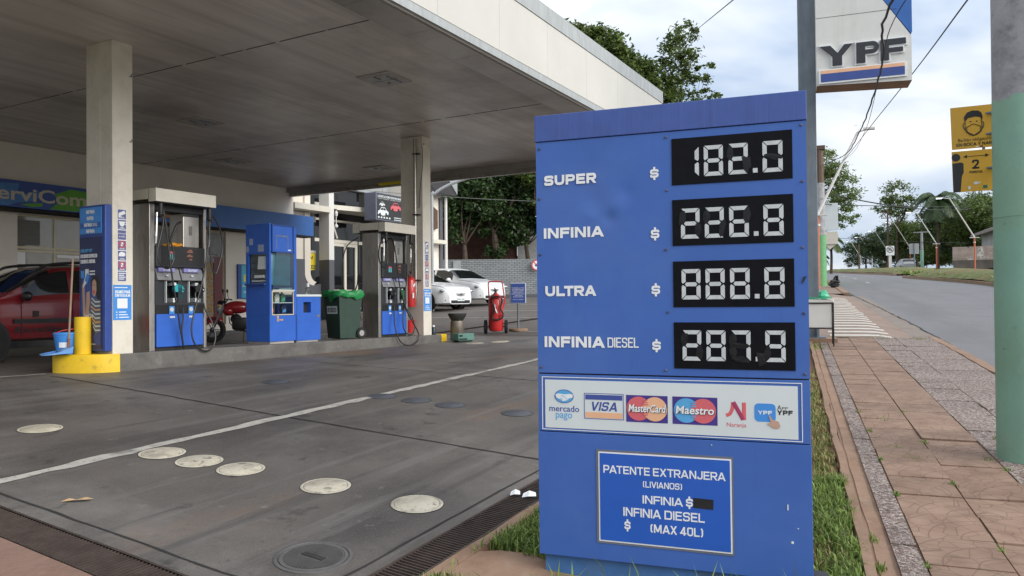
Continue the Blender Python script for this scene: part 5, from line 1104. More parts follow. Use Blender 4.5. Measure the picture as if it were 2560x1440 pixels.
L('lettering', WHITE, lambda b, y: b.text('YPF', 1.133, 1.199, .803, .822, y, .05), .0012)
L('pointing_hand', SKINP, lambda b, y: b.prism([(1.183, .800), (1.190, .800), (1.200, .780), (1.228, .772), (1.236, .752), (1.230, .738), (1.208, .738), (1.178, .758), (1.180, .763), (1.194, .762)], y-.001, y), .0026)
L('lettering', BLACK, lambda b, y: (b.text('A', 1.223, 1.243, .829, .851, y), b.text('PP', 1.246, 1.272, .831, .843, y), b.text('YPF', 1.222, 1.294, .804, .827, y, .055)))
# notice plate
b = MB(); b.box(.318, 1.013, -.004, -.0015, .097, .586); nt = b.build('notice_plate', GREYBORD, root)
b = MB(); b.box(.330, 1.004, -.0055, -.0042, .108, .575); b.build('notice_border', WHITE, nt)
b = MB(); b.box(.337, .997, -.007, -.0057, .115, .568); b.build('notice_field', BLUEN, nt)
q = -.0072
def T(*a): b = MB(); b.text(*a); b.build('notice_lettering', WHITE, nt)
T('PATENTE EXTRANJERA', .357, .976, .466, .507, q, .025); T('(LIVIANOS)', .564, .762, .405, .437, q, .02)
T('INFINIA', .561, .766, .322, .364, q, .03); T('$', .780, .815, .318, .371, q, .025); T('INFINIA DIESEL', .460, .872, .250, .295, q, .025); T('$', .465, .497, .176, .229, q, .025); T('(MAX 40L)', .600, .863, .177, .220, q, .025)
b = MB(); b.prism([(.816, .321), (.914, .318), (.916, .368), (.817, .371)], -.0085, -.0072); b.build('blackout_tape', BLACK, nt)
b = MB(); b.box(1.262, 1.268, -.0035, -.0012, .345, .372); b.ball((1.283, -.002, .19), (.007, .002, .007), 8, 5); b.ball((1.31, -.002, .26), (.003, .002, .003), 8, 5); b.ball((.91, -.002, .64), (.003, .002, .003), 6, 4); b.build('scratch', WHITEP, root)
b = MB(); b.tube([(1.40, .10, .02), (1.40, .10, -.09)], .05, 12); b.build('cable_gland', BLACK, root)

# ================================================================== BRAND PYLON
root = TW('brand_pylon', 'tall grey steel post with white sign box, big letters and orange blue stripe', 'pylon sign', .24, 15.9, HW(.3, 15.9)-.2)
zb = HW(.3, 15.9)-.2
b = MB(); b.box(0, .315, 0, .30, 0, 9.5, .01); b.build('post', GALV, root)
b = MB(); b.box(-.09, .62, -.22, .45, .15, .26); b.build('base_plinth', KERBM, root); b = MB(); b.box(-.06, .42, -.12, .40, .261, .285); [b.add([(x, -.10, .286), (x, .0, .286), (x, .0, .62)], [(0, 1, 2)]) for x in (.05, .26)]; b.build('base_plate', GALV, root)
X0 = .316; sx = lambda v: v-.24; sz = lambda z: z-zb
k_ = 15.42/15.4
b = MB(); P = [(X0, sz(3.985)), (sx(2.165), sz(3.925)), (sx(2.165), sz(4.74)), (sx(1.805), sz(5.30)), (sx(1.40), sz(5.93)), (sx(1.40), sz(7.6)), (X0, sz(7.6))]
b.prism(P, -.48, .05); b.build('sign_box', mat('sign box white', (.62, .62, .59), .5, var=.04, dirt=[((.45, .42, .36), 1.2, .55, .8, .5, (3, 3, .3))]), root)
b = MB(); b.box(X0+.002, sx(2.163), -.478, .048, sz(3.925)-.0, sz(3.93)); b.V = []; b.F = []; b.I = []; b.add([(X0, -.478, sz(3.98)), (sx(2.163), -.478, sz(3.92)), (sx(2.163), .05, sz(3.92)), (X0, .05, sz(3.98))], [(0, 1, 2, 3)]); b.build('underside', mat('rusty underside', (.26, .15, .09), .8, var=.2, vs=3), root)
b = MB(); b.prism([(sx(2.17), sz(4.79)), (sx(2.185), sz(4.82)), (sx(2.185), sz(7.6)), (sx(1.41), sz(7.6)), (sx(1.41), sz(5.95)), (sx(1.815), sz(5.33))], -.44, .05); b.build('blue_wing', mat('pylon blue', (.025, .115, .38), .45, var=.06), root)
b = MB(); b.box(X0, sx(1.93), -.482, -.479, sz(5.258), sz(5.266)); b.build('sheet_joint', CUT, root)
def YPF(b, g, y0, y1):
    z0, z1 = sz(4.325), sz(4.705); x = lambda v: sx(v)
    e_ = g
    # Y
    b.prism([(x(.615)-e_, z1+e_), (x(.80)+e_*.4, z1+e_), (x(.925), z1-.15+e_), (x(1.04)-e_*.4, z1+e_), (x(1.19)+e_, z1+e_), (x(1.0)+e_, z0+.17), (x(1.0)+e_, z0-e_), (x(.835)-e_, z0-e_), (x(.835)-e_, z0+.17)], y0, y1)
    # P
    def pr(x0, w, wide): 
        b.box(x0-e_, x0+w+e_, y0, y1, z0-e_, z1+e_)
        n = 14; cz = z1-.11; ro, ri = .11+e_, max(.01, .035-e_)
        xs = x0+w+e_
        Pts = [(xs, z1+e_)]+[(xs+wide+ro*math.sin(math.pi*i/n), cz+ro*math.cos(math.pi*i/n)) for i in range(n+1)]+[(xs, cz-ro)]+[(xs, cz-ri)]+[(xs+wide+ri*math.sin(math.pi*(n-i)/n), cz+ri*math.cos(math.pi*(n-i)/n)) for i in range(n+1)]+[(xs, cz+ri)]
        b.prism(Pts, y0, y1)
    pr(x(1.245), .15, .12)
    # F
    X_ = x(1.65); b.box(X_-e_, X_+.14+e_, y0, y1, z0-e_, z1+e_); b.box(X_+.14+e_, x(2.07)+e_, y0, y1, z1-.105-e_, z1+e_); b.box(X_+.14+e_, x(2.02)+e_, y0, y1, z1-.24-e_, z1-.16+e_)
b = MB(); YPF(b, .026, -.510, -.4805); b.build('letter_backing', WHITE, root)
b = MB(); YPF(b, .0, -.530, -.5105); b.build('sign_lettering', mat('charcoal letter', (.022, .024, .03), .5, var=.2), root)
b = MB(); b.box(sx(.596), sx(2.075), -.512, -.4805, sz(4.005), sz(4.27)); st = b.build('stripe_backing', WHITE, root)
b = MB(); b.box(sx(.628), sx(2.045), -.518, -.5125, sz(4.19), sz(4.252)); b.build('orange_stripe', PEACH, st); b = MB(); b.box(sx(.628), sx(2.045), -.518, -.5125, sz(4.035), sz(4.189)); b.build('blue_stripe', mat('stripe navy', (.035, .07, .26), .5), st)

# ================================================================== BIG CONCRETE POLE, YELLOW NOTICES
pv, pw_ = 1.81, 7.2; zb = HW(pv, pw_)-.1
root = TW('concrete_pole', 'thick concrete utility pole painted mint green on its lower part, at right', 'utility pole', pv, pw_, zb)
zc = 1.58-zb
random.seed(21); b = MB(); n = 64; V = []
for r_, z in ((.234, 0), (.2315, .08), (.219, zc-.12), (.2172, zc)): V += [(r_*math.cos(2*math.pi*k/n), r_*math.sin(2*math.pi*k/n), z+(random.uniform(-.022, .016)+.012*math.sin(k*.6) if z == zc else 0)) for k in range(n)]
b.add(V, [(i*n+k, i*n+(k+1) % n, (i+1)*n+(k+1) % n, (i+1)*n+k) for i in range(3) for k in range(n)]); b.build('painted_base', MINT, root, True)
b = MB(); b.lathe([(.229, 0), (.2155, zc), (.185, 8.5)], 48); b.build('shaft', CPOLE, root, True)
b = MB(); b.tube(spl([(.02, -.222, 7.5), (.025, -.221, 5.2), (.03, -.221, zc+.75), (.025, -.223, zc+.66), (.033, -.225, zc+.58), (.02, -.222, zc+.46)]), [.012]*18+[.016]*7+[.013]*6, 6); b.build('dangling_cable', WIRE, root)
b = MB(); [b.tube([(-.225*math.cos(a), -.225*math.sin(a), z) for a in [2*math.pi*k/28 for k in range(28)]], .0022, 4, True) for z in (zc-.95,)]; b.build('wire_band', MINT, root)
def notice(label, z0, z1, v0, v1, w, tilt, grp):
    r = TW('yellow_notice', label, 'notice', v0, w, z0, grp); 
    b = MB(); b.M = Matrix.Rotation(tilt, 4, 'Y'); b.box(0, v1-v0, 0, .012, 0, z1-z0); p = b.build('panel', YELS, r); return r, p
W_ = 7.6
r, p = notice('yellow notice with a masked face and mask rule text, upper of two on the pole', 1.283, 1.652, 1.371, 1.80, W_, R(-1.2), 'yellow health notices on the concrete pole')
def art(p, n, m, fn):
    b = MB(); b.M = Matrix.Rotation(R(-1.2), 4, 'Y'); fn(b); b.build(n, m, p)
y = -.0005
art(p, 'hair', BLACK, lambda b: b.prism([(.105, .23), (.10, .275), (.125, .315), (.165, .33), (.21, .325), (.235, .305), (.243, .27), (.238, .23), (.225, .265), (.19, .275), (.13, .265)], y-.001, y))
art(p, 'face_outline', BLACK, lambda b: (b.tube(spl([(.11, y, .25), (.108, y, .17), (.13, y, .13), (.172, y, .11), (.214, y, .13), (.236, y, .17), (.234, y, .25)]), .0035, 5), b.tube(spl([(.105, y, .225), (.093, y, .215), (.096, y, .18), (.112, y, .16)]), .003, 4), b.tube(spl([(.238, y, .225), (.25, y, .215), (.247, y, .18), (.232, y, .16)]), .003, 4)))
art(p, 'mask', YELS, lambda b: b.prism([(.118, .185), (.172, .212), (.226, .185), (.222, .145), (.172, .112), (.122, .145)], y-.0012, y-.0002))
art(p, 'mask_outline', BLACK, lambda b: (b.tube([(.118, y-.001, .185), (.172, y-.001, .212), (.226, y-.001, .185), (.222, y-.001, .145), (.172, y-.001, .113), (.122, y-.001, .145), (.118, y-.001, .185)], .0035, 5), b.disc(.15, .233, .007, .006, y-.001, y, 10), b.disc(.197, .233, .007, .006, y-.001, y, 10)))
art(p, 'lettering', BLACK, lambda b: (b.text('Barbijo obligatorio', .05, .31, .055, .09, y, 0), b.text('EN BOCA Y NARIZ', .035, .335, .022, .05, y, .03)))
art(p, 'small_emblem', WHITEP, lambda b: b.disc(.19, .010, .012, .006, y-.001, y, 10)); art(p, 'small_emblem', NAVY, lambda b: b.box(.215, .235, y-.001, y, .004, .017))
r2, p = notice('yellow notice with 2 metros and two dark figures, lower of two on the pole', .906, 1.264, 1.375, 1.80, W_, R(-1.2), 'yellow health notices on the concrete pole')
art(p, 'figure', BLACK, lambda b: (b.disc(.030, .305, .034, .034, y-.001, y, 24), b.prism([(.0, .255), (.065, .26), (.086, .25), (.085, .17), (.07, .14), (.055, .0), (.0, .0)], y-.001, y)))
art(p, 'figure', BLACK, lambda b: (b.disc(.365, .315, .034, .034, y-.001, y, 24), b.prism([(.33, .265), (.42, .265), (.42, .0), (.345, .0), (.345, .15), (.315, .18), (.312, .25)], y-.001, y)))
art(p, 'arrow', BLACK, lambda b: (b.box(.105, .265, y-.001, y, .304, .309), b.prism([(.085, .3065), (.115, .322), (.115, .291)], y-.001, y), b.prism([(.285, .3065), (.255, .322), (.255, .291)], y-.001, y)))
art(p, 'lettering', BLACK, lambda b: (b.text('2', .152, .205, .195, .275, y, .04), b.text('metros', .13, .228, .157, .182, y, .02)))
art(p, 'small_emblem', WHITEP, lambda b: (b.disc(.175, .07, .018, .013, y-.001, y, 14), b.disc(.198, .072, .012, .008, y-.001, y, 12), b.prism([(.112, .045), (.135, .045), (.132, .022), (.123, .014), (.115, .022)], y-.001, y))); art(p, 'small_emblem', mat('emblem teal', (.02, .12, .10), .5), lambda b: b.box(.228, .26, y-.001, y, .02, .048))
b = MB()
for z in (.12, .30): b.tube([(.25, .014, z), (.55, -.10, z)], .012, 6); 
b.tube([(.245, .02, -.12), (.245, .02, .32)], .012, 6); b.build('bracket', GALV, r)
b = MB(); b.tube([(.25, .014, .2), (.5, -.12, .2)], .012, 6); b.build('bracket', GALV, r2)

# ================================================================== SHOP
root = TS('convenience_store', 'beige petrol station shop with a green and blue fascia sign under the canopy', 'shop', 0, 0, 0)
G = -1.2; T0 = 17.93; SE = 17.79
b = MB()
def wallp(s0, s1, z0, z1, d=.25): b.box(s0, s1, T0, T0+d, z0, z1)
for q in ((-1, 9.43, G, 4.2), (9.43, 11.6, 2.05, 4.2), (11.6, 12.2, G, 4.2), (12.2, 15.14, 2.06, 4.2), (15.14, SE, G, 4.2)): wallp(*q)
b.box(9.43, 11.6, T0, T0+.25, G, -.55); b.box(12.2, 15.14, T0, T0+.25, G, -.62)
b.box(SE-.25, SE-.0005, T0+.2505, T0+8, G, 4.2); b.box(-1, SE-.26, T0+6, T0+6.2, G, 4.2); b.box(-1, SE-.26, T0+.26, T0+6, 2.9, 3.0); b.build('wall', WALLB, root)
b = MB(); b.box(-1, SE-.3, T0+.26, T0+5.95, -.72, -.65); b.build('floor', mat('shop floor', (.3, .28, .25), .4), root)
b = MB(); b.box(-1, 12.45, T0-.43, T0-.002, 2.135, 2.725); band = b.build('sign_band', BLUED, root)
q = T0-.431
b = MB(); b.prism([(9.9, 2.16), (10.1, 2.34), (10.0, 2.5), (10.35, 2.66), (11.0, 2.64), (11.9, 2.6), (12.3, 2.4), (12.1, 2.18), (11.3, 2.22), (10.9, 2.16), (10.8, 2.24), (10.5, 2.16)], q-.003, q); b.prism([(9.25, 2.2), (9.45, 2.24), (9.75, 2.28), (9.72, 2.20), (9.5, 2.17)], q-.003, q); b.build('green_splash', GREENP, band)
b = MB(); b.prism([(8.4, 2.15), (8.5, 2.5), (8.9, 2.64), (9.25, 2.66), (9.2, 2.5), (9.35, 2.44), (9.6, 2.55), (9.75, 2.5), (9.55, 2.3), (9.2, 2.24), (9.0, 2.16)], q-.003, q); b.build('blue_splash', mat('splash blue', (.05, .17, .42), .5, var=.2, vs=4), band)
b = MB(); b.text('ServiCompras', 8.53, 11.70, 2.195, 2.585, q-.004, .035); b.build('sign_lettering', TANP, band)
b = MB(); b.box(12.455, 18.24, T0-.43, T0-.002, 2.12, 2.74); bb = b.build('sign_band', BLUEF, root)
b = MB(); b.prism([(12.7, 2.72), (13.9, 2.72), (13.9, 2.3), (13.7, 2.22), (13.55, 2.35), (13.4, 2.18), (13.25, 2.3), (13.1, 2.2), (12.9, 2.25), (12.7, 2.2)], q-.003, q); b.build('orange_splash', mat('fascia orange', (.42, .19, .01), .5), bb)
b = MB(); b.box(-1, 18.245, T0-.435, T0-.0, 2.07, 2.118); b.build('band_base', CUT, root)
def window(name, s0, s1, z0, z1, fw_, mul, gm, inset=.10, tr=()):
    f = MB(); y0, y1 = T0+inset, T0+inset+.06
    f.box(s0, s1, y0, y1, z0, z0+fw_); f.box(s0, s1, y0, y1, z1-fw_, z1); f.box(s0, s0+fw_, y0, y1, z0+fw_, z1-fw_); f.box(s1-fw_, s1, y0, y1, z0+fw_, z1-fw_)
    for m in mul: f.box(m-fw_/2, m+fw_/2, y0+.002, y1-.002, z0+fw_, z1-fw_)
    for zz in tr: f.box(s0+fw_, s1-fw_, y0+.004, y1-.004, zz-fw_*.6, zz+fw_*.6)
    fo = f.build(name, CREAMF, root); g = MB(); g.box(s0+fw_, s1-fw_, y0+.025, y0+.035, z0+fw_, z1-fw_); g.build('pane', gm, fo); return fo
wf = window('window', 9.43, 11.6, -.55, 2.05, .045, (10.31,), SGLASS, tr=(1.30, 1.22))
q = T0+.12
b = MB(); b.box(9.46, 9.98, q-.01, q, 1.36, 1.93); b.build('window_blind', mat('slatted blind', (.12, .12, .11), .6, stretch=(1, 1, 30), var=.3), wf)
b = MB(); b.box(9.47, 9.66, q-.01, q, .92, 1.20); b.build('paper_notice', WHITE, wf)
b = MB(); b.box(10.36, 10.9, q-.01, q, 1.10, 1.165); b.build('door_header_paper', WHITE, wf)
for s0, s1, z0, m, tx, l in ((9.63, 9.92, .72, YELV, 'TIRE', 'yellow'), (10.42, 10.72, .70, mat('pale yellow label', (.62, .52, .25), .5), 'TIRE', 'pale')):
    b = MB(); b.box(s0, s1, q-.012, q-.002, z0, z0+.085); d = b.build('door_label', m, wf); b = MB(); b.text(tx, s0+.09, s1-.09, z0+.025, z0+.065, q-.0125, .03); b.build('label_lettering', BLACK, d)
b = MB(); b.box(9.65, 9.9, q-.012, q-.002, .52, .715); b.build('blue_notice', BLUED, wf)
b = MB(); b.box(10.74, 10.9, q-.012, q-.002, .70, .79); b.build('red_notice', PINK, wf)
wf = window('window', 12.2, 15.14, -.62, 2.06, .05, (14.30,), SGLASS)
b = MB(); 
V = []; n = 40
for i in range(n+1):
    s = 12.26+2.8*i/n
    for z in (1.99, 1.7, 1.36): V.append((s, T0+.03-.02*math.sin(i*1.7+z*3)-.03*(2-z)*abs(math.sin(i*.5)), z+.02*math.sin(i*.4)*(z < 1.5)))
b.add(V, [(3*i+j, 3*i+3+j, 3*i+4+j, 3*i+1+j) for i in range(n) for j in range(2)]); b.build('tarpaulin', SHUT, wf, True)
b = MB(); b.box(14.36, 14.75, T0+.06, T0+.098, -.55, 1.30); b.build('fridge_shelves', CANS, wf)
b = MB(); [b.box(14.36, 14.75, T0+.045, T0+.059, z, z+.03) for z in (-.3, 0, .3, .6, .9)]; b.box(14.34, 14.76, T0+.04, T0+.059, 1.15, 1.3); b.build('fridge_rail', mat('fridge rail', (.2, .2, .19), .5), wf)
b = MB(); b.box(14.77, 15.07, T0+.05, T0+.098, -.58, 1.33); b.build('fridge_door', MAROON, wf)
b = MB(); b.box(15.52, 16.35, T0-.07, T0-.001, .12, 1.13); po = b.build('wall_poster', BLUED, root)
b = MB(); b.box(15.64, 16.33, T0-.075, T0-.0705, .14, 1.11); b.build('poster_face', mat('poster cyan', (.04, .33, .55), .5, var=.2, vs=2, dirt=[((.10, .42, .30), 1.2, .5, .7, .8)]), po)
b = MB(); b.text('Es', 15.72, 16.02, .62, .83, T0-.0755, .04); b.build('poster_lettering', YELV, po)
b = MB(); b.text('imperdible', 15.68, 16.30, .43, .55, T0-.0755); b.text('la App', 15.72, 16.15, .26, .36, T0-.0755); b.build('poster_small_lettering', WHITE, po)
b = MB(); b.box(-1, 17.5, T0-.6, T0-.002, G-.2, -.80); b.build('plinth_step', mat('dark step', (.10, .10, .10), .8, var=.2), root)
b = MB(); b.box(17.0, 17.22, T0-.1, T0-.001, 1.0, 1.16); b.tube([(17.11, T0-.16, 1.1), (17.11, T0-.1, 1.1)], .05, 8); b.build('wall_lamp', WOODH, root)

# ================================================================== CAR DEALER BUILDING
root = TS('car_showroom', 'two storey car dealer building with pale fins, balcony slabs and dark glazing', 'building', 0, 0, 0)
g0 = -.75
b = MB(); 
b.box(18.9, 19.48, 18.9, 19.1, 2.72, 5.0)
b.box(17.85, 18.72, 18.42, 18.60, g0, 3.0); b.box(17.85, 18.72, 18.42, 18.6, 3.25, 5.0); b.box(24.6, 26.5, 18.2, 26, g0, 5.0); b.box(17.85, 26, 26, 26.2, g0, 5.2); b.build('wall', LGREY if 0 else WALLB, root)
# fin with round bottomed opening (jamb, curved sill)
b = MB()
o_ = [(18.72, 3.0), (18.72, .98)]+[(18.72+.40*(1-math.cos(math.pi/2*i/8)), .98-.42*math.sin(math.pi/2*i/8)) for i in range(1, 9)]
i_ = [(18.98, 3.0), (18.98, 1.0)]+[(18.98+.28*(1-math.cos(math.pi/2*i/8)), 1.0-.32*math.sin(math.pi/2*i/8)) for i in range(1, 9)]
b.prism([(18.72, 3.25), (18.72, 5.0), (18.98, 5.0), (18.98, 3.25)], 18.35, 18.62)
b.prism(o_+i_[::-1], 18.35, 18.62); b.build('curved_jamb', WALLB, root)
b = MB(); low = [(17.85, g0), (19.49, g0), (19.49, .62), (19.12, .56)]+[(18.72+.40*(1-math.cos(math.pi/2*i/8)), .98-.42*math.sin(math.pi/2*i/8)) for i in range(7, 0, -1)]+[(18.72, 1.43), (17.85, 1.43)]
b.prism(low, 18.36, 18.419); b.build('dado', SLATE, root)
b = MB(); b.box(18.9, 19.6, 18.75, 18.80, .3, 4.9); gz = b.build('glazing', DGLASS, root)
b = MB(); b.box(18.9, 19.6, 18.70, 18.749, 1.68, 1.77); b.box(18.9, 19.6, 18.70, 18.749, 2.75, 2.95); b.build('glazing_bar', CREAM, gz)
b = MB(); b.prism([(18.9, 1.02), (19.60, 1.12), (19.60, 1.78-.08), (18.9, 1.60)], 18.71, 18.72); bn = b.build('banner', YELV, root)
b = MB(); b.text('0 KM', 19.03, 19.46, 1.46, 1.585, 18.7095, .03); b.build('banner_lettering', BLACK, bn); b = MB(); b.text('USADOS', 18.98, 19.62, 1.13, 1.27, 18.7095, .03); b.build('banner_lettering', BLACK, bn)
b = MB(); b.text('&', 19.17, 19.28, 1.31, 1.42, 18.7095, .02); b.build('banner_lettering', PEACH, bn)
b = MB(); b.box(17.85, 19.52, 17.92, 18.6, 3.03, 3.22); b.build('balcony_slab', CREAM, root)
b = MB(); b.box(19.5, 19.745, 18.0, 18.45, 1.43, 5.2); b.build('column', LGREY, root); b = MB(); b.box(19.5, 19.745, 18.0, 18.45, g0, 1.429); b.build('column_base', SLATE, root)
b = MB(); b.prism([(19.745, 3.35), (20.9, 3.35), (20.9, 3.50), (19.745, 3.50)], 18.9, 21); b.prismz([(20.9, 18.9), (24.6, 17.8), (24.6, 21), (20.9, 21)], 3.33, 3.50); b.build('balcony_slab', CREAM, root)
b = MB(); b.box(19.75, 24.6, 19.62, 19.66, 3.52, 4.25); ug = b.build('upper_glazing', DGLASS, root)
b = MB(); [b.box(s-.04, s+.04, 19.57, 19.619, 3.52, 4.25) for s in (20.9, 21.0)]; b.build('glazing_bar', LGREY, ug)
b = MB(); b.box(19.75, 27.0, 19.4, 21, 4.252, 5.4); [b.box(s, s+.03, 19.385, 19.399, 4.26, 5.38) for s in (20.5, 21.4, 22.3, 23.2, 24.1, 25)]; b.build('cladding', PANELG, root)
b = MB(); b.box(19.75, 24.6, 19.60, 19.64, -.1, 3.33); lg = b.build('lower_glazing', DGLASS, root)
b = MB()
for s0, s1, z0, z1 in ((19.75, 24.6, 2.20, 2.32), (19.75, 24.6, 2.98, 3.06), (21.28, 21.42, .35, 2.19), (22.0, 22.12, .4, 2.19), (22.62, 22.76, .35, 2.19), (21.42, 22.62, .35, .45), (21.42, 22.62, 2.08, 2.19), (21.2, 21.28, 2.33, 2.97), (23.5, 23.6, 0, 2.19)): b.box(s0, s1, 19.55, 19.599, z0, z1)
b.tube([(21.33, 19.54, 2.97), (21.45, 19.40, 2.35)], .03, 6); b.build('door_frame', CREAM, lg)
b = MB(); b.box(19.75, 24.6, 19.3, 19.7, -.9, -.105); b.box(19.8, 22.9, 19.0, 19.3, -.9, -.35); b.box(19.6, 23, 18.6, 19.0, -.9, -.55); [b.box(20.1, 23, 19.27, 19.299, -.1+.14*k, -.04+.14*k) for k in range(3)]; b.build('timber_steps', mat('worn timber step', (.21, .145, .10), .8, var=.25, vs=3), root)
b = MB(); b.lathe([(.03, 0), (.07, -.1), (.05, -.2)], 10, (20.9, 18.95, 3.3)); b.tube([(20.9, 18.95, 3.1), (20.9, 18.95, 2.8)], .02, 5); b.ball((20.9, 18.95, 2.74), .07, 8, 6); b.build('pendant_lamp', LGREY, root)
b = MB(); b.prism([(25.0, 4.25), (26.95, 4.45), (26.95, 5.6), (25.0, 5.6)], 17.72, 17.8); b.prism([(24.2, 5.2), (26.1, 5.2), (26.95, 4.45), (26.7, 4.40), (25.4, 4.42)], 17.70, 17.719); b.box(25.0, 26.9, 17.8, 22, 4.5, 5.2); b.build('roof_edge', mat('dark roof soffit', (.035, .033, .036), .7, var=.1), root)
b = MB(); b.prism([(26.1, 5.6), (26.1, 5.2), (26.94, 4.47), (26.94, 5.6)], 17.66, 17.70); b.build('roof_fascia', PANELG, root)
b = MB(); b.prism([(25.2, 4.1), (26.04, 3.75), (26.04, 3.0), (25.2, 2.75)], 18.05, 18.19); b.build('timber_box', WOODD, root)
b = MB(); b.box(25.0, 26.3, 17.75, 18.19, 2.35, 2.50); b.build('awning_slab', CREAM, root)
b = MB(); b.tube([(26.62, 18.05, -.5), (26.62, 18.05, 4.35)], .07, 8); b.build('downpipe', LGREY, root, True)
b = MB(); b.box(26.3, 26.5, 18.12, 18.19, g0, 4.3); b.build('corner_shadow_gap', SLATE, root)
r = TS('dealer_sign', 'black lightbox sign with white and red cars on the showroom balcony', 'sign', 21.8, 17.85, 2.99)
b = MB(); b.box(0, 1.75, .0, .55, 0, 1.02, .01); b.build('case', mat('grey sign case', (.12, .13, .17), .5), r)
b = MB(); b.box(.06, 1.72, -.006, -.001, .04, .98); fp = b.build('sign_face', mat('sign face charcoal', (.03, .03, .032), .4, var=.2), r)
b = MB(); b.text('LUGARES AUTOMOTORES MULTIMARCA', .09, 1.60, .85, .93, -.0065, .02); b.text('0 KM  USADOS  FINANCIACION', .12, 1.5, .79, .825, -.0065)
def mini(b, x, z, k):
    b.prism([(x, z), (x+.02*k, z+.12*k), (x+.12*k, z+.16*k), (x+.2*k, z+.27*k), (x+.42*k, z+.27*k), (x+.52*k, z+.16*k), (x+.62*k, z+.12*k), (x+.62*k, z+.02*k), (x+.3*k, z-.04*k)], -.010, -.0065)
mini(b, .2, .55, .5); mini(b, .1, .22, 1.0)
[b.disc(.15+.16*i, .11, .05, .035, -.009, -.0065, 12) for i in range(5)]; [b.box(1.05, 1.6, -.009, -.0065, z, z+.03) for z in (.14, .06)]; b.build('sign_artwork', WHITEP, fp)
b = MB(); mini(b, .85, .45, 1.0); b.build('sign_red_car', PINK, fp)
for x, z, k in ((.2, .55, .5), (.1, .22, 1.0), (.85, .45, 1.0)):
    b = MB(); b.prism([(x+.15*k, z+.165*k), (x+.21*k, z+.245*k), (x+.30*k, z+.245*k), (x+.30*k, z+.165*k)], -.0115, -.0102); b.prism([(x+.32*k, z+.165*k), (x+.32*k, z+.245*k), (x+.41*k, z+.245*k), (x+.48*k, z+.165*k)], -.0115, -.0102); b.disc(x+.12*k, z, .055*k, .055*k, -.0115, -.0102, 12); b.disc(x+.48*k, z+.02*k, .055*k, .055*k, -.0115, -.0102, 12); b.build('sign_car_detail', BLACK, fp)

# yard wall, brick ruin behind, round sign
root = thing('yard_wall', 'long grey painted brick wall at the back of the yard', 'wall', (-6, 35.6, -.6), R(.5))
b = MB(); b.box(0, 11.5, 0, .2, 0, 2.52); b.build('wall_panel', BRICKG, root)
b = MB(); b.box(0, 11.5, -.012, -.001, 0, .86); b.build('dark_skirting', SLATE, root); b = MB(); b.box(3.25, 3.62, -.06, -.0, .87, 2.46); b.build('pier', mat('pier grey', (.33, .35, .36), .8), root)
root = thing('brick_shed', 'dark red brick outbuilding behind the grey yard wall under the trees', 'outbuilding', (-6, 41, 0), 0)
b = MB(); b.box(0, 6.3, 0, 4, -.5, 4.3); b.box(6.3, 12, .4, 4, -.5, 2.4); b.build('wall', BRICKR, root)
b = MB(); b.box(6.32, 7.5, -.12, .39, -.5, 4.2); b.build('plaster_pier', mat('grey plaster', (.27, .27, .27), .8, var=.15), root)
b = MB(); b.box(-.2, 6.5, -.3, 4.3, 4.31, 4.45); b.build('roof', ROOFT, root)
root = thing('no_smoking_sign', 'round red and white prohibition sign on the grey yard wall', 'sign', (1.17, 35.45, 1.62), 0)
b = MB(); b.disc(0, 0, .25, .25, 0, .02, 28); b.build('disc', WHITE, root); b = MB(); b.ring(0, 0, .20, .25, -.006, -.001, 28); b.M = Matrix.Rotation(R(45), 4, 'Y'); b.box(-.21, .21, -.005, -.0012, -.02, .02); b.build('red_ring', REDP, root); b = MB(); b.box(-.08, .13, -.004, -.001, -.06, .06); b.build('pictogram', NAVY, root)
root = TS('yard_lamp', 'curved grey street lamp arm reaching over the yard by the showroom corner', 'street lamp', 23.0, 16.2, HS(23, 16.2))
z_ = HS(23, 16.2); b = MB(); b.tube(spl([(0, 0, 0), (0, 0, 3.6-z_), (.05, -.1, 3.95-z_), (.35, -.6, 4.3-z_), (.8, -1.5, 4.62-z_)]), .055, 8); b.build('curved_pole', PANELG, root, True)
b = MB(); b.ball((.95, -1.8, 4.78-z_), (.16, .36, .08), 12, 6); b.build('lamp_head', PANELG, root, True)

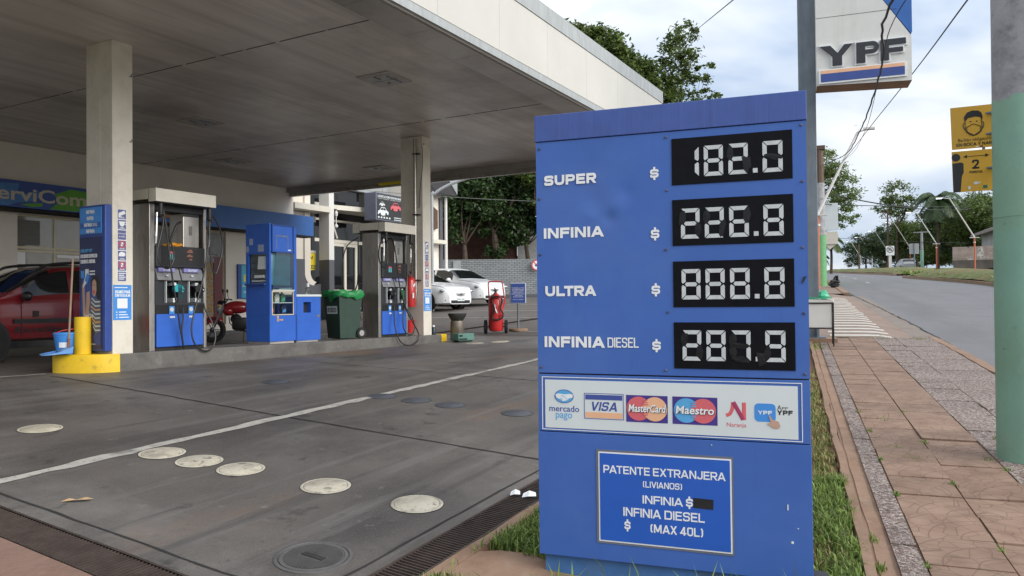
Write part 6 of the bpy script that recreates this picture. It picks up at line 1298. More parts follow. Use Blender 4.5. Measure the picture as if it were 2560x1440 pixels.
# ================================================================== VEHICLES
def car_mesh(root, L, W, top, belt, low, hw, glass, paint, roofin=.30, bumper=None):
    """loft: top/belt/low/hw are [(x, value)] curves, x from rear (-L/2) to nose (+L/2)"""
    xs = np.linspace(-L/2, L/2, 73)
    def cv(c): 
        q = np.interp(np.linspace(-L/2, L/2, 289), [p[0] for p in c], [p[1] for p in c]); k = np.ones(9)/9
        q = np.convolve(np.pad(q, 4, 'edge'), k, 'valid'); return q[::4]
    T, B_, Lo, Hw = cv(top), cv(belt), cv(low), cv(hw)
    V = []; sec = 15
    for i, x in enumerate(xs):
        t, be, lo, h = T[i], min(B_[i], T[i]-.02), Lo[i], Hw[i]; g = t-be; inn = roofin*g*1.05; hr = h-.04-inn
        pts_ = [(0, lo), (h*.8, lo), (h*.97, lo+.05), (h, lo+(be-lo)*.35), (h, lo+(be-lo)*.7), (h-.015, be-.05), (h-.04, be), (h-.045-inn*.15, be+g*.12), (h-.04-inn*.55, be+g*.55), (hr+.02, be+g*.86), (hr-.03, be+g*.95), (hr-.12, be+g*.985), (hr*.6, t+.004), (hr*.3, t+.012), (0, t+.015)]
        for y, z in pts_: V.append((x, y, z))
    n = sec; N = len(V); V += [(x, -y, z) for x, y, z in V]
    parts = {'body': [], 'windscreen': [], 'rear_window': []}
    for i in range(len(xs)-1):
        xm = (xs[i]+xs[i+1])/2
        for j in range(n-1):
            f = (i*n+j, (i+1)*n+j, (i+1)*n+j+1, i*n+j+1); k = 'body'
            if 7 <= j <= 8 and T[i]-B_[i] > .2:
                for wi, (a, c) in enumerate(glass['side']):
                    if a < xm < c: k = 'side_window%d' % wi
            if k == 'body' and 9 <= j <= 13 and glass['ws'][0] < xm < glass['ws'][1]: k = 'windscreen'
            elif 9 <= j <= 13 and glass['rw'][0] < xm < glass['rw'][1]: k = 'rear_window'
            if k.startswith('side'): parts.setdefault(k+'L', []).append(f); parts.setdefault(k+'R', []).append(tuple(N+q for q in f[::-1]))
            else: parts[k].append(f); parts[k].append(tuple(N+q for q in f[::-1]))
    for e_ in (0, len(xs)-1): parts['body'] += [tuple(e_*n+j for j in range(n)) if e_ else tuple(e_*n+j for j in range(n))[::-1], tuple(N+e_*n+j for j in range(n))]
    for k, Fs in parts.items():
        if not Fs: continue
        used = sorted({q for f in Fs for q in f}); ix = {q: m for m, q in enumerate(used)}
        b = MB(); b.add([V[q] for q in used], [tuple(ix[q] for q in f) for f in Fs]); b.build('side_window' if k.startswith('side') else k, paint if k == 'body' else DGLASS, root, True)
def wheels(root, xf, xr, y, r, rimm, arch=True):
    for x in (xf, xr):
        for s_ in (-1, 1):
            if arch:
                b = MB(); b.disc(x, r, r*1.17, r*1.17, s_*y-.012, s_*y+.012, 28); b.build('wheel_arch', BLACK, root)
            b = MB(); yo = s_*(y-.075); b.ring(x, r, r*.62, r, yo-.10, yo+.10, 28); w = b.build('wheel', TYRE, root)
            b = MB(); b.disc(x, r, r*.63, r*.63, yo-.08, yo+.08, 20); yy = yo+s_*.085
            for k in range(5):
                a = 2*math.pi*k/5; b.tube([(x, yy, r), (x+r*.56*math.cos(a), yy, r+r*.56*math.sin(a))], .022, 5)
            b.build('rim', rimm, w)
# red SUV, nose towards -s (left), near side is its left side (y > 0 -> towards the pumps)
sv, tv = 7.72, 13.86
root = thing('parked_suv', 'dark red SUV with roof rails and black side lettering parked behind the pump island', 'car', (*S2(sv, tv), HS(sv, tv)+.0), AS+math.pi)
LS = 4.3
car_mesh(root, LS, 1.72, [(-2.15, 1.0), (-2.1, 1.2), (-1.95, 1.5), (-1.6, 1.575), (-.4, 1.60), (.15, 1.565), (.35, 1.50), (1.12, 1.07), (1.3, 1.02), (1.9, .93), (2.05, .82), (2.15, .6)],
         [(-2.15, 1.02), (-1, 1.06), (.9, 1.02), (1.3, .98), (1.9, .88), (2.15, .58)], [(-2.15, .45), (-1.9, .32), (1.8, .32), (2.15, .34)], [(-2.15, .74), (-1.9, .85), (1.5, .86), (1.9, .80), (2.08, .65), (2.15, .56)],
         {'side': [(-1.75, -.98), (-.92, -.08), (-.0, .75)], 'ws': (.30, 1.02), 'rw': (-2.12, -1.9)}, CARRED, .24)
wheels(root, 1.38, -1.12, .86, .335, mat('dark rim', (.05, .05, .055), .4, .5))
for s_ in (1, -1):
    b = MB(); y = s_*.868; b.box(-1.9, .95, min(y, y+s_*.02), max(y, y+s_*.02), .62, .69); b.build('side_moulding', BLACK, root)
    b = MB(); b.box(-.42, -.22, min(y, y+s_*.02), max(y, y+s_*.02), .845, .885, .008); b.build('door_handle', BLACK, root)
    b = MB(); y2 = s_*.63; b.tube(spl([(-1.7, y2, 1.57), (-1.5, y2, 1.63), (-.4, y2, 1.655), (.25, y2, 1.60), (.45, y2, 1.50)]), .024, 8); b.build('roof_rail', BLACK, root, True)
    b = MB(); b.ball((.78, s_*.95, 1.06), (.07, .11, .08), 12, 8); b.build('mirror', BLACK, root, True)
b = MB(); b.M = RZ(math.pi); b.text('EcoSport', -.95, .25, .45, .56, -.868, .03, .4, d=.004); b.build('side_lettering', BLACK, root)
b = MB(); b.box(.55, .64, .862, .872, .72, .82); b.build('side_indicator', BLACK, root)
b = MB(); [b.box(x-.003, x+.003, .861, .8685, .40, 1.0) for x in (.82, -.02, -.95)]; b.build('door_gap', CUT, root)
b = MB(); b.ball((1.95, .6, .80), (.16, .16, .10), 12, 8); b.ball((1.95, -.6, .80), (.16, .16, .10), 12, 8); b.build('headlight', LENS, root, True)
# white saloon (front three quarter) and white hatchback behind it
def white_car(name, label, x, y, hd, sc, grille):
    root = thing(name, label, 'car', (x, y, H(x, y)), hd, None); root.scale = (sc, sc, sc)
    car_mesh(root, 4.5, 1.76, [(-2.25, .9), (-2.1, 1.02), (-1.75, 1.06), (-1.0, 1.40), (-.4, 1.475), (.2, 1.46), (.45, 1.38), (1.18, 1.0), (1.5, .96), (1.9, .89), (2.12, .82), (2.20, .74), (2.25, .60)],
             [(-2.25, .88), (-1, .96), (.8, .93), (1.3, .92), (1.9, .85), (2.12, .78), (2.20, .70), (2.25, .58)], [(-2.25, .36), (-2, .22), (1.9, .20), (2.25, .22)], [(-2.25, .68), (-1.9, .84), (1.4, .87), (1.85, .84), (2.08, .76), (2.2, .66), (2.25, .58)],
             {'side': [(-1.25, -.35), (-.28, .75)], 'ws': (.42, 1.12), 'rw': (-1.7, -1.05)}, CARWHT, .34)
    wheels(root, 1.40, -1.25, .87, .315, mat('alloy rim', (.35, .35, .36), .4, .6))
    for s_ in (-1, 1):
        b = MB(); b.M = TR(1.97, s_*.66, .70) @ RZ(s_*-R(40)); b.ball((-.02, 0, 0), (.10, .30, .075), 16, 8); b.build('headlight', LENS, root, True)
        b = MB(); b.M = TR(2.10, s_*.62, .36) @ RZ(s_*-R(40)); b.ball((-.015, 0, 0), (.03, .10, .07), 12, 8); b.build('fog_light', BLACK, root, True)
        b = MB(); b.ball((.72, s_*.97, .99), (.07, .11, .075), 12, 8); b.tube([(.75, s_*.86, .96), (.72, s_*.95, .97)], .025, 6); b.build('mirror', CARWHT, root, True)
    b = MB(); b.prism([(-.46, .63), (.46, .63), (.36, .50), (-.36, .50)], 0, .06); b.V = [(2.262-.06*(abs(x)/.46)**2-y+.0, x, z) for x, y, z in b.V]; b.build('grille_opening', BLACK, root)
    b = MB()
    for k in range(3): b.M = TR(2.252+.006*(-k), 0, .605-.036*k); b.tube(spl([(-.09, -.46+.03*k, .02), (-.01, -.25, .0), (.02, 0, -.012), (-.01, .25, 0), (-.09, .46-.03*k, .02)]), .016, 6)
    b.build('grille', mat('grille slat', (.42, .43, .44), .3, .5), root, True)
    b = MB(); b.M = TR(2.262, 0, .575) @ RZ(R(90)); b.ring(0, .0, .045, .062, -.03, -.01, 20, .7); b.ring(0, .0, .012, .024, -.03, -.01, 14, 1.7); b.build('badge', CHROME, root)
    b = MB(); b.box(2.14, 2.262, -.52, .52, .245, .36, .01); b.build('lower_intake', BLACK, root)
    b = MB(); b.box(2.263, 2.275, -.20, .20, .33, .45); pl = b.build('number_plate', WHITEP, root)
    b = MB(); b.M = TR(2.276, 0, .36) @ RZ(R(90)); [b.box(-.15+.05*k, -.13+.05*k, -.003, 0, .01, .05) for k in (0, 1, 2, 4, 5, 6)]; b.build('plate_marks', BLACK, pl)
    b = MB(); b.tube([(1.05, -.5, .985), (.95, -.1, 1.03)], .012, 4); b.tube([(1.05, .1, 1.0), (.93, .5, 1.02)], .012, 4); b.build('wiper', BLACK, root)
    return root
hd = math.atan2(-.60, .80)
fx, fy = -1.93, 27.9; white_car('parked_saloon', 'white saloon with three slat grille parked nearest in the yard beside the far pillar', fx-2.2*math.cos(hd), fy-2.2*math.sin(hd), hd, 1.0, 0)
hd2 = math.atan2(-.66, .75); fx, fy = -.78, 30.2; white_car('parked_hatchback', 'white car parked behind the white saloon, partly hidden by the red wheeled extinguisher', fx-2.2*math.cos(hd2), fy-2.2*math.sin(hd2), hd2, 1.03, 1)
# distant silver car (rear view)
cx, cy = W2(14.2, 109.5); root = thing('distant_car', 'small silver car far up the street beside the no U turn sign', 'car', (cx, cy, H(cx, cy)+.15), AW+R(95))
car_mesh(root, 4.2, 1.7, [(-2.1, .75), (-2.0, 1.0), (-1.6, 1.38), (-.6, 1.48), (.3, 1.42), (1.1, 1.0), (1.9, .85), (2.1, .6)], [(-2.1, .74), (-1.6, .95), (1.0, .92), (2.1, .58)], [(-2.1, .36), (-1.9, .25), (1.9, .25), (2.1, .3)], [(-2.1, .68), (-1.8, .82), (1.6, .84), (2.1, .6)],
         {'side': [(-1.2, -.3), (-.2, .8)], 'ws': (.4, 1.05), 'rw': (-1.95, -1.5)}, CARGRY, .3); wheels(root, 1.3, -1.25, .83, .3, CARGRY)
# motorcycles
def motorbike(name, label, s, t, rz, colm):
    root = thing(name, label, 'motorcycle', (*S2(s, t), HS(s, t)), AS+rz, None)
    for x, nm in ((.66, 'front_wheel'), (-.62, 'rear_wheel')):
        b = MB(); b.tube([(x+.245*math.cos(a), 0, .30+.245*math.sin(a)) for a in [2*math.pi*k/26 for k in range(26)]], .052, 8, True); w = b.build('wheel', TYRE, root, True)
        b = MB(); b.ring(x, .30, .17, .195, -.02, .02, 22); b.disc(x, .30, .06, .06, -.05, .05, 12)
        for k in range(6): a = math.pi*k/3; b.tube([(x+.05*math.cos(a), 0, .30+.05*math.sin(a)), (x+.18*math.cos(a), 0, .30+.18*math.sin(a))], .012, 5)
        b.build('rim', CHROME if colm is RED else BLACK, w)
    b = MB(); [b.tube([(.66, y, .30), (.40, y, .92)], .02, 8) for y in (-.09, .09)]; b.build('fork', GALV, root, True)
    b = MB(); [b.tube([(.37, y, .95), (.36, y*3.4, 1.02), (.28, y*3.9, 1.0)], .015, 6) for y in (-.1, .1)]; b.tube([(.37, -.1, .95), (.37, .1, .95)], .02, 6); b.build('handlebar', BLACK, root, True)
    for y in (-.30, .30):
        b = MB(); b.tube([(.35, y, 1.02), (.38, y*1.15, 1.17)], .007, 5); b.ball((.38, y*1.2, 1.21), (.025, .07, .045), 10, 6); b.build('mirror', BLACK, root, True)
        b = MB(); b.tube([(.43, y*.4, .84), (.45, y*.8, .86)], .008, 5); b.ball((.46, y*.85, .86), (.035, .03, .03), 8, 6); b.build('indicator', ORNG, root, True)
    b = MB(); b.ball((.50, 0, .80), (.10, .12, .14), 14, 10); b.build('headlight', LENS, root, True); b = MB(); b.ball((.46, 0, .93), (.10, .13, .06), 12, 8); b.build('cowl', BLACK, root, True)
    b = MB(); b.ball((.66, 0, .50), (.24, .055, .11), 14, 8); b.V = [(x, y, max(z, .46)) for x, y, z in b.V]; b.build('front_fender', colm, root, True)
    b = MB(); b.ball((.12, 0, .82), (.30, .15, .15), 16, 10); b.ball((.30, 0, .74), (.14, .17, .12), 12, 8); b.build('tank', colm, root, True)
    b = MB(); b.box(-.70, -.08, -.12, .12, .78, .87, .03); b.build('seat', BLACK, root, True); b = MB(); b.prism([(-.75, .84), (-.3, .74), (-.1, .60), (-.5, .66), (-.85, .80)], -.1, .1); b.build('tail', colm, root)
    b = MB(); b.box(-.12, .22, -.13, .13, .30, .58, .04); b.ball((.14, 0, .55), (.13, .10, .12), 10, 8); b.build('engine', BLACK, root, True)
    b = MB(); b.ball((.02, -.15, .38), (.12, .05, .09), 12, 8); b.tube([(.2, -.1, .3), (-.2, -.16, .24), (-.8, -.18, .36)], [.025, .03, .05], 8); b.build('exhaust', CHROME, root, True)
    b = MB(); b.tube([(.36, 0, .9), (.1, 0, .45), (-.2, 0, .3), (-.62, 0, .3)], .03, 6); b.tube([(-.3, 0, .78), (-.62, .1, .3)], .02, 6); b.tube([(.3, 0, .6), (.3, -.16, .45), (.18, -.2, .30)], .012, 5); b.tube([(-.05, .1, .3), (-.05, .22, .02)], .012, 5); b.build('frame', BLACK, root, True)
    return root
motorbike('parked_motorbike', 'red motorbike with chrome headlamp parked between the near dispenser and oil cabinet', 12.5, 14.25, math.pi+R(-48), mat('motorbike red', (.26, .012, .018), .3, var=.05, coat=.6))
motorbike('parked_motorbike', 'dark motorbike mostly hidden behind the green waste bin', 19.4, 16.6, R(-75), BLACK)

# ================================================================== STREET FURNITURE
def lamp(v, w, z, k=1., label='', arm=1, m=ORNP, lit=True, wdir=-.55):
    root = TW('street_lamp', label, 'street lamp', v, w, z, 'leaning street lamps along the street'); 
    b = MB(); b.tube([(0, 0, -.4), (0, 0, 3.55*k)], .075*k, 8); b.build('lower_post', m, root, True)
    b = MB(); b.box(-.42*k, .42*k, -.10, .10, 3.5*k, 3.57*k); b.lathe([(.11, 3.0*k), (.12, 3.1*k)], 10); b.build('collar', LGREY, root)
    tx, ty, tz = -2.35*arm*k, wdir*k, 7.45*k
    b = MB(); b.tube([(0, 0, 3.57*k), (tx, ty, tz)], [.07*k, .05*k], 8); b.tube([(tx, ty, tz), (tx-.75*arm*k, ty-.1*k, tz+.12*k)], .035*k, 6); b.tube([(tx, ty, tz), (tx-.2*arm*k, ty-.05*k, tz+.32*k), (tx+.18*arm*k, ty, tz+.34*k)], .012, 4); b.build('arm', GALV if 0 else LGREY, root, True)
    b = MB(); b.box(tx-1.25*k*arm if arm > 0 else tx+.25*k, tx-.65*k if arm > 0 else tx+.75*k, ty-.22*k, ty+.02*k, tz+.05*k, tz+.17*k, .02); h = b.build('lamp_head', LGREY, root)
    if lit:
        b = MB(); x0 = (tx-1.22*k if arm > 0 else tx+.68*k); b.box(x0, x0+.52*k, ty-.25*k, ty-.0*k, tz+.02*k, tz+.049*k); b.build('lamp_panel', LED, h)
    return root
nm = ['nearest lit one, standing before the grubby low wall', 'second lit one back, right of the slim mint green post', 'third lit one back, left of the blank sign back', 'fourth one back, just left of the no U turn sign', 'fifth one back, before the far trees', 'sixth and small, near the hill crest', 'tiny last one at the hill crest']
for k, (w, z) in enumerate(((88, 2.3), (109, 3.05), (131, 3.85), (158, 4.75), (188, 5.75), (216, 6.7), (262, 8.2))):
    lamp(17.7, w, z, 1, 'leaning lamp across the street, '+nm[k], 1, ORNP if k < 4 else LGREY, True, -1.2)
lamp(1.36, 39.2, HW(1.4, 39.2), 1.0, 'leaning grey street lamp on an orange post left of the street, behind the pylon', -.78, ORNP, False, .4)
zb = HW(1.2, 43); root = TW('utility_pole', 'old dark topped utility pole with green foot beside the orange lamp post', 'utility pole', 1.55, 42, HW(1.4, 42))
b = MB(); b.lathe([(.30, 0), (.29, 2.6)], 12); b.build('green_foot', mat('lime pole paint', (.12, .33, .14), .7), root, True); b = MB(); b.lathe([(.27, 2.61), (.25, 5.3)], 12); b.build('shaft', CPOLE, root, True); b = MB(); b.lathe([(.24, 5.31), (.23, 7.1)], 12); b.box(-.3, .3, -.25, .25, 7.0, 7.2); b.build('dark_top', WOODD, root)
root = TW('shop_sign', 'white hanging shop sign box on the left side of the street past the pylon', 'sign', 1.9, 46, HW(1.9, 46)+3.0)
b = MB(); b.box(0, .75, 0, .2, 0, 1.5); b.build('sign_box', WHITEP, root); b = MB(); b.box(.05, .7, -.05, -.0, -.8, -.1); b.prism([(.05, -.8), (.3, -1.1), (.7, -.75), (.75, -.3), (.7, -.1), (.05, -.1)], .02, .2); b.build('round_sign', CREAM, root)
b = MB(); b.box(-.6, 0, .05, .15, .3, .42); b.build('bracket', GALV, root)
root = TW('green_house', 'lime green street front house edge beyond the pylon', 'house', -4, 46.4, HW(-2, 47)-.4)
b = MB(); b.box(0, 5.85, 0, 8, 0, 3.4); b.build('wall', BGREEN, root); b = MB(); b.box(-.2, 5.95, -.15, 8.2, 3.41, 3.6); b.build('roof', ROOFT, root)
# litter bin box on frame
root = TW('litter_box', 'white litter box on a thin black metal frame beside the pylon post', 'litter bin', .30, 15.05, HW(.5, 15.05))
b = MB(); b.box(0, .43, 0, .36, .34, .80, .006); b.box(-.03, .47, -.03, .39, .80, .86, .012); b.build('box_body', mat('off white plastic', (.60, .60, .56), .5, var=.04), root)
b = MB(); [b.tube([(x, y, 0), (x, y, .80)], .012, 6) for x in (-.0, .46) for y in (-.01, .37)]; b.tube([(0, -.012, .33), (.46, -.012, .33)], .012, 6); b.tube([(0, -.012, .79), (.46, -.012, .79)], .012, 6); b.tube([(.46, 0, .33), (.46, .37, .62)], .01, 6); b.build('frame', BLACK, root)
r = TW('bin_bag', 'mint green bag liner showing over the white litter box', 'bin bag', .30, 15.05, HW(.5, 15.05)+.862); random.seed(6)
b = MB(); b.box(-.035, .44, -.035, .38, 0, .03); b.ball((.30, .1, .07), (.10, .09, .09), 10, 7); b.V = [(x+random.uniform(-.02, .02), y+random.uniform(-.02, .02), z+random.uniform(-.008, .02)) for x, y, z in b.V]; b.build('bag_film', MINTC, r)
r = TW('rubbish_bag', 'black rubbish bag dumped on the kerb edge up the street', 'rubbish bag', 2.1, 40, HW(2.1, 40)+.03); random.seed(7)
b = MB(); b.ball((0, 0, .18), (.27, .24, .21), 12, 8); b.ball((.08, 0, .42), (.10, .08, .13), 8, 6); b.V = [(x+random.uniform(-.05, .05), y+random.uniform(-.05, .05), z+random.uniform(-.04, .05)) for x, y, z in b.V]; b.build('bag_film', BAGK, r)
# no U-turn sign, blank sign back, mint post, utility poles over the road
def px(v, w): return v, w, HW(v, w)
root = TW('no_u_turn_sign', 'white no U turn traffic sign on a post up the street', 'traffic sign', 10.1, 88.8, HW(10.1, 88.8)+.3)
b = MB(); b.box(-.14, .14, 0, .1, -.3, 1.6); b.build('post', LGREY, root); b = MB(); b.box(-.40, .40, -.03, -.001, 1.55, 2.55); p = b.build('plate', WHITE, root)
b = MB(); b.ring(0, 2.16, .27, .335, -.04, -.0305, 28); b.M = TR(0, 0, 2.16) @ Matrix.Rotation(R(40), 4, 'Y'); b.box(-.28, .28, -.0395, -.0315, -.025, .025); b.build('prohibition_ring', mat('dark ring', (.09, .04, .035), .5), p)
b = MB(); b.tube([(-.1, -.035, 2.0), (-.1, -.035, 2.22), (-.05, -.035, 2.3), (.05, -.035, 2.3), (.1, -.035, 2.22), (.1, -.035, 2.08)], .034, 6); b.prism([(.03, 2.1), (.17, 2.1), (.1, 1.97)], -.04, -.03); b.build('u_turn_arrow', BLACK, p)
root = TW('sign_back', 'blank grey back of a traffic sign on a thin post, right of the silver car', 'traffic sign', 12.5, 89.7, HW(12.5, 89.7)+.3)
b = MB(); b.tube([(0, 0, -.3), (0, 0, 2.75)], .05, 8); b.build('post', GALV, root); b = MB(); b.box(-.46, .46, .06, .09, 1.65, 2.75); b.build('plate', PANELG, root)
root = TW('mint_post', 'slim mint green footed post with cross arm, between two leaning lamps', 'post', 16.5, 112, HW(16.5, 112)+.2)
b = MB(); b.tube([(0, 0, -.3), (0, 0, 2.6)], .2, 8); b.build('green_foot', MINT, root); b = MB(); b.tube([(0, 0, 2.6), (0, 0, 4.9)], [.18, .14], 8); b.box(-1.0, 1.0, -.06, .06, 4.9, 5.0); b.build('shaft', CPOLE, root)
root = TW('utility_pole', 'grey utility pole with a mint green foot right under the yellow notices', 'utility pole', 20.3, 84, HW(20, 84)+.2)
b = MB(); b.tube([(0, 0, -.4), (0, 0, 2.3)], .26, 10); b.build('green_foot', MINT, root); b = MB(); b.tube([(0, 0, 2.3), (0, 0, 7.2)], [.23, .21], 10); b.build('shaft', CPOLE, root); b = MB(); b.tube([(0, 0, 7.2), (0, 0, 12.5)], [.19, .15], 8); b.box(-.3, .3, -.3, .1, 4.9, 6.9); b.box(-.8, .8, -.06, .06, 9.2, 9.3); b.build('dark_top', WOODD, root)
root = TW('utility_pole', 'dark thin utility pole with short cross arms above the no U turn sign', 'utility pole', 14.3, 128, HW(14.3, 128)+.2)
b = MB(); b.tube([(0, 0, -.4), (0, 0, 9.3)], [.17, .11], 8); b.build('shaft', WOODD, root); b = MB(); [b.box(-.9, .5, -.08, .08, z, z+.12) for z in (7.9, 8.8)]; b.build('cross_arm', WOODD, root)
root = TW('utility_pole', 'far small utility pole at the start of the dark trees', 'utility pole', 15.2, 190, HW(15.2, 190))
b = MB(); b.tube([(0, 0, -.4), (0, 0, 6.2)], [.2, .13], 8); b.build('shaft', WOODD, root)
# house and walls on the right
root = TW('old_house', 'old low house with a grey sheet roof behind the far wall at right', 'house', 22.5, 98, HW(22, 98)+.6)
b = MB(); b.box(0, 16, 0, 10, 0, 4.2); b.build('wall', HOUSEW, root); b = MB(); b.prism([(-1, 3.9), (8, 7.2), (17, 3.9), (17, 4.2), (8, 7.6), (-1, 4.2)], -1, 11); b.build('roof', ROOFT, root)
b = MB(); [b.box(x, x+1.6, -.06, -.001, 1.2, 2.8) for x in (1.2, 4.5, 8)]; b.build('window', DGLASS, root)
root = TW('low_wall', 'grubby low boundary wall with painted letters across the street', 'wall', 16.6, 96, HW(20, 96)+.2)
b = MB(); b.box(.6, 22, 0, .3, .9, 2.5); b.build('wall_panel', GRAFW, root); b = MB(); b.box(.6, 22, -.4, -.001, -.5, 1.0); b.build('stone_foot', mat('dark stone foot', (.08, .07, .06), .9, var=.4, vs=1), root)
b = MB(); b.text('AR CIERTO', 5, 9.6, 1.4, 2.2, -.005, .04, d=.01); b.build('painted_lettering', WHITEP, root)

# ------------------------------------------------------------------ wires
def wire(name, P, r, label, m=WIRE, grp=None):
    o = MB(); o.tube(P, r, 5); o = o.build(name, m); tagp(o, label, 'cable', grp); return o
def sag(a, b_, d, n=14): a, b_ = Vector(a), Vector(b_); return [a.lerp(b_, i/n)-Vector((0, 0, d*4*(i/n)*(1-i/n))) for i in range(n+1)]
P = spl([(4.2, 6, 3.9), (4.54, 9, 3.46), (5.44, 11, 3.52), (6.73, 14, 3.74), (9.23, 20, 4.37), (13.2, 30, 5.6), (17, 42, 7.2)], 8); random.seed(1)
wire('overhead_cable', [p+Vector((random.uniform(-.012, .012), 0, random.uniform(-.012, .012))) for p in P], .016, 'thick black twisted overhead cable crossing in front of the white pylon sign')
wire('overhead_cable', spl([(4.3, 6, 3.8), (4.66, 9, 3.43), (5.88, 12, 3.56), (9.35, 20, 4.34), (13.3, 30, 5.5), (17, 42, 7.1)], 8), .006, 'thin wire running beside the thick black cable in front of the pylon sign')
wire('overhead_cable', spl([(4.3, 6, 3.2), (5.46, 9, 3.52), (7.59, 14, 4.29), (9.77, 20, 4.81), (14.58, 34, 5.77), (18, 44, 7.4)], 8), .010, 'single dark wire passing right of the pylon sign towards the lamp top')
wire('overhead_cable', [(3.4, 10, 4.3), (4.15, 14, 5.52), (7.4, 30, 10.63), (9.6, 44, 14)], .012, 'wire rising from the tree tops to the upper edge, left of the pylon')
wire('overhead_cable', sag((16, 40, 5.6), (50.9, 84, 9.6), .5), .04, 'sagging cable over the far street, upper one left of the yellow notices')
wire('overhead_cable', sag((16, 40, 4.9), (50.9, 84, 9.9), .1), .025, 'straight thin cable over the far street, lower one under the sagging cable')
wire('overhead_cable', sag((-4.5, 24, 3.5), (1.6, 30.5, 3.94), .05), .01, 'thin pale wire strung across the dark trees behind the yard', WIREG)
wire('overhead_cable', sag((48, 80, 5.5), (32, 150, 16), 1.0), .03, 'thin cable across the dark trees between the far poles')

# ================================================================== TREES
def leaves(name, m, blobs, n, size, seed, parent, droop=.2, flat=.6):
    r = np.random.RandomState(seed); vol = np.array([b[1][0]*b[1][1]*b[1][2] for b in blobs])**.75; vol /= vol.sum(); C = []
    for (c, rad), q in zip(blobs, vol):
        nc = max(7, int(34*q*len(blobs)**.8)); d = r.normal(size=(nc, 3)); d /= np.linalg.norm(d, axis=1)[:, None]
        cc = np.array(c)+d*np.array(rad)*(r.uniform(.35, 1, (nc, 1))**.6); k = max(1, int(n*q/nc)); cr = np.mean(rad)*r.uniform(.20, .46, nc)
        for j in range(nc):
            p = r.normal(size=(k, 3))*.55; p = p*np.array([1, 1, .62])*cr[j]+cc[j]; C.append(p)
    Pn = np.concatenate(C); N = len(Pn)
    a = r.normal(size=(N, 3)); a[:, 2] = a[:, 2]*flat-droop; a /= np.linalg.norm(a, axis=1)[:, None]
    u = r.normal(size=(N, 3)); u -= (u*a).sum(1)[:, None]*a; u /= np.linalg.norm(u, axis=1)[:, None]
    L = size*r.uniform(.6, 1.3, (N, 1)); W = L*r.uniform(.32, .5, (N, 1)); nn = np.cross(a, u)*L*.12
    V = np.stack([Pn-a*L*.5, Pn+u*W*.5+nn, Pn+a*L*.5, Pn-u*W*.5+nn], 1).reshape(-1, 3)
    me = bpy.data.meshes.new(name); me.vertices.add(4*N); me.vertices.foreach_set('co', V.ravel()); me.loops.add(4*N); me.loops.foreach_set('vertex_index', np.arange(4*N))
    me.polygons.add(N); me.polygons.foreach_set('loop_start', np.arange(N)*4); me.polygons.foreach_set('loop_total', np.full(N, 4)); me.materials.append(m); me.update(); me.validate()
    o = bpy.data.objects.new(name, me); COL.objects.link(o); o.parent = parent; return o
def tree(label, x, y, z, blobs, n, size, m, seed, trunk_r=.25, grp='trees', th=None, lean=(0, 0)):
    root = thing('tree', label, 'tree', (x, y, z), 0, grp); random.seed(seed)
    zc = min(b[0][2]-b[1][2]*.5 for b in blobs) if th is None else th; b = MB()
    top = (lean[0], lean[1], zc); b.tube(spl([(0, 0, -.3), (lean[0]*.3+random.uniform(-.15, .15), lean[1]*.3, zc*.5), top]), [trunk_r*(1.15-.5*i/12) for i in range(13)], 8)
    for c, rad in blobs:
        for _ in range(2):
            e_ = (c[0]+random.uniform(-.5, .5)*rad[0], c[1]+random.uniform(-.5, .5)*rad[1], c[2]+random.uniform(-.3, .4)*rad[2])
            md = tuple(.5*(p+q)+random.uniform(-.25, .25)*rad[0] for p, q in zip(top, e_)); b.tube(spl([top, md, e_], 5), [trunk_r*(.36-.032*i) for i in range(11)], 5)
    b.build('trunk', BARK, root, True); leaves('crown', m, blobs, n, size, seed, root); return root
yz = .6
tree('big dark glossy evergreen tree rising above the canopy fascia', 4.9, 45, yz, [((-.9, 0, 14.6), (1.3, 1.4, 1.3)), ((.3, 0, 14.1), (1.4, 1.4, 1.2)), ((1.4, 0, 13.3), (1.3, 1.4, 1.2)), ((2.5, 0, 12.4), (1.2, 1.4, 1.2)), ((3.3, 0, 11.4), (1.1, 1.4, 1.2))], 20000, .33, LEAFM, 3, .4, 'tall trees behind the yard wall', 8)
tree('dark evergreen filling the gap under the canopy edge, left of the totem', 4.6, 46.5, yz, [((.3, -.5, 6.4), (3.6, 2.6, 2.6)), ((-2.6, -.5, 4.6), (2.6, 2, 2.2)), ((-1.4, 0, 9), (2.6, 2, 2.4))], 13000, .36, LEAFD, 33, .4, 'tall trees behind the yard wall', 4)
tree('dark broad tree with hanging foliage in the shade beneath the canopy edge', -2.2, 43.5, yz, [((-1.4, 0, 4.8), (2.4, 2, 2.4)), ((1.0, -.5, 6.0), (2.6, 2, 2.8)), ((-1.8, 0, 8.2), (2.8, 2, 2.6)), ((2.6, -.5, 8), (2.2, 1.6, 2.4)), ((3.0, -.5, 4.6), (1.6, 1.2, 1.8))], 17000, .34, LEAFD, 5, .34, 'tall trees behind the yard wall', 3)
tree('dark low spreading tree directly over the brick outbuilding roof', -.9, 39.2, .4, [((-.9, 0, 4.9), (1.1, .9, 1.3)), ((.5, 0, 4.2), (1.0, .8, 1.5)), ((.1, 0, 2.7), (.75, .6, 1.3)), ((-.3, 0, 6.2), (1.7, 1.2, 1.4)), ((1.6, 0, 5.8), (1.0, .8, 1.2))], 9000, .27, LEAFD, 15, .24, 'tall trees behind the yard wall', 3)
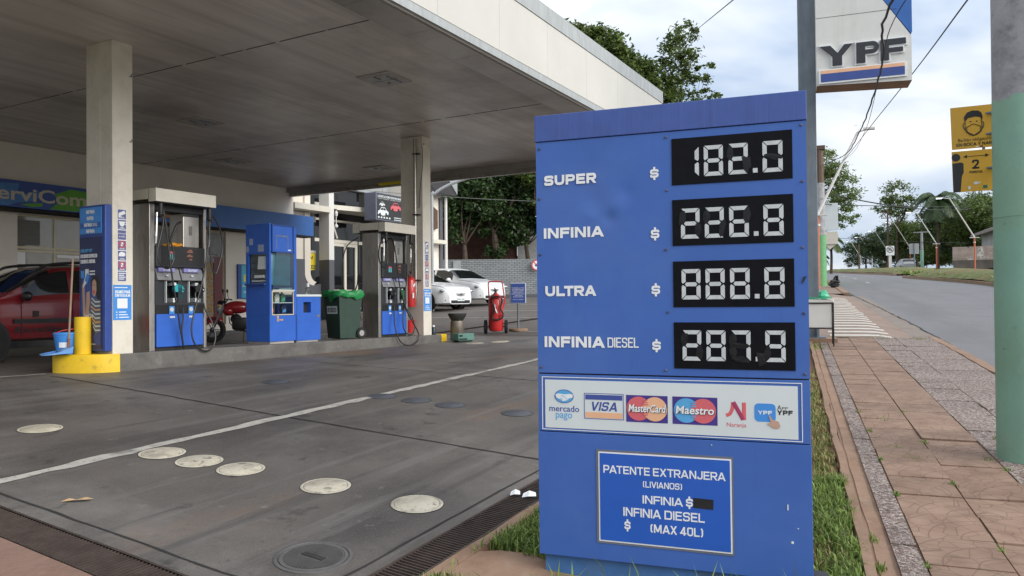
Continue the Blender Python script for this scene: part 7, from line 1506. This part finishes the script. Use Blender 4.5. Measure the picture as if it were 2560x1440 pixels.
tree('dark leafy thicket in front of the brick outbuilding, left of the low tree', -2.4, 38.6, .3, [((-.6, 0, 4.6), (.9, .8, 1.4)), ((.3, 0, 5.8), (1.1, .9, 1.3)), ((-.2, 0, 3.3), (.7, .6, .9)), ((.9, 0, 4.4), (.9, .7, 1.2))], 8000, .24, LEAFD, 19, .16, 'tall trees behind the yard wall', 2.5)
tree('dark leafy thicket over the grey plaster pier behind the yard wall', .75, 39.4, .3, [((0, 0, 4.0), (.7, .6, 1.1)), ((.5, 0, 5.2), (1.0, .8, 1.1)), ((-.6, 0, 3.3), (.6, .5, .9)), ((1.0, 0, 3.6), (.6, .5, .8))], 6500, .24, LEAFD, 23, .14, 'tall trees behind the yard wall', 2.5)
tree('mid green tree with bright drooping sprays beside the blue totem edge', 1.5, 38.8, .4, [((-.2, 0, 6.3), (1.0, 1.2, 1.9)), ((.3, 0, 4.6), (.7, .8, 1.4)), ((.4, 0, 7.8), (1.6, 1.4, 1.3))], 6500, .26, LEAFM, 7, .14, 'tall trees behind the yard wall', 3)
tree('airy light green tree with bare twigs, right of the dark evergreen above the fascia', 9.9, 46.5, yz, [((-.9, 0, 11.6), (1.8, 1.5, 1.9)), ((.2, 0, 13.5), (1.3, 1.2, 1.8)), ((.8, 0, 15.3), (.9, .8, 1.3)), ((-2.0, 0, 10.0), (1.9, 1.6, 1.7)), ((2.2, 0, 11.4), (1.3, .9, .8)), ((.9, 0, 10.2), (1.7, 1.4, 1.4)), ((1.8, 0, 13.2), (.9, .7, .8)), ((1.8, 0, 9.0), (1.6, 1.2, .9))], 13000, .27, LEAFM, 9, .14, 'tall trees behind the yard wall', 5)
tree('leafy tree low behind the totem top, right of the canopy fascia', 7.5, 44, yz, [((-.2, 0, 10.6), (1.3, 1.2, 1.5)), ((.6, 0, 9.0), (1.5, 1.4, 1.6)), ((-.8, 0, 12.2), (.9, .9, .9)), ((.9, 0, 7.4), (2.0, 1.5, 1.4))], 15000, .30, LEAFM, 11, .2, 'tall trees behind the yard wall', 4)
x, y = W2(.2, 49); tree('light green tree with feathery sprays hanging over the orange lamp post', x, y, HW(.2, 49), [((2.0, .3, 7.3), (1.3, 1.3, .9)), ((2.9, .3, 6.4), (1.1, 1.2, .8)), ((1.2, 0, 6.3), (1.5, 1.3, 1.0)), ((3.2, .2, 5.2), (1.1, 1.1, .8)), ((2.0, .2, 4.9), (1.4, 1.3, .9)), ((3.2, .2, 4.0), (.9, 1.0, .7)), ((1.7, .2, 3.5), (1.2, 1.1, .7))], 13000, .17, LEAFL, 13, .16, 'street trees', 3)
# far tree belt on the right side of the street
spec = [(26, 118, 10.5, 6.0, LEAFM, 'rounded mid green tree right behind the nearest leaning lamps'), (33, 112, 12.5, 6.5, LEAFD, 'dark tree at far right behind the old house'), (21.5, 126, 11, 5.5, LEAFM, 'bushy green tree left of the palm in the far belt'),
        (24, 140, 14, 6, LEAFD, 'tall dark tree in the middle of the far belt behind the blank sign'), (19.5, 150, 9.5, 5.5, LEAFM, 'low wide green tree behind the no U turn sign'), (20.5, 140, 12, 5.5, LEAFD, 'dense dark tree filling the belt between the round tree and the palm'), (18, 172, 10.5, 6, LEAFD, 'dark tree left of the no U turn sign'),
        (17, 200, 10, 7, LEAFD, 'dark tree further up the hill, above the small lamps'), (15.5, 235, 9, 7, LEAFD, 'last dark tree before the hill crest'), (30, 128, 15, 6.5, LEAFM, 'taller green tree behind the yellow notices'), (40, 120, 14, 7, LEAFD, 'dark tree beyond the old house, behind the concrete pole'),
        (27, 108, 6.5, 4.2, LEAFM, 'low leafy tree drooping over the grubby wall'), (17.5, 158, 10, 5, LEAFM, 'spreading green tree behind the blank grey sign back'), (15.0, 178, 9, 5.5, LEAFD, 'dark dense tree right of the dark thin utility pole'), (22, 134, 12.5, 5, LEAFM, 'tall leafy tree just left of the palm'), (23, 112, 6, 3.6, LEAFM, 'small bushy tree beside the mint green post')]
for k, (v, w, h, r_, m, l) in enumerate(spec):
    v += (5 if w > 145 else 5) if h > 7 else 3.5
    random.seed(k+40); x, y = W2(v, w); bl = [((0, 0, h*.62), (r_*.75, r_*.75, h*.30))]
    for j in range(6):
        a = 2*math.pi*j/6+random.random(); q = random.uniform(.45, .75)*r_; bl.append(((q*math.cos(a), q*math.sin(a), h*random.uniform(.18, .8)), (r_*random.uniform(.34, .52), r_*random.uniform(.32, .5), h*random.uniform(.14, .22))))
    tree(l, x, y, HW(v, w), bl, 14000, .44 if h > 7 else .36, m, 60+k, .3, 'far belt of street trees', h*.22)
x, y = W2(19.0, 156); tree('thin tall round topped tree standing above the far belt', x, y, HW(19, 156), [((0, 0, 14.2), (2.7, 2.7, 2.4)), ((-1.8, 0, 12.0), (2.2, 2.2, 1.8)), ((2.0, 0, 12.4), (2.2, 2, 1.8)), ((0, 0, 11), (2.6, 2, 1.6))], 2600, .55, LEAFM, 91, .28, 'far belt of street trees', 8)
def palm(label, v, w, h, nf, L, seed, m=LEAFM):
    x, y = W2(v, w); root = thing('palm_tree', label, 'palm', (x, y, HW(v, w)), 0, 'palm trees'); random.seed(seed)
    b = MB(); b.tube(spl([(0, 0, -.3), (.1, 0, h*.5), (0, 0, h)]), [.22-.006*i for i in range(13)], 8); b.build('trunk', BARK, root, True); b = MB()
    for k in range(nf):
        a = 2*math.pi*k/nf+random.uniform(-.3, .3); e0 = random.uniform(-.15, 1.3); p = Vector((0, 0, h)); d = Vector((math.cos(a)*math.cos(e0), math.sin(a)*math.cos(e0), math.sin(e0))); st = L/12
        sd = Vector((-math.sin(a), math.cos(a), 0))
        for i in range(12):
            q = p+d*st; b.tube([p, q], .03, 4); lf = L*.34*math.sin(math.pi*(i+1.5)/14)
            for s_ in (-1, 1):
                for u in (0, .3, .65):
                    r0 = p.lerp(q, u); tp = r0+sd*s_*lf*.8+d*lf*.45+Vector((0, 0, -lf*.5)); wv_ = d*.085; b.add([tuple(r0-wv_), tuple(r0+wv_), tuple(tp)], [(0, 1, 2)])
            p = q; d = (d+Vector((0, 0, -.24))).normalized()
    b.build('fronds', m, root)
palm('tall palm with drooping fronds above the far trees, left of the yellow notices', 20.3, 124, 10.0, 22, 4.3, 4, LEAFD)
palm('lone small palm against the sky at the left end of the far street', 5.8, 119, 4.6, 13, 2.6, 5)
palm('tiny palm tuft by the green house far up the street', 4.6, 125, 2.3, 10, 2.0, 6, LEAFD)
x, y = 13.2, 46; root = thing('palm_tree', 'palm frond tips just peeking over the blue totem top', 'palm', (x, y, 1), 0, 'palm trees')
b = MB(); b.tube([(0, 0, -.5), (0, 0, 9.2)], .16, 8); b.build('trunk', BARK, root, True); b = MB()
for k in range(9):
    a = 2*math.pi*k/9; p = Vector((0, 0, 9.2)); d = Vector((math.cos(a)*.6, math.sin(a)*.6, .8)).normalized()
    for i in range(9):
        q = p+d*.24; 
        for s_ in (-1, 1): sd = Vector((-math.sin(a), math.cos(a), 0)); tp = p+sd*s_*.35+d*.3-Vector((0, 0, .1)); b.add([tuple(p-d*.03), tuple(p+d*.03), tuple(tp)], [(0, 1, 2)])
        p = q; d = (d+Vector((0, 0, -.13))).normalized()
b.build('fronds', LEAFM, root)

# ================================================================== VERGE SOIL AND GRASS
def tv2(t, w): s = (w-.16*t)/.987; return -.987*t+.16*s, s
V = []; F = []; ws = rng(2.2, 16.4, .3)
for w in ws:
    vl = tv2(2.33, w)[0]
    for q in range(7): v = vl+(.345-vl)*q/6; V.append((v, w, HW(v, w)-.02))
for i in range(len(ws)-1):
    for j in range(6): F.append((7*i+j, 7*i+j+1, 7*i+8+j, 7*i+7+j))
o = MB().add(V, F).build('verge_soil', SOIL, None, True, 'structure'); o.rotation_euler = (0, 0, AW)
V = []; F = []; random.seed(3); ss = rng(2.4, 15.4, .2)
for s in ss:
    j = random.uniform(-.008, .008); h = HS(s, 2.37)+.008; V += [(s, 2.412, h-.12), (s, 2.410, h+random.uniform(-.004, .004)), (s, 2.325+j, h+random.uniform(-.006, .008)), (s, 2.315+j, h-.1)]
F = [(4*i+k, 4*i+4+k, 4*i+5+k, 4*i+1+k)[::-1] for i in range(len(ss)-1) for k in range(3)]
o = MB().add(V, F).build('drain_kerb', KERBM, None, True, 'structure'); o.rotation_euler = (0, 0, AS)
b = MB(); P = [(3.40, 2.318), (3.72, 2.318), (3.80, 2.22), (3.86, 2.05), (3.90, 1.62), (3.86, 1.0), (3.70, .9), (3.52, 1.3), (3.36, 1.8), (3.33, 2.2)]
n = len(P); cx = sum(p[0] for p in P)/n; cy = sum(p[1] for p in P)/n
b.add([(cx, cy, HS(cx, cy)+.012)]+[(s, t, HS(s, t)+.008) for s, t in P]+[(s, t, HS(s, t)-.1) for s, t in P], [(0, 1+(i+1) % n, 1+i) for i in range(n)]+[(1+i, 1+(i+1) % n, 1+n+(i+1) % n, 1+n+i) for i in range(n)])
o = b.build('concrete_footing', KERBM, None, False, 'structure'); o.rotation_euler = (0, 0, AS)
def grass(name, pts_, hr, m, seed, wid=.0045, kind='stuff'):
    r = np.random.RandomState(seed); N = len(pts_); P0 = np.array(pts_); h = r.uniform(hr[0], hr[1], N)*r.uniform(.6, 1.2, N); a = r.uniform(0, 2*math.pi, N); ln = r.uniform(.15, 1.0, N)
    d = np.stack([np.cos(a), np.sin(a), 0*a], 1); sd = np.stack([-np.sin(a), np.cos(a), 0*a], 1); w = (wid*r.uniform(.6, 1.5, N))[:, None]; H3 = np.stack([0*h, 0*h, h], 1)
    m1_ = P0+H3*.55+d*(h*ln*.22)[:, None]; tp = P0+H3*(1-.35*ln[:, None])+d*(h*ln*.8)[:, None]
    V = np.stack([P0-sd*w, P0+sd*w, m1_+sd*w*.8, m1_-sd*w*.8, tp], 1).reshape(-1, 3).tolist()
    F = []
    for i in range(N): k = 5*i; F += [(k, k+1, k+2, k+3), (k+3, k+2, k+4)]
    b = MB(); b.V = V; b.F = F; b.I = [0]*len(F); o = b.build(name, m); o['kind'] = kind; return o
def scatter(n, test, box, seed, frame='S'):
    r = np.random.RandomState(seed); out = []; f = S2 if frame == 'S' else W2
    cl = [(r.uniform(box[0], box[1]), r.uniform(box[2], box[3]), r.uniform(.04, .16)) for _ in range(int(60*(box[1]-box[0])*(box[3]-box[2]))+8)]
    while len(out) < n:
        c = cl[r.randint(len(cl))]; a, b_ = r.normal(c[0], c[2]), r.normal(c[1], c[2])
        x, y = f(a, b_)
        if test(a, b_, x, y): out.append((x, y, H(x, y)-.02))
    return out
def ok(s, t, x, y):
    v = x*v1[0]+y*v1[1]; w = x*w1[0]+y*w1[1]
    if -1.27 < v < .08 and 3.95 < w < 4.22: return False
    if v > .33 or t > 2.33 or s < 2.6: return False
    return not (3.38 < s < 3.82 and 1.0 < t < 2.32)
grass('grass', scatter(4200, ok, (3.72, 5.0, 1.7, 2.33), 1), (.05, .12), GRASSM, 1)
grass('grass', scatter(3000, ok, (2.9, 3.42, 1.5, 2.3), 2), (.05, .13), GRASSM, 2)
grass('grass', scatter(900, ok, (3.5, 4.0, .7, 1.9), 3), (.06, .20), GRASSM, 3)
grass('grass', scatter(7500, lambda v, w, x, y: .085 < v < .36-.02*math.sin(w*9), (.08, .36, 3.2, 6.2), 4, 'W'), (.04, .11), GRASSM, 4)
grass('grass', scatter(4200, lambda v, w, x, y: -.2 < v < .335 and w > 4.25, (-.2, .34, 5.6, 11), 5, 'W'), (.03, .07), GRASSM, 5)
grass('dry_grass', scatter(2600, lambda v, w, x, y: .085 < v < .36, (.0, .36, 4.4, 12), 6, 'W'), (.04, .09), GRASSD, 6)
grass('grass', [(*W2(v_, w_), HW(v_, w_)-.02) for v_, w_ in zip(np.random.RandomState(31).uniform(-1.25, .05, 90), np.random.RandomState(32).uniform(3.55, 3.88, 90))], (.16, .34), GRASSM, 31)
grass('dry_grass', scatter(1500, ok, (2.9, 5.0, .7, 2.33), 16), (.04, .10), GRASSD, 16)
grass('grass', scatter(900, lambda v, w, x, y: -.3 < v < .6, (-.1, .5, 14.5, 16.6), 8, 'W'), (.04, .10), GRASSM, 9, .007)
tu = []; r = np.random.RandomState(5)
for v, w, n_, sp in ((.68, 4.62, 60, .02), (.44, 4.55, 90, .03), (.45, 5.0, 40, .03), (.69, 5.95, 70, .02), (.69, 6.9, 60, .02), (1.10, 6.3, 80, .025), (.95, 7.0, 90, .05), (.85, 7.3, 60, .08), (.70, 8.0, 50, .03), (1.11, 7.6, 60, .03), (.69, 8.9, 40, .03), (1.56, 6.8, 60, .03), (1.6, 6.3, 80, .06), (1.75, 7.9, 80, .05), (.9, 8.6, 50, .1), (2.35, 16.5, 200, .12), (.45, 4.1, 40, .03), (1.5, 7.1, 50, .05), (1.0, 16.6, 120, .3), (1.7, 16.62, 120, .3), (1.11, 5.0, 30, .02), (1.12, 9.0, 30, .05)):
    for _ in range(n_): a, c = r.normal(v, sp*.5), r.normal(w, sp); x, y = W2(a, c); tu.append((x, y, H(x, y)-.01))
grass('weeds', tu, (.015, .05), GRASSM, 7, .003)
grass('grass', scatter(9000, lambda v, w, x, y: v > (m1(w) if w < 60 else m2(w))+.3 and not 60 < w < 69, (7.4, 12.5, 24, 95), 11, 'W'), (.2, .5), GRASSM, 11, .05)
